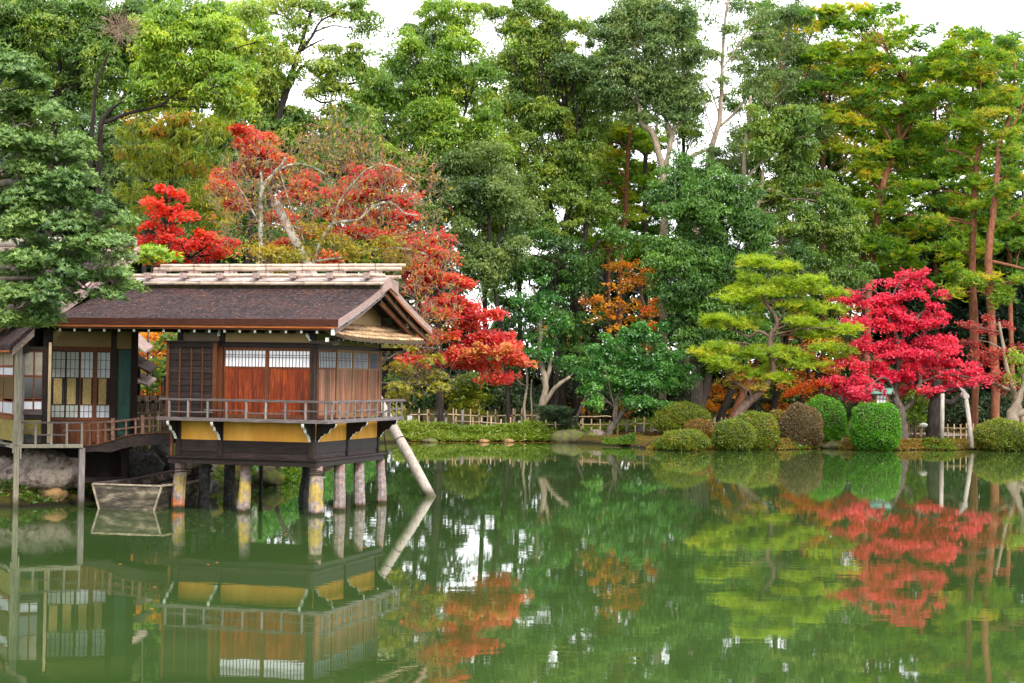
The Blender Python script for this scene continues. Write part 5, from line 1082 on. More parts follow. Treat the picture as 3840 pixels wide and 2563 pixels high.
def tree(name, label, Y, stems, clumps, pal, style, bark='bark', seed=1, cat='tree', group=None, tone=.45, cov=1.0, dens=1.0, size=1.0, twigs=2, base=None, limbs=True, sub=1.0, extra=None, depth=.75, front=.72, fill=.7, brbark=None, free=False):
    """stems: polylines of (px, py, radius in P pixels[, dY]); clumps: (px, py, rx, ry[, dY[, tone]]) in P pixels at depth Y"""
    rng = np.random.default_rng(seed); k = Y / FP; paths = []
    s0 = stems[0][0]; b0 = AT(s0[0], s0[1], Y + (s0[3] if len(s0) > 3 else 0)); bz = g1(b0[0], b0[1]); t = empty(name, (b0[0], b0[1], bz), 0, label, cat, group); off = np.array(t.location)
    mb = MB()
    for st in stems:
        P3 = [AT(q[0], q[1], Y + (q[3] if len(q) > 3 else 0)) for q in st]; R3 = [q[2] * k * TR for q in st]
        if st is stems[0] and not free:
            if P3[0][2] > bz: P3 = [np.array((P3[0][0], P3[0][1], bz - .3))] + P3; R3 = [R3[0] * 1.18] + R3
        # resample smoothly
        pp = []; rr = []
        for i in range(len(P3) - 1):
            p0, p1, p2, p3 = P3[max(i - 1, 0)], P3[i], P3[i + 1], P3[min(i + 2, len(P3) - 1)]
            for j in range(4):
                u = j / 4; pp.append(.5 * ((2 * p1) + (-p0 + p2) * u + (2 * p0 - 5 * p1 + 4 * p2 - p3) * u * u + (-p0 + 3 * p1 - 3 * p2 + p3) * u ** 3)); rr.append(R3[i] + (R3[i + 1] - R3[i]) * u)
        pp.append(P3[-1]); rr.append(R3[-1]); pp = [p + rng.normal(size=3) * r_ * .10 for p, r_ in zip(pp, rr)]
        mb.tube(pp, rr, 10, rough=.10, rng=rng); paths.append((np.array(pp), np.array(rr)))
    if mb.v: mb.build('trunk', M[bark], t, off=off, smooth=True)
    allp = np.concatenate([p for p, _ in paths]); allr = np.concatenate([r for _, r in paths])
    fn, sr, sz, kw = STY[style]; sr *= sub; sz *= size; Lv = Leaves(); br = MB()
    if style in ('oak', 'pine', 'grove') and fill:
        # loose stray twigs between the big clumps
        cl0 = list(clumps); ex = [(cl0[i][0] + rng.normal() * cl0[i][2] * .75, cl0[i][1] + rng.normal() * cl0[i][3] * 1.1, cl0[i][2] * .55, cl0[i][3] * .8) for i in rng.integers(0, len(cl0), int(len(cl0) * fill))]; clumps = cl0 + ex
    for c in clumps:
        dY = c[4] if len(c) > 4 else float(rng.uniform(-1, 1)) * .9; tn = c[5] if len(c) > 5 else tone + .10 * rng.normal()
        ctr = AT(c[0], c[1], Y + dY); R = (c[2] * k * 1.1, max(.5, (c[2] + c[3]) / 2 * k * depth), c[3] * k * RY[style]); ctr = ctr + rng.normal(size=3) * np.array([.12, 0, .10]) * (R[0] + R[2])
        n = max(2, int(dens * 1.15 * (math.pi * R[0] * max(R[2], sr * .4)) / (math.pi * sr * sr * .55))); Cn = tuft_centres(rng, ctr, (max(R[0] - sr * .5, .15), max(R[1] - sr * .4, .15), max(R[2] - sr * .35, .05)), n, front)
        fn(Lv, rng, Cn, sr, sz, cov, tn, **kw)
        if limbs:
            dd = np.linalg.norm(allp - ctr, axis=1) + np.maximum(0, allp[:, 2] - ctr[2] + .2) * 2.0; i = int(np.argmin(dd)); L_ = np.linalg.norm(allp[i] - ctr)
            r0 = min(allr[i] * .6, max(.022, .012 * L_ + .015)); pts = limb(br, allp[i], ctr, r0, .02, rng)
            for q in Cn[rng.permutation(n)[:int(twigs * 3)]]:
                a = pts[int(rng.integers(2, len(pts)))]; limb(br, a, q, .02, .007, rng, n=2, sides=3)
    for e_ in (extra or []): e_(Lv, rng, br)
    if br.v: br.build('branches', M[brbark or bark], t, off=off, smooth=True)['kind'] = 'stuff'
    if Lv.q or Lv.tri: Lv.build('crown', LM[pal], t, off=off, kind='stuff'); NL[0] += sum(len(a) for a in Lv.q) * 2 + sum(len(a) for a in Lv.tri)
    return t
def hedge(label, px, y0, y1, rx, Y, pal, seed, tone=.4, group='clipped round hedges along the shore', ry=None, size=.075, sq=2.4, n=None, dz=0):
    """clipped mound: solid twiggy core under a skin of many small leaves; y0 top, y1 foot in P pixels"""
    if y1 > 1034 or 'roundest' in label or 'alone' in label: Y = G(px, 1036)[1] + .55
    elif y1 > 1032: Y = G(px, 1034)[1] + 1.1
    rng = np.random.default_rng(seed); k = Y / FP; top, ft = AT(px, y0, Y)[2], AT(px, y1, Y)[2]; H = top - ft; cx = AT(px, (y0 + y1) / 2, Y)[0]; R = rx * k; D_ = ry or R * .85; cz = ft + H * .38
    h = empty('round_hedge', (cx, Y + D_ * .3, ft), 0, label, 'hedge', group); off = np.array(h.location)
    def surf(d, s=1.0):
        a = np.abs(d); q = (a[:, 0] ** sq + a[:, 1] ** sq + a[:, 2] ** sq) ** (-1 / sq); lob = 1 + .07 * np.sin(d[:, 0] * 5 + seed) * np.cos(d[:, 2] * 4 + seed * 2) + .025 * np.sin(d[:, 0] * 13 + d[:, 2] * 11 + seed)
        P = d * (q * lob * s)[:, None]; Z = np.where(P[:, 2] > 0, P[:, 2] * (H * .62), P[:, 2] * (H * .42)); return np.stack([cx + P[:, 0] * R, Y + D_ * .3 + P[:, 1] * D_, cz + Z], 1)
    K1, K2 = 14, 28; V = []; 
    for i in range(K1 + 1):
        for j in range(K2): th = math.pi * i / K1; ph = 2 * math.pi * j / K2; V.append((math.sin(th) * math.cos(ph), math.sin(th) * math.sin(ph), math.cos(th)))
    V = surf(np.array(V), .93) - off; F = [(i * K2 + j, i * K2 + (j + 1) % K2, (i + 1) * K2 + (j + 1) % K2, (i + 1) * K2 + j) for i in range(K1) for j in range(K2)]
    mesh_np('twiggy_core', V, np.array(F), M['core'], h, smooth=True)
    area = 2 * math.pi * R * D_ * .5 + 4 * R * H; m = int(n or area / (size * size * .5) * 1.35); d = rdir(rng, m); fl = (d[:, 1] > .2) & (rng.random(m) < .7); d[fl, 1] *= -1
    P = surf(d, 1.0) + rdir(rng, m) * .05 * (1 + (rng.random((m, 1)) < .04) * 1.6); nn = unit(d * np.array([1, 1, 1.0]) + rdir(rng, m) * .8); D = unit(np.cross(nn, rdir(rng, m)) + d * .5 + np.array([0, 0, .2]))
    pat = wnoise(P, 2.1, seed) * .16 + wnoise(P, 6.0, seed * 1.7) * .12; tn = np.clip(tone + pat + .16 * rng.normal(size=m), 0, 1); Lv = Leaves(); Lv.tris(P - nn * .02, D, nn, size * rng.uniform(.8, 1.6, m), size * .75, tn); Lv.build('leaf_skin', LM[pal], h, off=off, kind='stuff'); NL[0] += m
    # a fringe of low shoots and bare stems round the foot
    mb = MB()
    for q in range(8): x = cx + rng.uniform(-.6, .6) * R; mb.tube([(x, Y + rng.uniform(-.2, .3), ft - .25), (x + rng.uniform(-.1, .1), Y, ft + H * .3)], .02, 5)
    mb.build('stems', M['barkdark'], h, off=off)['kind'] = 'stuff'; return h
M['core'] = mottled('twiggy_green_brown', [(.35, (.018, .022, .008)), (.65, (.05, .045, .018))], 9, .95, .8, .04)  # dark green-brown of the twigs inside the hedges
# ------------------------------------------------------------------ hedges (front row of the far bank)
def h6(c0, c1): return ((2400 + (c0 + c1) / 2 / 2.936) / S, (c1 - c0) / 2 / 2.936 / S)
def hy(c): return (1300 + c / 2.936) / S
for (c0, c1, ya, yb, Y, pal, tone, lb) in [
    (140, 790, 618, 950, 97.5, 'hedgeolive', .42, 'widest low olive hedge behind two smaller mounds'), (500, 808, 806, 1010, 94.6, 'hedgebrown', .5, 'small rust-brown hedge in front of the widest olive hedge'),
    (238, 750, 922, 1152, 91.6, 'hedgeolive', .42, 'frontmost low olive hedge touching the water'), (805, 1262, 808, 1152, 91.3, 'hedgeolive', .42, 'round olive hedge directly behind the white stone'),
    (1010, 1530, 727, 1142, 93.0, 'hedgeolive', .45, 'tall red-flecked olive hedge right of the round one'), (1365, 1705, 706, 1025, 96.2, 'hedgebrown', .85, 'small olive-brown hedge between green and plum-brown mounds'),
    (1555, 2022, 642, 1105, 94.6, 'hedgeplum', .5, 'largest plum-brown hedge beside tall bright green one'), (1780, 2280, 556, 1066, 96.6, 'hedgegreen', .5, 'tall bright green hedge behind the plum-brown one')]:
    px, rx = h6(c0, c1); hedge(lb, px, hy(ya), hy(yb), rx, Y, pal, c0 % 97 + 3, tone)
hedge('roundest bright green hedge in front of the copper-roofed lantern', (3100 + 582 / 3.136) / S, (1300 + 664 / 3.136) / S, (1300 + 1205 / 3.136) / S, 292 / 3.136 / S, 93.6, 'hedgegreen', 11, .42, size=.09)
hedge('olive hedge alone at the right edge beyond the prop poles', (3100 + 2100 / 3.136) / S, (1300 + 866 / 3.136) / S, (1300 + 1225 / 3.136) / S, 335 / 3.136 / S, 93.2, 'hedgeolive', 12, .45)
# ------------------------------------------------------------------ trees of the far bank, front row
tree('trained_pine', 'lime-green trained pine in flat pads above the round hedges', 96.5,
     [[(1688, 962, 17), (1712, 930, 16), (1748, 893, 13), (1770, 862, 10), (1772, 832, 9), (1766, 800, 10), (1768, 770, 9), (1782, 745, 8), (1775, 720, 7), (1757, 697, 6), (1752, 670, 5), (1760, 640, 4)],
      [(1768, 775, 6), (1740, 760, 5), (1720, 772, 4), (1700, 765, 3)], [(1757, 697, 5), (1790, 688, 4), (1820, 692, 3)]],
     [(1735, 603, 45, 9), (1765, 612, 55, 9), (1810, 625, 40, 9), (1700, 634, 40, 9), (1755, 640, 70, 9), (1830, 652, 60, 10), (1880, 660, 45, 9), (1690, 660, 40, 9), (1742, 672, 60, 9), (1905, 676, 40, 9), (1668, 690, 40, 8), (1730, 700, 40, 9), (1810, 690, 50, 9), (1860, 705, 60, 10),
      (1650, 722, 45, 9), (1710, 728, 60, 10), (1830, 735, 60, 10), (1900, 742, 62, 11), (1640, 748, 30, 8), (1700, 752, 45, 9), (1870, 765, 45, 9), (1930, 762, 35, 9), (1635, 795, 38, 10), (1665, 790, 30, 9), (1790, 800, 45, 10), (1735, 815, 60, 10), (1900, 800, 40, 10), (1940, 808, 28, 9), (1830, 815, 50, 9),
      (1620, 820, 28, 9), (1690, 842, 50, 9), (1760, 838, 60, 10), (1850, 836, 55, 9), (1730, 862, 40, 8), (1640, 840, 40, 8), (1790, 862, 40, 8)], 'pinelime', 'padpine', 'barkpine', 11, tone=.5, cov=1.15, dens=1.5, twigs=1.6, depth=.9)
tree('trained_pine', 'golden dying bough of pine under the lime-green pine', 96.0, [[(1700, 955, 3, 1.0), (1722, 905, 3), (1700, 885, 2)]], [(1680, 872, 34, 8), (1705, 884, 30, 7), (1735, 898, 26, 7), (1660, 880, 20, 6), (1745, 885, 22, 7)], 'yellow', 'padpine', 'barkpine', 12, tone=.75, cov=.6)
tree('crimson_maple', 'large pinkish crimson maple right of the lime-green pine', 98.5,
     [[(2072, 990, 17), (2066, 945, 15), (2050, 905, 14), (2058, 870, 10), (2062, 820, 9), (2058, 775, 7), (2040, 735, 5), (2045, 690, 4)], [(2066, 945, 10), (2090, 925, 9), (2110, 880, 7), (2108, 820, 5)], [(2055, 860, 6), (2010, 830, 5), (1980, 790, 4)], [(2060, 790, 5), (2095, 740, 4), (2130, 700, 3)]],
     [(2075, 636, 40, 9), (2040, 652, 50, 10), (2105, 660, 50, 10), (1940, 668, 30, 9), (1960, 690, 50, 11), (2020, 680, 50, 10), (2075, 690, 60, 11), (2150, 672, 26, 8), (2140, 695, 36, 9), (2000, 715, 60, 12), (2060, 725, 70, 12), (2125, 722, 50, 11), (1980, 745, 60, 12), (2050, 755, 75, 12), (2120, 752, 60, 11),
      (2000, 780, 70, 13), (2080, 785, 75, 13), (2160, 775, 45, 11), (2020, 815, 75, 13), (2100, 812, 75, 13), (2175, 805, 50, 10), (1965, 840, 50, 12), (2035, 848, 75, 13), (2115, 845, 80, 13), (2190, 840, 60, 11), (2000, 872, 70, 12), (2075, 878, 75, 12), (2150, 868, 70, 12), (2210, 862, 50, 10), (2245, 872, 30, 7),
      (1950, 888, 50, 9), (2020, 900, 60, 10), (2100, 903, 60, 10), (1925, 900, 30, 7), (1975, 912, 40, 7), (2150, 895, 40, 8), (2000, 893, 40, 8, -4), (1985, 903, 36, 7, -4.5)], 'pink', 'maple', 'bark', 21, tone=.5, cov=1.0, dens=1.2, twigs=2)
tree('maple', 'duskier red maple at the right edge behind the pine trunks', 101.5,
     [[(2345, 965, 12), (2325, 900, 10), (2310, 850, 8), (2300, 790, 6), (2292, 740, 4)], [(2325, 900, 7), (2280, 880, 5), (2240, 870, 4)]],
     [(2255, 735, 24, 7), (2230, 748, 28, 7), (2280, 765, 40, 9), (2320, 755, 30, 9), (2230, 790, 40, 9), (2290, 800, 50, 11), (2340, 800, 30, 11), (2260, 830, 50, 11), (2325, 835, 40, 12), (2285, 862, 50, 11), (2335, 875, 26, 10), (2240, 880, 45, 9), (2290, 892, 40, 9)], 'dusky', 'maple', 'barkpale', 22, tone=.5, cov=.75, dens=1.0)
tree('maple_stump_trunk', 'thick mossy dark trunk holding the lashed limb under the crimson maple', 98.2, [[(2140, 985, 24), (2145, 940, 22), (2150, 900, 19), (2148, 870, 14)], [(2150, 915, 13), (2180, 925, 11), (2205, 905, 9), (2218, 893, 8)], [(2150, 900, 8), (2190, 892, 4), (2215, 888, 3)]],
     [(2150, 868, 40, 7), (2200, 880, 30, 6)], 'pink', 'maple', 'barkdark', 23, tone=.5)
tree('gnarled_tree', 'pale gnarled trunk at the right edge behind the last olive hedge', 99.0, [[(2325, 985, 26), (2322, 955, 22), (2335, 920, 12), (2348, 880, 9), (2350, 840, 7)], [(2322, 955, 14), (2350, 945, 12), (2380, 925, 9)]], [(2345, 870, 40, 20), (2340, 820, 30, 16)], 'oaklight', 'grove', 'barkpale', 24, cov=.7)
tree('small_evergreen', 'small bright shrub tree beside the crimson maple trunk', 99.5, [[(2098, 985, 4), (2100, 945, 3), (2103, 920, 2)]], [(2100, 912, 20, 8), (2104, 942, 20, 8), (2100, 965, 14, 6)], 'oaklight', 'grove', 'bark', 25, tone=.35, cov=.9)
tree('camellia', 'round glossy camellia on a leaning bare trunk beside the path', 98.6,
     [[C5(1885, 480) + (12,), C5(1915, 420) + (11,), C5(1955, 370) + (9,), C5(2000, 310) + (7,)], [C5(1935, 400) + (6,), C5(1925, 330) + (5,), C5(1930, 280) + (4,)]],
     [(1440, 780, 50, 22), (1490, 775, 45, 22), (1390, 810, 45, 24), (1450, 815, 70, 28), (1520, 815, 55, 26), (1360, 850, 45, 24), (1420, 855, 70, 30), (1490, 858, 70, 28), (1550, 850, 40, 24), (1350, 890, 34, 20), (1410, 895, 60, 24), (1480, 895, 65, 22), (1545, 885, 40, 20), (1380, 920, 35, 14), (1500, 915, 50, 14), (1440, 922, 40, 12)],
     'camellia', 'camellia', 'bark', 26, tone=.45, cov=1.25, dens=1.3, twigs=1.5)
tree('cloud_pruned_pine', 'small dark cloud-pruned pine on the bank in front of the fence', 99.6, [[C5(1535, 465) + (5,), C5(1500, 452) + (5,), C5(1450, 440) + (4,), C5(1420, 415) + (3,)], [C5(1510, 455) + (4,), C5(1530, 410) + (3,), C5(1490, 370) + (3,), C5(1450, 320) + (2,)]],
     [C5(1480, 275) + (34, 7), C5(1350, 300) + (26, 7), C5(1520, 310) + (28, 7), C5(1420, 320) + (30, 8), C5(1480, 345) + (36, 8), C5(1390, 355) + (30, 7), C5(1540, 350) + (22, 6), C5(1440, 385) + (34, 7), C5(1530, 390) + (24, 6), C5(1500, 420) + (22, 5)], 'pinedark', 'padpine', 'barkdark', 27, tone=.85, cov=.9, dens=1.4, size=.6, sub=.7)
tree('twisted_tree', 'small-leaved tree with pale twisted double trunk in the middle of the far bank', 101.0,
     [[(1236, 965, 12), (1243, 925, 11), (1252, 890, 11), (1246, 850, 10), (1236, 810, 8), (1240, 770, 8), (1237, 730, 7), (1232, 690, 5), (1222, 655, 4)], [(1250, 880, 9), (1260, 850, 8), (1262, 820, 6), (1252, 800, 5)], [(1240, 940, 9), (1262, 905, 8), (1285, 880, 7), (1308, 865, 5)], [(1238, 735, 4), (1255, 715, 3), (1272, 700, 2)]],
     [(1225, 650, 30, 14), (1252, 672, 34, 14), (1212, 690, 34, 12), (1240, 700, 34, 12), (1270, 690, 26, 12), (1215, 730, 34, 11), (1258, 738, 34, 12), (1290, 745, 26, 10), (1222, 770, 34, 10), (1270, 785, 34, 12), (1225, 800, 26, 9), (1290, 830, 30, 12), (1258, 822, 22, 9), (1320, 855, 26, 10), (1210, 820, 20, 9)], 'camellia', 'grove', 'barkpale', 28, tone=.42, cov=.75, dens=.9)
tree('slim_tree', 'slim bare stems left of the twisted tree', 102.0, [[(1206, 972, 5), (1202, 930, 4.5), (1210, 880, 4), (1205, 830, 3)], [(1222, 965, 3.5), (1218, 910, 3), (1220, 870, 2.5)], [(1204, 885, 2), (1185, 872, 1.5)]], [(1205, 830, 30, 16), (1190, 800, 30, 14)], 'oakdark', 'grove', 'barkpale', 29, cov=.6)
tree('leaning_tree', 'thin leaning bare trunk between twisted tree and camellia', 104.0, [[(1322, 965, 5), (1335, 930, 4.5), (1350, 895, 4), (1362, 870, 3)]], [(1362, 850, 34, 16), (1345, 820, 30, 14)], 'oakdark', 'grove', 'bark', 30, cov=.7)
# orange trees under the oaks
tree('maple', 'golden orange young tree between the dark trunk and the big oak', 104.5, [[(1412, 960, 9), (1414, 900, 8), (1418, 840, 7), (1415, 760, 5), (1420, 690, 3)]],
     [(1395, 622, 38, 8), (1440, 640, 45, 8), (1400, 655, 40, 8), (1380, 682, 34, 8), (1430, 690, 50, 9), (1405, 712, 45, 8), (1445, 725, 38, 8), (1385, 738, 30, 7), (1430, 750, 34, 6)], 'orange', 'maple', 'bark', 31, tone=.35, cov=.65, dens=.9, size=1.4)
tree('maple', 'red-orange maple top showing behind the golden young tree', 112.0, [[(1500, 960, 8), (1498, 850, 7), (1490, 740, 5), (1460, 650, 3)]], [(1440, 608, 34, 8), (1480, 625, 30, 9), (1465, 640, 34, 8), (1500, 655, 25, 9), (1510, 700, 26, 12), (1500, 750, 28, 14), (1505, 790, 30, 14), (1490, 830, 26, 12), (1490, 720, 20, 12)], 'orange', 'maple', 'bark', 32, tone=.85, cov=.8)
tree('maple', 'orange maple behind the lime-green pine', 105.0, [[(1850, 960, 7), (1860, 900, 6), (1850, 840, 5), (1835, 780, 4)], [(1858, 890, 4), (1880, 860, 3), (1900, 840, 2)]],
     [(1825, 735, 34, 12), (1850, 760, 30, 10), (1900, 770, 30, 10), (1800, 770, 30, 14), (1860, 800, 40, 12), (1820, 820, 40, 12), (1890, 830, 34, 10), (1790, 850, 34, 12), (1850, 860, 45, 10), (1905, 860, 28, 9), (1700, 870, 40, 12), (1660, 900, 40, 14), (1800, 900, 40, 14), (1640, 930, 40, 12), (1800, 935, 50, 12)], 'orange', 'maple', 'barkdark', 33, tone=.3, cov=.9)
tree('maple', 'low red-orange maple spray above the plum-brown hedge', 100.5, [[(1830, 960, 5), (1835, 920, 4), (1845, 890, 3)]], [(1835, 880, 40, 7), (1880, 886, 42, 7), (1860, 898, 40, 7), (1905, 880, 25, 5), (1820, 900, 25, 6)], 'orange', 'maple', 'barkdark', 34, tone=.95, cov=1.0)
# leaning dark pine trunks behind the hedges
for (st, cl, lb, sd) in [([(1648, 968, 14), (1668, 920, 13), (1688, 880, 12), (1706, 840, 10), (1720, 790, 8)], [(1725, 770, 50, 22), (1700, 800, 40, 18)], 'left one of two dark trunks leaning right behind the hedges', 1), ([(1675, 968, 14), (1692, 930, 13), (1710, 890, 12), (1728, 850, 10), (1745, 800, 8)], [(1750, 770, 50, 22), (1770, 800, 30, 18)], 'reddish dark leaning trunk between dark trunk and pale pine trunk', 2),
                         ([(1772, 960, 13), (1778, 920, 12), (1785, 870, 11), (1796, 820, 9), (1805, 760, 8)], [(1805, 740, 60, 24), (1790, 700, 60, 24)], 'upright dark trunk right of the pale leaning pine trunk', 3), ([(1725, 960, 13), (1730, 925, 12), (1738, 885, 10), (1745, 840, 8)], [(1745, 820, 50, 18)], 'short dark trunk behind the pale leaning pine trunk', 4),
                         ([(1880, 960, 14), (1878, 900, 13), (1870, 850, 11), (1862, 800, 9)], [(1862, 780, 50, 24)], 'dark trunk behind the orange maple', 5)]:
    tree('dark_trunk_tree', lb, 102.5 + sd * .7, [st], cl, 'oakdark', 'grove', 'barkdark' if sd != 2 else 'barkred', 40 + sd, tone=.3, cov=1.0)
# ------------------------------------------------------------------ tall grove
tree('evergreen_oak', 'big dark oak with mossy grey twin trunk left of the lime-green pine', 103.0,
     [[(1600, 985, 26), (1602, 930, 23), (1598, 860, 20), (1590, 800, 15), (1585, 700, 12), (1600, 600, 9), (1610, 520, 6)], [(1604, 940, 18), (1622, 880, 14), (1630, 800, 11), (1660, 700, 8), (1680, 600, 6)], [(1590, 790, 8), (1565, 740, 6), (1550, 680, 4)]],
     [(1580, 405, 60, 26), (1640, 415, 60, 26), (1540, 450, 50, 26), (1600, 460, 80, 32), (1690, 460, 60, 32), (1560, 500, 60, 30), (1650, 510, 80, 34), (1720, 510, 50, 34), (1530, 545, 40, 28), (1590, 555, 70, 34), (1680, 565, 80, 36), (1740, 560, 34, 30), (1550, 605, 55, 32), (1630, 615, 80, 36), (1710, 620, 60, 34),
      (1530, 660, 40, 28), (1590, 670, 70, 34), (1670, 675, 70, 34), (1730, 670, 45, 30), (1560, 720, 55, 30), (1640, 730, 70, 34), (1700, 735, 60, 30), (1580, 775, 45, 26), (1650, 785, 70, 30), (1715, 790, 50, 26), (1660, 835, 55, 22), (1620, 845, 40, 20)], 'oakdark', 'oak', 'bark', 51, tone=.5, cov=1.15, dens=1.2)
tree('evergreen_oak', 'oak with forked pale bare trunk under the middle crown', 107.0,
     [[(1522, 800, 13, 1), (1522, 600, 13), (1522, 420, 13), (1515, 370, 12), (1505, 330, 11), (1492, 300, 11), (1475, 287, 10), (1468, 268, 8), (1466, 240, 6)], [(1522, 400, 9), (1535, 350, 9), (1540, 310, 9), (1532, 290, 8), (1525, 260, 5), (1515, 200, 4)], [(1540, 310, 5), (1552, 290, 5), (1563, 280, 3)], [(1500, 310, 5), (1508, 280, 4), (1510, 240, 3)]],
     [(1420, 40, 70, 34), (1500, 30, 80, 36), (1560, 60, 50, 30), (1390, 90, 60, 30), (1450, 100, 80, 36), (1530, 105, 70, 34), (1590, 130, 30, 24), (1370, 150, 60, 30), (1430, 165, 70, 32), (1500, 170, 80, 34), (1570, 175, 45, 28), (1400, 215, 50, 26), (1460, 225, 55, 26), (1530, 235, 55, 26), (1590, 225, 30, 22), (1490, 260, 40, 16), (1540, 268, 45, 16), (1440, 262, 30, 14)], 'grove', 'oak', 'barkpale', 52, tone=.52, cov=1.0, dens=1.05)
tree('red_pine', 'slender red-barked pine trunk between the two central oaks', 112.0, [[(1415, 930, 9), (1422, 760, 8), (1424, 600, 8), (1434, 500, 8), (1438, 400, 7), (1442, 330, 7), (1448, 280, 5)], [(1438, 440, 4), (1400, 420, 3), (1370, 425, 2)], [(1440, 410, 4), (1400, 375, 3), (1360, 350, 2)], [(1442, 350, 3), (1420, 325, 2), (1385, 340, 1.5)]],
     [(1395, 310, 36, 9), (1440, 300, 40, 9), (1375, 345, 34, 8), (1470, 335, 30, 8), (1385, 385, 34, 8), (1405, 420, 30, 8), (1465, 410, 30, 8), (1380, 470, 34, 9), (1440, 455, 24, 7), (1400, 510, 40, 10), (1460, 500, 30, 9), (1420, 545, 40, 10), (1380, 560, 34, 9), (1460, 560, 30, 10)], 'pineorange', 'pine', 'barkred', 53, tone=.4, cov=.75, dens=.8)
tree('broken_limb_tree', 'tall thin tree with cut pale trunk against the bright sky gap', 108.5,
     [[(1575, 900, 12, 1), (1585, 600, 12), (1612, 470, 12), (1622, 400, 11), (1635, 330, 10), (1648, 290, 9), (1652, 260, 8), (1655, 200, 7), (1658, 130, 6), (1662, 60, 5), (1670, 0, 4)], [(1652, 290, 5), (1680, 265, 5), (1705, 235, 4), (1725, 210, 3), (1760, 240, 2)], [(1650, 265, 3), (1635, 220, 2.5), (1620, 190, 2)], [(1640, 320, 3), (1620, 260, 2), (1610, 200, 1.5)], [(1600, 430, 8), (1580, 380, 9), (1588, 358, 8), (1620, 345, 5)], [(1657, 160, 3), (1690, 110, 2.5), (1720, 60, 2)]],
     [(1650, 8, 60, 12), (1700, 20, 50, 14), (1740, 45, 45, 14), (1625, 45, 26, 14), (1665, 75, 30, 12), (1720, 90, 45, 14), (1765, 80, 36, 14), (1640, 120, 24, 12), (1700, 130, 40, 12), (1750, 130, 40, 14), (1685, 170, 30, 10), (1725, 180, 38, 12), (1770, 175, 30, 12), (1705, 215, 36, 10), (1750, 220, 40, 12), (1670, 230, 20, 8), (1690, 340, 30, 14), (1665, 380, 30, 14), (1710, 380, 30, 12), (1640, 350, 20, 10)], 'grove', 'oak', 'barkpale', 54, tone=.6, cov=.62, dens=.8)
tree('evergreen_oak', 'oak with twin pale trunks right of the sky gap', 106.0,
     [[(1730, 960, 9), (1738, 700, 8), (1700, 480, 8, 1), (1706, 400, 8), (1712, 330, 7), (1718, 270, 6), (1722, 220, 4)], [(1706, 430, 5), (1722, 400, 5), (1745, 375, 4), (1790, 340, 3)], [(1725, 490, 9), (1742, 460, 8), (1748, 420, 7), (1750, 390, 4)], [(1748, 445, 5), (1770, 435, 4), (1800, 455, 3)]],
     [(1740, 290, 40, 20), (1790, 270, 50, 26), (1770, 320, 55, 26), (1830, 330, 55, 28), (1740, 350, 34, 20), (1800, 380, 60, 28), (1860, 385, 50, 28), (1760, 425, 40, 22), (1830, 435, 65, 30), (1895, 440, 50, 30), (1790, 480, 55, 28), (1860, 490, 65, 30), (1930, 495, 50, 30), (1800, 535, 50, 26), (1880, 545, 65, 28), (1950, 550, 50, 26), (1830, 590, 45, 24), (1910, 600, 60, 26), (1970, 610, 40, 22), (1930, 640, 50, 18), (1980, 650, 30, 14)],
     'oak', 'oak', 'barkpale', 55, tone=.5, cov=1.05, dens=1.1)
tree('tall_tree', 'tall airy green tree mixed with pine right of the sky gap', 110.5, [[(1800, 960, 9), (1790, 500, 8), (1795, 300, 7), (1800, 180, 5), (1810, 60, 3)], [(1795, 300, 4), (1840, 200, 3), (1870, 120, 2)]],
     [(1800, 30, 55, 18), (1850, 50, 45, 20), (1790, 90, 50, 20), (1840, 120, 55, 22), (1780, 160, 45, 20), (1830, 190, 55, 24), (1870, 160, 36, 22), (1790, 230, 50, 22), (1860, 240, 45, 24), (1890, 290, 40, 24), (1820, 270, 45, 22)], 'grove', 'oak', 'bark', 56, tone=.62, cov=.85, dens=.9)
tree('evergreen_oak', 'broad bright-topped oak in the centre with dark upright trunks', 109.0,
     [[(1290, 985, 15), (1292, 850, 14), (1288, 700, 13), (1292, 560, 12), (1305, 470, 10), (1315, 400, 8)], [(1325, 985, 13), (1322, 850, 12), (1318, 720, 12), (1330, 600, 11), (1345, 520, 9), (1352, 440, 7)], [(1292, 600, 8), (1270, 500, 6), (1250, 420, 5)], [(1330, 610, 6), (1370, 560, 5), (1400, 540, 3)], [(1265, 960, 9), (1262, 800, 8), (1260, 640, 7)]],
     [(1200, 15, 60, 20), (1265, 20, 45, 20), (1175, 55, 50, 24), (1235, 65, 65, 26), (1285, 60, 30, 20), (1200, 110, 60, 28), (1260, 115, 60, 28), (1320, 135, 40, 24), (1170, 150, 50, 26), (1230, 165, 70, 30), (1300, 175, 60, 30), (1355, 175, 40, 26), (1190, 215, 70, 30), (1260, 225, 70, 32), (1330, 230, 60, 30), (1160, 265, 55, 30), (1225, 280, 70, 32), (1300, 285, 70, 32), (1355, 290, 36, 26), (1180, 330, 70, 32), (1255, 340, 70, 34), (1330, 345, 60, 30),
      (1210, 395, 70, 30), (1285, 400, 70, 30), (1350, 400, 40, 26), (1240, 450, 70, 28), (1310, 455, 55, 26), (1280, 500, 60, 26), (1345, 490, 34, 20)], 'oak', 'oak', 'barkdark', 57, tone=.58, cov=1.1, dens=1.15)
tree('evergreen_oak', 'lower dark oak crown around the dark upright trunks', 106.5, [[(1275, 985, 9), (1278, 800, 8), (1275, 650, 7), (1280, 580, 5)]],
     [(1230, 540, 60, 26), (1300, 550, 60, 26), (1180, 590, 40, 24), (1250, 600, 60, 26), (1330, 605, 50, 26), (1290, 650, 60, 26), (1340, 670, 40, 24), (1310, 715, 50, 24), (1350, 740, 34, 20), (1300, 770, 40, 20), (1190, 640, 30, 18)], 'oakdark', 'oak', 'barkdark', 58, tone=.35, cov=.85, dens=.85)
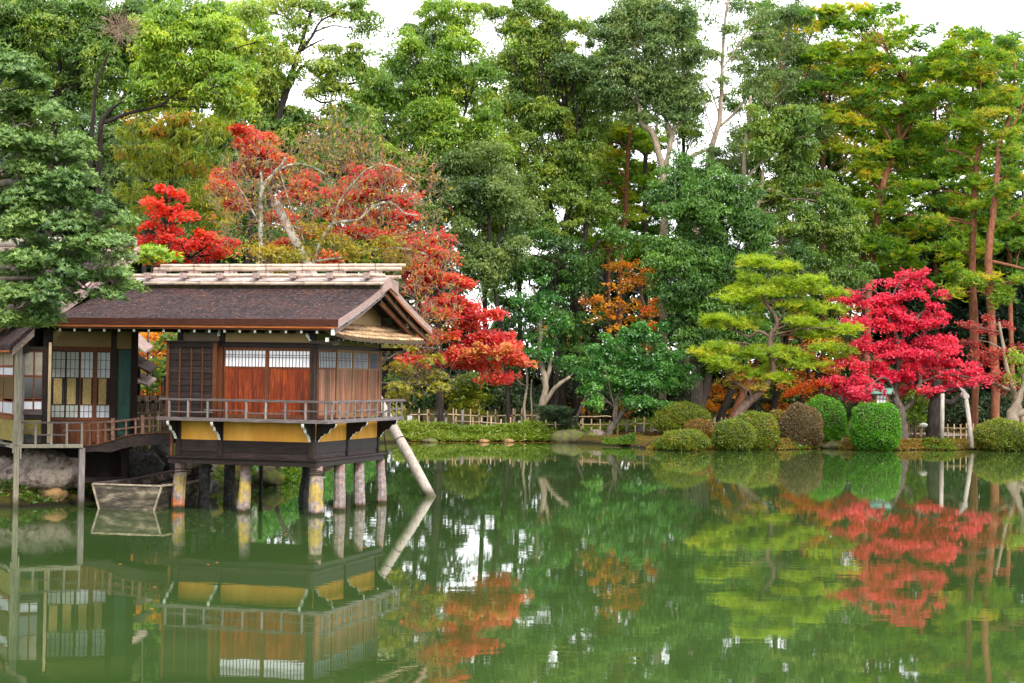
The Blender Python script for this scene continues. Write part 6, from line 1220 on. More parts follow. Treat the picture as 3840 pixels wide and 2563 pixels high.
tree('evergreen_oak', 'drooping-leaved oak above the right end of the pavilion roof', 102.0, [[(1168, 985, 9), (1160, 850, 8), (1140, 700, 7), (1125, 560, 7), (1120, 450, 6)], [(1135, 640, 5), (1140, 560, 5), (1170, 500, 4)]],
     [(1050, 385, 60, 26), (1110, 395, 60, 28), (1165, 400, 45, 26), (1020, 430, 50, 26), (1080, 445, 65, 28), (1145, 450, 60, 28), (1000, 480, 40, 24), (1050, 495, 60, 28), (1120, 500, 65, 30), (1180, 500, 40, 26), (1070, 545, 55, 26), (1130, 555, 60, 28), (1100, 600, 55, 24), (1160, 600, 40, 22), (1085, 640, 40, 20), (1140, 650, 40, 20), (1060, 600, 30, 18)], 'grove', 'oak', 'barkdark', 59, tone=.62, cov=1.1, dens=1.15)
tree('evergreen_oak', 'bright oak crown left of centre under the open sky', 103.5, [[(1010, 985, 15), (1005, 800, 14), (1000, 600, 12), (995, 400, 9), (1000, 250, 6)], [(1000, 450, 7), (1040, 330, 5), (1070, 250, 4)], [(1000, 500, 7), (940, 400, 5), (890, 320, 4)]],
     [(1010, 12, 50, 18), (1065, 20, 30, 16), (985, 45, 40, 20), (1040, 55, 50, 22), (1000, 95, 50, 24), (1055, 105, 45, 24), (950, 115, 30, 18), (920, 150, 50, 22), (985, 150, 60, 28), (1050, 160, 60, 28), (1110, 170, 45, 24), (860, 190, 50, 22), (930, 200, 60, 28), (1000, 210, 70, 30), (1080, 215, 65, 30), (820, 225, 36, 20), (880, 245, 60, 28), (950, 260, 70, 32), (1030, 270, 70, 32), (1105, 275, 50, 30), (840, 290, 45, 24), (900, 310, 65, 30), (980, 325, 70, 32), (1060, 330, 65, 32), (1125, 330, 40, 28), (870, 360, 50, 24), (940, 380, 60, 28), (1010, 385, 50, 28), (820, 340, 30, 18)],
     'oaklight', 'oak', 'barkdark', 60, tone=.42, cov=1.1, dens=1.15)
tree('camphor_tree', 'tree with dark bare limbs reaching into the sky gap at top left', 88.0,
     [[(612, 620, 15), (618, 480, 14), (628, 370, 13), (640, 270, 12), (668, 170, 10), (690, 110, 8), (700, 70, 6), (715, 20, 5)], [(640, 260, 8), (690, 155, 6), (730, 175, 6), (780, 193, 5), (820, 190, 4), (855, 180, 3)], [(690, 115, 6), (715, 85, 5), (735, 50, 4), (770, 30, 3), (800, 0, 2)], [(690, 118, 4), (725, 98, 3), (745, 90, 2)], [(720, 75, 3), (760, 60, 2.5), (800, 65, 2)], [(700, 205, 4), (735, 235, 3.5), (770, 230, 3)]],
     [(580, 40, 50, 26), (640, 30, 40, 22), (560, 90, 40, 26), (610, 105, 60, 30), (655, 80, 34, 24), (590, 165, 50, 28), (640, 180, 50, 28), (670, 140, 26, 16), (620, 225, 60, 28), (680, 240, 50, 24), (590, 280, 60, 28), (650, 290, 60, 28), (710, 290, 50, 24), (620, 340, 60, 28), (690, 345, 60, 28), (745, 330, 40, 22), (760, 280, 34, 16), (800, 250, 34, 14), (740, 15, 36, 14), (700, 10, 34, 14), (790, 15, 40, 14), (830, 35, 34, 14), (845, 75, 26, 10), (800, 95, 36, 10), (760, 110, 26, 8), (780, 150, 26, 10), (820, 130, 24, 9), (740, 150, 22, 8), (840, 170, 28, 9), (720, 210, 26, 8), (780, 205, 26, 8), (640, 395, 50, 20), (700, 395, 45, 20)],
     'oak', 'oak', 'barkdark', 61, tone=.6, cov=.95, dens=1.0)
# pines at the right
tree('red_pine', 'tall yellow-green pine with curved red trunk near the sky gap at upper right', 109.5,
     [[(1985, 960, 14), (1990, 700, 13), (2005, 560, 12), (2022, 440, 12), (2035, 390, 11), (2060, 340, 9), (2062, 290, 8), (2075, 240, 6), (2080, 200, 4)], [(2060, 330, 7), (2095, 280, 5), (2130, 235, 4), (2155, 200, 3)], [(2055, 350, 5), (2030, 300, 4), (2000, 270, 3)], [(2022, 440, 5), (1980, 400, 4), (1940, 390, 3)]],
     [(1880, 25, 45, 14), (1930, 12, 60, 12), (1990, 25, 50, 10), (1905, 60, 60, 14), (1975, 55, 60, 10), (2040, 75, 55, 9), (1940, 95, 70, 13), (2010, 100, 70, 12), (2085, 110, 60, 9), (1900, 130, 60, 14), (1980, 135, 80, 14), (2060, 140, 70, 11), (1930, 170, 75, 14), (2010, 175, 80, 14), (2090, 165, 55, 10), (1900, 215, 60, 15), (1975, 215, 75, 15), (2050, 205, 75, 14), (2110, 215, 50, 12), (1930, 255, 70, 15), (2010, 250, 75, 14), (2085, 245, 60, 12), (1960, 295, 70, 14), (2040, 285, 55, 12), (2120, 280, 45, 12), (2080, 310, 60, 13), (2000, 340, 70, 15), (2080, 350, 70, 15), (2140, 345, 40, 12), (1960, 380, 60, 15), (2110, 385, 55, 14), (2040, 375, 40, 12), (1985, 430, 60, 16), (2080, 430, 50, 14), (1960, 475, 60, 16), (2040, 480, 60, 14), (1990, 520, 70, 18), (2060, 530, 60, 16), (2000, 570, 70, 18), (2070, 580, 55, 15), (2030, 620, 60, 16)],
     'pineorange', 'pine', 'barkred', 71, tone=.38, cov=.9, dens=1.1)
tree('red_pine', 'thicker of the two straight red pine trunks at the right', 106.0,
     [[(2285, 975, 16), (2282, 860, 15), (2275, 740, 14), (2268, 640, 14), (2270, 560, 13), (2280, 480, 11), (2288, 400, 10), (2292, 330, 8), (2312, 280, 7), (2325, 220, 5), (2328, 150, 4)], [(2275, 600, 6), (2320, 610, 5), (2360, 620, 4)], [(2278, 520, 5), (2320, 500, 4), (2350, 470, 3)], [(2300, 320, 4), (2340, 260, 3), (2349, 200, 3)]],
     [(2320, 100, 40, 14), (2290, 130, 50, 14), (2340, 140, 30, 14), (2300, 170, 55, 15), (2335, 200, 40, 15), (2280, 210, 50, 15), (2320, 245, 50, 16), (2275, 265, 50, 15), (2330, 300, 40, 16), (2280, 330, 50, 15), (2325, 360, 40, 15), (2340, 410, 34, 14), (2300, 440, 50, 14), (2340, 490, 34, 14), (2300, 530, 45, 14), (2345, 560, 30, 14), (2240, 640, 50, 9), (2290, 635, 60, 10), (2335, 650, 40, 10), (2210, 665, 45, 9), (2300, 670, 50, 9)], 'pine', 'pine', 'barkred', 72, tone=.6, cov=.85, dens=1.0)
tree('red_pine', 'slimmer left one of the two straight red pine trunks at the right', 107.5,
     [[(2236, 985, 12), (2238, 860, 12), (2236, 740, 12), (2230, 640, 12), (2232, 540, 11), (2236, 450, 11), (2240, 380, 10), (2250, 320, 8), (2252, 270, 6), (2250, 210, 4), (2245, 130, 3)], [(2245, 380, 6), (2200, 350, 4), (2170, 345, 3)], [(2250, 290, 4), (2200, 270, 3), (2170, 280, 2)]],
     [(2225, 85, 40, 12), (2180, 105, 40, 10), (2250, 110, 45, 13), (2150, 130, 36, 9), (2210, 140, 60, 13), (2170, 165, 50, 12), (2240, 170, 50, 14), (2195, 200, 60, 14), (2150, 195, 36, 11), (2240, 225, 50, 15), (2180, 240, 60, 14), (2140, 235, 34, 11), (2225, 270, 55, 14), (2170, 285, 50, 12), (2240, 310, 45, 14), (2190, 345, 50, 12), (2240, 365, 50, 13), (2160, 375, 40, 11), (2210, 410, 55, 12), (2260, 430, 40, 12), (2140, 430, 45, 11), (2190, 470, 60, 13), (2250, 490, 45, 12), (2150, 500, 50, 12), (2210, 530, 55, 13), (2160, 560, 50, 12), (2230, 580, 50, 12), (2180, 610, 45, 11), (2150, 640, 45, 11)], 'pineorange', 'pine', 'barkred', 73, tone=.42, cov=.85, dens=1.0)
for (px, Y, r_, lb, cl) in [(1888, 113.5, 7, 'thin red pine trunk behind the right-hand oak', [(1890, 120, 50, 12), (1870, 200, 45, 12), (1900, 330, 50, 14), (1880, 420, 45, 14)]), (1790, 114.5, 6, 'thin red pine trunk behind the twin-trunked oak', [(1790, 190, 50, 12), (1770, 300, 45, 12), (1800, 420, 40, 12)]),
                        (1845, 115.5, 6, 'thinnest red pine trunk among the right-hand oaks', [(1850, 60, 50, 12), (1850, 160, 45, 12), (1840, 300, 40, 12)])]:
    tree('red_pine', lb, Y, [[(px - 4, 965, r_), (px + 2, 700, r_), (px - 3, 450, r_), (px + 4, 250, r_ * .8), (px, 120, r_ * .6)]], cl, 'pineorange', 'pine', 'barkred', int(px), tone=.5, cov=.7, dens=.8, group='thin red pines behind the oaks')
# second row of oaks closing the gaps between the crowns
row2 = [(40, 92, 0, 330, 90, 'oak', 'oak behind the top left evergreen'), (190, 93, 0, 330, 90, 'oakdark', 'dark oak behind the forked boughs'), (330, 94, 0, 420, 80, 'oak', 'oak behind the long dark boughs'), (450, 95, 0, 420, 80, 'oak', 'oak behind the bright camphor crown'), (1145, 118, 590, 740, 48, 'oakdark', 'dark low oak between red maple and twisted tree'), (780, 96, 250, 430, 90, 'oak', 'oak behind the upper edge of the lichened tree'), (560, 92, 20, 560, 60, 'oaklight', 'bright oak between camphor crown and bare-limbed tree'), (690, 98, 330, 620, 80, 'oakdark', 'dark oak behind the lichened tree'), (800, 99, 330, 640, 70, 'oak', 'oak behind the sky gap limbs'), (880, 112, 160, 640, 60, 'oak', 'oak behind the bright crown at its left side'), (960, 113, 60, 620, 70, 'grove', 'tall oak rising behind the bright crown'), (1110, 114, 140, 640, 50, 'oak', 'oak between the two bright centre crowns'), (1190, 115, 60, 560, 50, 'oaklight', 'tall bright oak behind the central oak'),
        (1310, 116, 130, 560, 60, 'oak', 'oak filling behind the central crown'), (1390, 117, 110, 400, 50, 'oak', 'oak left behind the forked pale trunk'), (1480, 116, 10, 290, 60, 'grove', 'tall grove oak behind the forked pale trunk'), (1570, 117, 40, 330, 45, 'oak', 'oak behind the bright sky gap at its left'), (1560, 118, 400, 700, 60, 'oakdark', 'dark oak behind the mossy twin trunk'), (1740, 118, 20, 520, 60, 'oak', 'tall oak behind the sky gap at its right'),
        (1830, 119, 0, 640, 60, 'grove', 'tall grove tree behind twin-trunked oak'), (1900, 117, 100, 700, 50, 'oak', 'oak left of the curved red pine')]
for i, (px, Y, tp, bt, w_, pal, lb) in enumerate(row2):
    cl = []; rg = random.Random(i + 50); y = tp + 14
    while y < bt:
        wy = w_ * (.55 + .45 * min(1, (y - tp) / 120.0))
        for s_ in (-.62, 0, .62): cl.append((px + s_ * wy + rg.uniform(-12, 12), y + rg.uniform(-14, 14), wy * .55, 26, rg.uniform(-1.5, 1.5)))
        y += 46
    tree('evergreen_oak', lb, Y, [[(px + 5, 955, 9), (px, (tp + 955) / 2, 8), (px + rg.uniform(-8, 8), tp + 40, 3)]], cl, pal, 'oak', 'barkdark', 200 + i, group='second row of oaks', tone=.5, cov=.8, dens=.72, size=1.3, sub=1.35, fill=.3, twigs=.6)
row3 = [(1400, 118, 300, 600, 40, 'pineorange', 'pine behind slender red trunk at its left'), (1478, 119, 300, 620, 40, 'pineorange', 'pine behind slender red trunk at its right'), (1985, 118, 60, 620, 60, 'pineorange', 'pine behind the curved red pine'), (2075, 119, 180, 700, 55, 'pineorange', 'pine right behind the curved red pine'), (2150, 117, 140, 700, 50, 'pine', 'pine left behind the two straight red trunks'), (2230, 116, 90, 640, 50, 'pineorange', 'pine directly behind the slimmer red trunk'), (2320, 117, 100, 640, 50, 'pine', 'pine behind the thicker red trunk')]
for i, (px, Y, tp, bt, w_, pal, lb) in enumerate(row3):
    cl = []; rg = random.Random(i + 80); y = tp + 8
    while y < bt:
        for s_ in (-.65, 0, .65): cl.append((px + s_ * w_ + rg.uniform(-14, 14), y + rg.uniform(-12, 12), w_ * .6, 13, rg.uniform(-1.5, 1.5)))
        y += 36
    tree('red_pine', lb, Y, [[(px + 5, 955, 10), (px - 6, (tp + 955) / 2, 9), (px + rg.uniform(-8, 8), tp + 20, 3)]], cl, pal, 'pine', 'barkred', 230 + i, group='second row of pines', tone=.32, cov=.75, dens=.75, size=1.25, sub=1.3, fill=.3, twigs=.5)
# dark conifers filling behind at the right
for i, (px, Y, tp, ft_, w_, lb) in enumerate([(2130, 118, 520, 940, 100, 'dark conifer between curved pine and straight pines'), (2230, 121, 500, 940, 110, 'dark conifer behind the two straight red trunks'), (2330, 119, 480, 940, 90, 'dark conifer at the right edge'), (2060, 120, 640, 940, 80, 'dark conifer behind the crimson maple')]):
    cl = []; rg = random.Random(i + 5)
    for y in range(tp, ft_, 38):
        for s_ in (-.6, 0, .6): cl.append((px + s_ * w_ + rg.uniform(-15, 15), y + rg.uniform(-10, 10), w_ * .55, 24, rg.uniform(-1, 1)))
    tree('dark_conifer', lb, Y, [[(px, 950, 12), (px, 700, 10), (px, tp, 3)]], cl, 'pinedark', 'pine', 'barkdark', 80 + i, tone=.4, cov=1.1, dens=.9, limbs=True, twigs=.7, size=1.3, sub=1.5)
# shady shrubs and small trees behind the fence
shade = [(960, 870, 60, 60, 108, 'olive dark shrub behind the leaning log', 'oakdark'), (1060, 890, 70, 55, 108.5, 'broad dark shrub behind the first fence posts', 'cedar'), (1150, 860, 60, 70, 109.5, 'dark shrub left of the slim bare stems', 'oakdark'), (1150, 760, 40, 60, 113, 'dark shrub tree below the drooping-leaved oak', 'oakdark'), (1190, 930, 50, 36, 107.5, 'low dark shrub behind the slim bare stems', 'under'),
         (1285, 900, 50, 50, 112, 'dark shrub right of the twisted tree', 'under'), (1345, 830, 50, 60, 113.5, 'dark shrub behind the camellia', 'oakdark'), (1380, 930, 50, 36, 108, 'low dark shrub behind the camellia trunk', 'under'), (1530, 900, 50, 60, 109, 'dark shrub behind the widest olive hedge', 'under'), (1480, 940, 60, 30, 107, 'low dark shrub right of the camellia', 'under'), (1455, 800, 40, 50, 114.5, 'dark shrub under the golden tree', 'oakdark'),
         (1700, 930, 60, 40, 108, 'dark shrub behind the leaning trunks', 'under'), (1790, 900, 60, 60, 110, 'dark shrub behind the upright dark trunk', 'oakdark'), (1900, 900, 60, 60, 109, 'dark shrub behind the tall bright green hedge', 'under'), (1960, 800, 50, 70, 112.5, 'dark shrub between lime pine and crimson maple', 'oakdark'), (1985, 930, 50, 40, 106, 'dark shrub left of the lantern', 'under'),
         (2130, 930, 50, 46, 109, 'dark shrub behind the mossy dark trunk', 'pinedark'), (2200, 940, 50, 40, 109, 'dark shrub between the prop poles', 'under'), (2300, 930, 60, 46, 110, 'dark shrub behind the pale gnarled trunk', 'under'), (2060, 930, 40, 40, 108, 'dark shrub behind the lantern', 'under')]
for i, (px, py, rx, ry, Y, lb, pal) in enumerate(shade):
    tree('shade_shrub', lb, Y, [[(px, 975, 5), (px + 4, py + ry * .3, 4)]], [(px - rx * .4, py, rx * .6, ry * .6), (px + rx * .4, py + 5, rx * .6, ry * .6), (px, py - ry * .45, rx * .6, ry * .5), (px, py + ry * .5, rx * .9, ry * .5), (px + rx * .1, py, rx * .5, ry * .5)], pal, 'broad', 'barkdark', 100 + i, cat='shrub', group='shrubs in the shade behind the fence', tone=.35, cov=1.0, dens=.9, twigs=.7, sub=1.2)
# ------------------------------------------------------------------ left bank trees behind the pavilion
tree('maple', 'scarlet maple on the left above the bamboo ridge poles', 60.0, [[(400, 760, 7), (390, 650, 6), (385, 560, 5), (375, 480, 3)], [(390, 640, 4), (340, 590, 3)], [(392, 620, 4), (470, 570, 3)]],
     [(365, 440, 30, 8), (392, 455, 34, 8), (350, 468, 28, 8), (395, 475, 40, 8), (370, 500, 45, 9), (420, 497, 28, 7), (350, 522, 34, 8), (375, 540, 45, 10), (345, 560, 34, 9), (420, 550, 50, 10), (480, 540, 45, 11), (390, 575, 55, 10), (460, 570, 60, 12), (510, 560, 38, 12), (340, 590, 40, 9), (410, 600, 60, 9), (490, 592, 45, 9), (310, 575, 24, 7)], 'red', 'maple', 'barkdark', 121, tone=.6, cov=1.3, dens=1.3, size=.85, sub=.7)
tree('maple', 'upper red maple behind the lichened tree', 68.0, [[(560, 800, 8), (570, 600, 7), (580, 450, 5), (582, 340, 3)]], [(560, 300, 30, 9), (592, 312, 30, 9), (575, 330, 36, 10), (600, 345, 26, 10), (580, 362, 40, 11), (620, 375, 34, 10), (650, 370, 30, 8), (560, 385, 34, 10), (610, 395, 40, 10), (500, 400, 26, 14), (520, 430, 34, 14), (690, 420, 38, 12), (670, 450, 40, 12), (720, 400, 30, 12), (540, 480, 34, 12), (640, 500, 40, 14), (660, 560, 34, 14), (700, 590, 40, 12), (760, 590, 34, 12)], 'crimson', 'maple', 'barkdark', 122, tone=.5, cov=1.4, dens=2.3, size=.85, sub=.75)
tree('maple', 'broad red maple spreading right of the pavilion roof', 62.5, [[(700, 980, 11), (740, 860, 10), (800, 740, 9), (850, 600, 6), (875, 470, 3)], [(800, 740, 7), (900, 745, 6), (1000, 740, 4), (1080, 730, 3)], [(745, 860, 7), (850, 830, 6), (1000, 810, 4), (1090, 805, 3)], [(850, 640, 4), (940, 610, 3)]],
     [(830, 395, 30, 9), (870, 400, 34, 9), (900, 395, 20, 8), (840, 425, 45, 11), (900, 430, 40, 10), (770, 450, 45, 11), (830, 460, 55, 12), (905, 462, 50, 11), (790, 495, 60, 12), (860, 500, 60, 12), (925, 500, 45, 12), (745, 530, 50, 12), (830, 535, 60, 12), (910, 540, 60, 13), (960, 570, 45, 11), (1010, 545, 34, 7), (920, 580, 50, 12), (985, 600, 60, 12), (1020, 580, 34, 9), (940, 625, 50, 12), (1000, 640, 60, 13), (1050, 655, 40, 12), (950, 665, 40, 12), (1030, 690, 60, 13), (1075, 700, 34, 11), (1000, 720, 50, 12), (1070, 740, 60, 13), (1120, 735, 40, 11), (1010, 765, 50, 12), (1080, 775, 70, 13), (1145, 775, 50, 11),
      (1050, 808, 60, 12), (1120, 810, 60, 12), (1180, 818, 30, 8), (1200, 830, 16, 5), (970, 785, 40, 12), (1000, 820, 50, 12), (1080, 845, 50, 11), (1130, 855, 40, 9), (1130, 878, 30, 7), (950, 830, 34, 12), (1170, 800, 34, 9)], 'crimson', 'maple', 'barkdark', 123, tone=.5, cov=1.45, dens=2.0, size=.85, sub=.78)
tree('cedar', 'yellow-green cedar with hanging sprays on the left', 74.0, [[(385, 800, 11), (388, 600, 10), (392, 450, 9), (396, 340, 7), (400, 260, 4)]],
     [(320, 268, 50, 12), (385, 262, 55, 14), (445, 272, 50, 13), (500, 285, 36, 12), (300, 300, 36, 12), (360, 300, 60, 15), (430, 305, 60, 15), (490, 310, 40, 13), (340, 345, 45, 14), (400, 345, 60, 15), (460, 345, 45, 14), (330, 385, 34, 14), (385, 388, 55, 16), (445, 385, 50, 15), (300, 430, 30, 14), (350, 430, 45, 15), (420, 430, 55, 16), (470, 425, 30, 14), (330, 475, 34, 15), (440, 475, 50, 15), (480, 470, 26, 13), (310, 520, 26, 14), (450, 515, 40, 14), (290, 345, 24, 12), (520, 300, 20, 9), (410, 480, 36, 14), (500, 500, 24, 12)], 'cedar', 'hang', 'barkdark', 124, tone=.48, cov=1.0, dens=1.1)
tree('camphor_tree', 'bright green camphor crown at the top left with long dark boughs', 67.0,
     [[(222, 640, 11, 2), (226, 450, 10, 1), (232, 290, 9), (245, 262, 8), (275, 232, 7), (305, 205, 6), (345, 185, 5), (400, 165, 3)], [(232, 285, 8), (290, 262, 6), (330, 252, 6), (370, 240, 5), (410, 210, 4), (440, 205, 3)], [(275, 235, 4), (330, 232, 3.5), (385, 220, 3)], [(205, 420, 8), (212, 300, 7), (222, 190, 5), (250, 120, 4)], [(300, 210, 4), (330, 150, 3), (360, 90, 2)]],
     [(330, 60, 55, 28), (390, 50, 50, 28), (440, 70, 55, 30), (490, 90, 50, 30), (540, 110, 34, 26), (340, 115, 50, 26), (400, 120, 60, 30), (460, 130, 60, 32), (520, 150, 55, 30), (570, 160, 26, 20), (350, 165, 50, 22), (420, 175, 60, 30), (480, 190, 60, 30), (540, 205, 45, 26), (320, 200, 40, 20), (380, 215, 50, 22), (450, 235, 55, 24), (510, 245, 45, 22), (560, 240, 24, 14), (400, 20, 50, 20), (460, 25, 50, 22), (510, 50, 36, 24)],
     'oaklight', 'oak', 'barkdark', 125, tone=.5, cov=1.15, dens=1.15, size=.8, sub=.75)
tree('evergreen_tree', 'dark evergreen with yellow-tipped leaves in the top left corner', 71.0, [[(110, 640, 12), (120, 400, 11), (130, 200, 8), (150, 80, 5)], [(125, 300, 6), (60, 200, 4), (20, 120, 3)], [(130, 220, 5), (200, 130, 4), (260, 80, 3)]],
     [(30, 30, 60, 30), (100, 25, 60, 30), (170, 20, 55, 28), (240, 30, 50, 26), (300, 25, 45, 24), (30, 85, 60, 30), (100, 80, 60, 30), (165, 75, 55, 28), (230, 85, 50, 28), (290, 80, 45, 26), (40, 140, 60, 30), (110, 140, 60, 30), (180, 135, 55, 28), (250, 140, 50, 26), (305, 135, 34, 24), (70, 190, 60, 28), (140, 195, 60, 26), (210, 190, 50, 24), (270, 185, 40, 20), (160, 235, 50, 18), (100, 235, 50, 20), (210, 225, 40, 14), (170, 262, 45, 12)], 'oak', 'oak', 'barkdark', 126, tone=.36, cov=1.2, dens=1.5, size=.8, sub=.8)
tree('green_tree', 'soft green tree between grey-green tree and cedar', 84.0, [[(255, 700, 9), (258, 500, 8), (262, 380, 5)]], [(240, 310, 45, 22), (290, 330, 36, 22), (220, 350, 40, 20), (285, 380, 34, 22), (270, 440, 40, 22), (300, 430, 26, 20), (270, 490, 45, 24), (250, 530, 40, 20), (300, 500, 30, 18), (200, 300, 34, 18)], 'grove', 'grove', 'barkdark', 127, tone=.4, cov=1.0)
tree('green_tree', 'dark tree behind cedar and scarlet maple', 80.0, [[(480, 780, 10), (485, 600, 9), (490, 420, 6)]], [(520, 330, 45, 24), (480, 380, 45, 24), (540, 380, 45, 26), (500, 430, 50, 26), (560, 430, 40, 24), (470, 480, 45, 24), (530, 490, 50, 24), (430, 530, 45, 24), (580, 480, 34, 22), (540, 280, 34, 20), (500, 540, 40, 22), (600, 540, 45, 22), (650, 470, 40, 22), (700, 500, 40, 22), (740, 460, 40, 20), (790, 420, 40, 20)], 'oakdark', 'oak', 'barkdark', 128, tone=.42, cov=1.0)
# lichened half-bare tree: pale limbs, thousands of bare twigs, a few tan leaves
def twiggery(clumps, Y, k_tw, k_lf, size, tone):
    def fn(Lv, rng, br):
        k = Y / FP; P = []; Dd = []; LL = []
        for (px, py, rx, ry) in clumps:
            n = int(k_tw * rx * ry / 900); c = AT(px, py, Y); d = rdir(rng, n); p = c + d * (rng.random(n) ** .5)[:, None] * np.array([rx * k, (rx + ry) / 2 * k * .7, ry * k]); P.append(p); Dd.append(unit(d * .7 + np.array([0, 0, .35]) + rdir(rng, n) * .7))
        P = np.concatenate(P); D = np.concatenate(Dd); n = len(P); L_ = rng.uniform(.25, .7, n)
        for i in range(n):
            a = P[i]; b = a + D[i] * L_[i]; m = (a + b) / 2 + rng.normal(size=3) * .05; br.tube([a, m, b], [.011, .008, .004], 3, cap=False)
        m = int(n * k_lf); j = rng.integers(0, n, m); base = P[j] + D[j] * (L_[j] * rng.random(m))[:, None]; N = rdir(rng, m); dd = unit(np.cross(N, rdir(rng, m)) + np.array([0, 0, -.8])); Lv.quads(base, dd, N, size * rng.uniform(.6, 1.3, m), size * .4, np.clip(tone + .25 * rng.normal(size=m), 0, 1), .3)
    return fn
tw = [(540, 400, 50, 45), (600, 350, 60, 35), (670, 350, 70, 35), (740, 360, 70, 40), (810, 370, 70, 45), (880, 380, 70, 40), (950, 400, 55, 45), (980, 440, 40, 35), (530, 470, 50, 45), (590, 450, 60, 50), (660, 430, 70, 50), (740, 440, 70, 50), (820, 450, 70, 40), (900, 450, 60, 40), (560, 540, 60, 40), (640, 510, 60, 45), (720, 510, 70, 45), (800, 520, 70, 40), (880, 520, 60, 40), (960, 520, 50, 40), (990, 570, 50, 45), (930, 600, 50, 40), (1000, 640, 45, 40), (960, 690, 45, 40), (1010, 720, 40, 40), (970, 740, 45, 35), (760, 300, 50, 30), (820, 320, 50, 30)]
tree('lichened_tree', 'half-bare lichened tree with pale crooked limbs above the bamboo ridge', 57.0,
     [[(590, 780, 9.4), (596, 620, 8.6), (598, 520, 7.9), (598, 460, 7.2), (604, 430, 6.5), (622, 405, 5.8), (645, 380, 5.0), (655, 362, 4.3)], [(600, 440, 4.3), (600, 410, 4.3), (598, 395, 3.6)], [(645, 388, 4.3), (668, 378, 3.6), (700, 378, 3.6), (725, 388, 2.9), (745, 400, 2.2)], [(700, 700, 7.2), (720, 600, 6.5), (750, 530, 5.8), (775, 510, 5.8), (820, 505, 5.0), (850, 480, 5.0), (880, 465, 4.3), (905, 470, 3.6), (930, 490, 2.9), (960, 495, 2.2)], [(760, 525, 4.3), (780, 460, 3.6), (820, 410, 3.6), (850, 385, 3.6), (890, 380, 3.6), (930, 400, 2.9), (965, 425, 2.2)], [(720, 600, 4.3), (790, 590, 3.6), (850, 575, 2.9), (920, 570, 2.9), (980, 585, 2.2)], [(598, 520, 3.6), (560, 450, 2.2), (530, 400, 1.4)], [(640, 385, 2.9), (665, 470, 2.2), (700, 560, 1.4)]],
     [(640, 580, 45, 14), (700, 575, 45, 16), (760, 570, 50, 16), (820, 590, 45, 12), (590, 590, 40, 12), (870, 560, 40, 14), (720, 540, 36, 12), (920, 590, 34, 12)], 'yellow', 'grove', 'barklich', 131, tone=.45, cov=.42, dens=.7, size=.6, extra=[twiggery(tw, 57.0, 26, 1.5, .13, .80)], brbark='twig')
tree('dead_bough', 'tan tangle of dead twigs hanging in the top left crown', 60.0, [[(232, 38, 2), (255, 50, 1.6), (275, 72, 1.2)]], [], 'tan', 'maple', 'twig', 150, free=True, cat='dead branch', extra=[twiggery([(278, 62, 34, 20), (290, 78, 26, 16)], 60.0, 130, .15, .08, .3)])
tree('drooping_shrub_tree', 'yellowing tree with drooping leaf rosettes right beside the pavilion wall', 56.0, [[(640, 1060, 8), (720, 960, 7), (800, 880, 6), (880, 830, 5), (940, 800, 4), (1000, 800, 3)], [(820, 875, 4), (900, 880, 3.5), (960, 880, 2.5), (1010, 890, 2)]],
     [(905, 810, 28, 14), (940, 800, 34, 16), (905, 850, 26, 16), (945, 845, 40, 18), (985, 840, 30, 14), (910, 885, 30, 16), (955, 885, 40, 16), (1000, 880, 30, 12), (900, 920, 24, 12), (940, 915, 36, 12), (990, 905, 30, 9), (905, 770, 22, 12), (950, 770, 30, 12), (900, 950, 16, 8)], 'yellow', 'rosette', 'bark', 132, tone=.35, cov=.6, dens=1.0, size=1.1, extra=[twiggery([(920, 800, 40, 50), (960, 850, 50, 40), (950, 900, 50, 30), (990, 800, 40, 40), (1000, 870, 40, 30)], 56.0, 22, 1.2, .12, .6)])
tree('broadleaf_shrub', 'shrub with long glossy leaves seen through the gap under the roof', 56.5, [[(355, 960, 4), (350, 880, 3.5), (352, 820, 3)]], [(330, 800, 30, 16), (365, 790, 30, 18), (345, 830, 36, 18), (375, 840, 26, 18), (335, 860, 30, 18), (370, 880, 28, 16), (340, 895, 30, 14)], 'oaklight', 'rosette', 'bark', 133, cat='shrub', tone=.3, cov=.9, size=1.6)
tree('maple', 'yellow-orange maple seen through the gap under the roof', 60.5, [[(372, 960, 4), (370, 850, 3), (368, 790, 2)]], [(345, 775, 30, 10), (375, 778, 30, 12), (365, 800, 34, 12), (380, 830, 26, 12), (380, 870, 26, 14), (330, 790, 24, 10), (350, 850, 34, 20), (340, 900, 34, 20), (385, 910, 24, 14)], 'orange', 'maple', 'bark', 134, tone=.35, cov=1.1, size=.8)
tree('ridge_shrub', 'pale green long-leaved shrub peeping over the bamboo ridge at left', 54.5, [[(340, 780, 3), (345, 650, 2.5), (350, 600, 2)]], [(335, 592, 26, 8), (365, 585, 24, 9), (350, 600, 34, 8), (325, 605, 20, 7), (390, 600, 20, 6)], 'oaklight', 'rosette', 'bark', 135, cat='shrub', tone=.55, cov=.9, size=1.5)
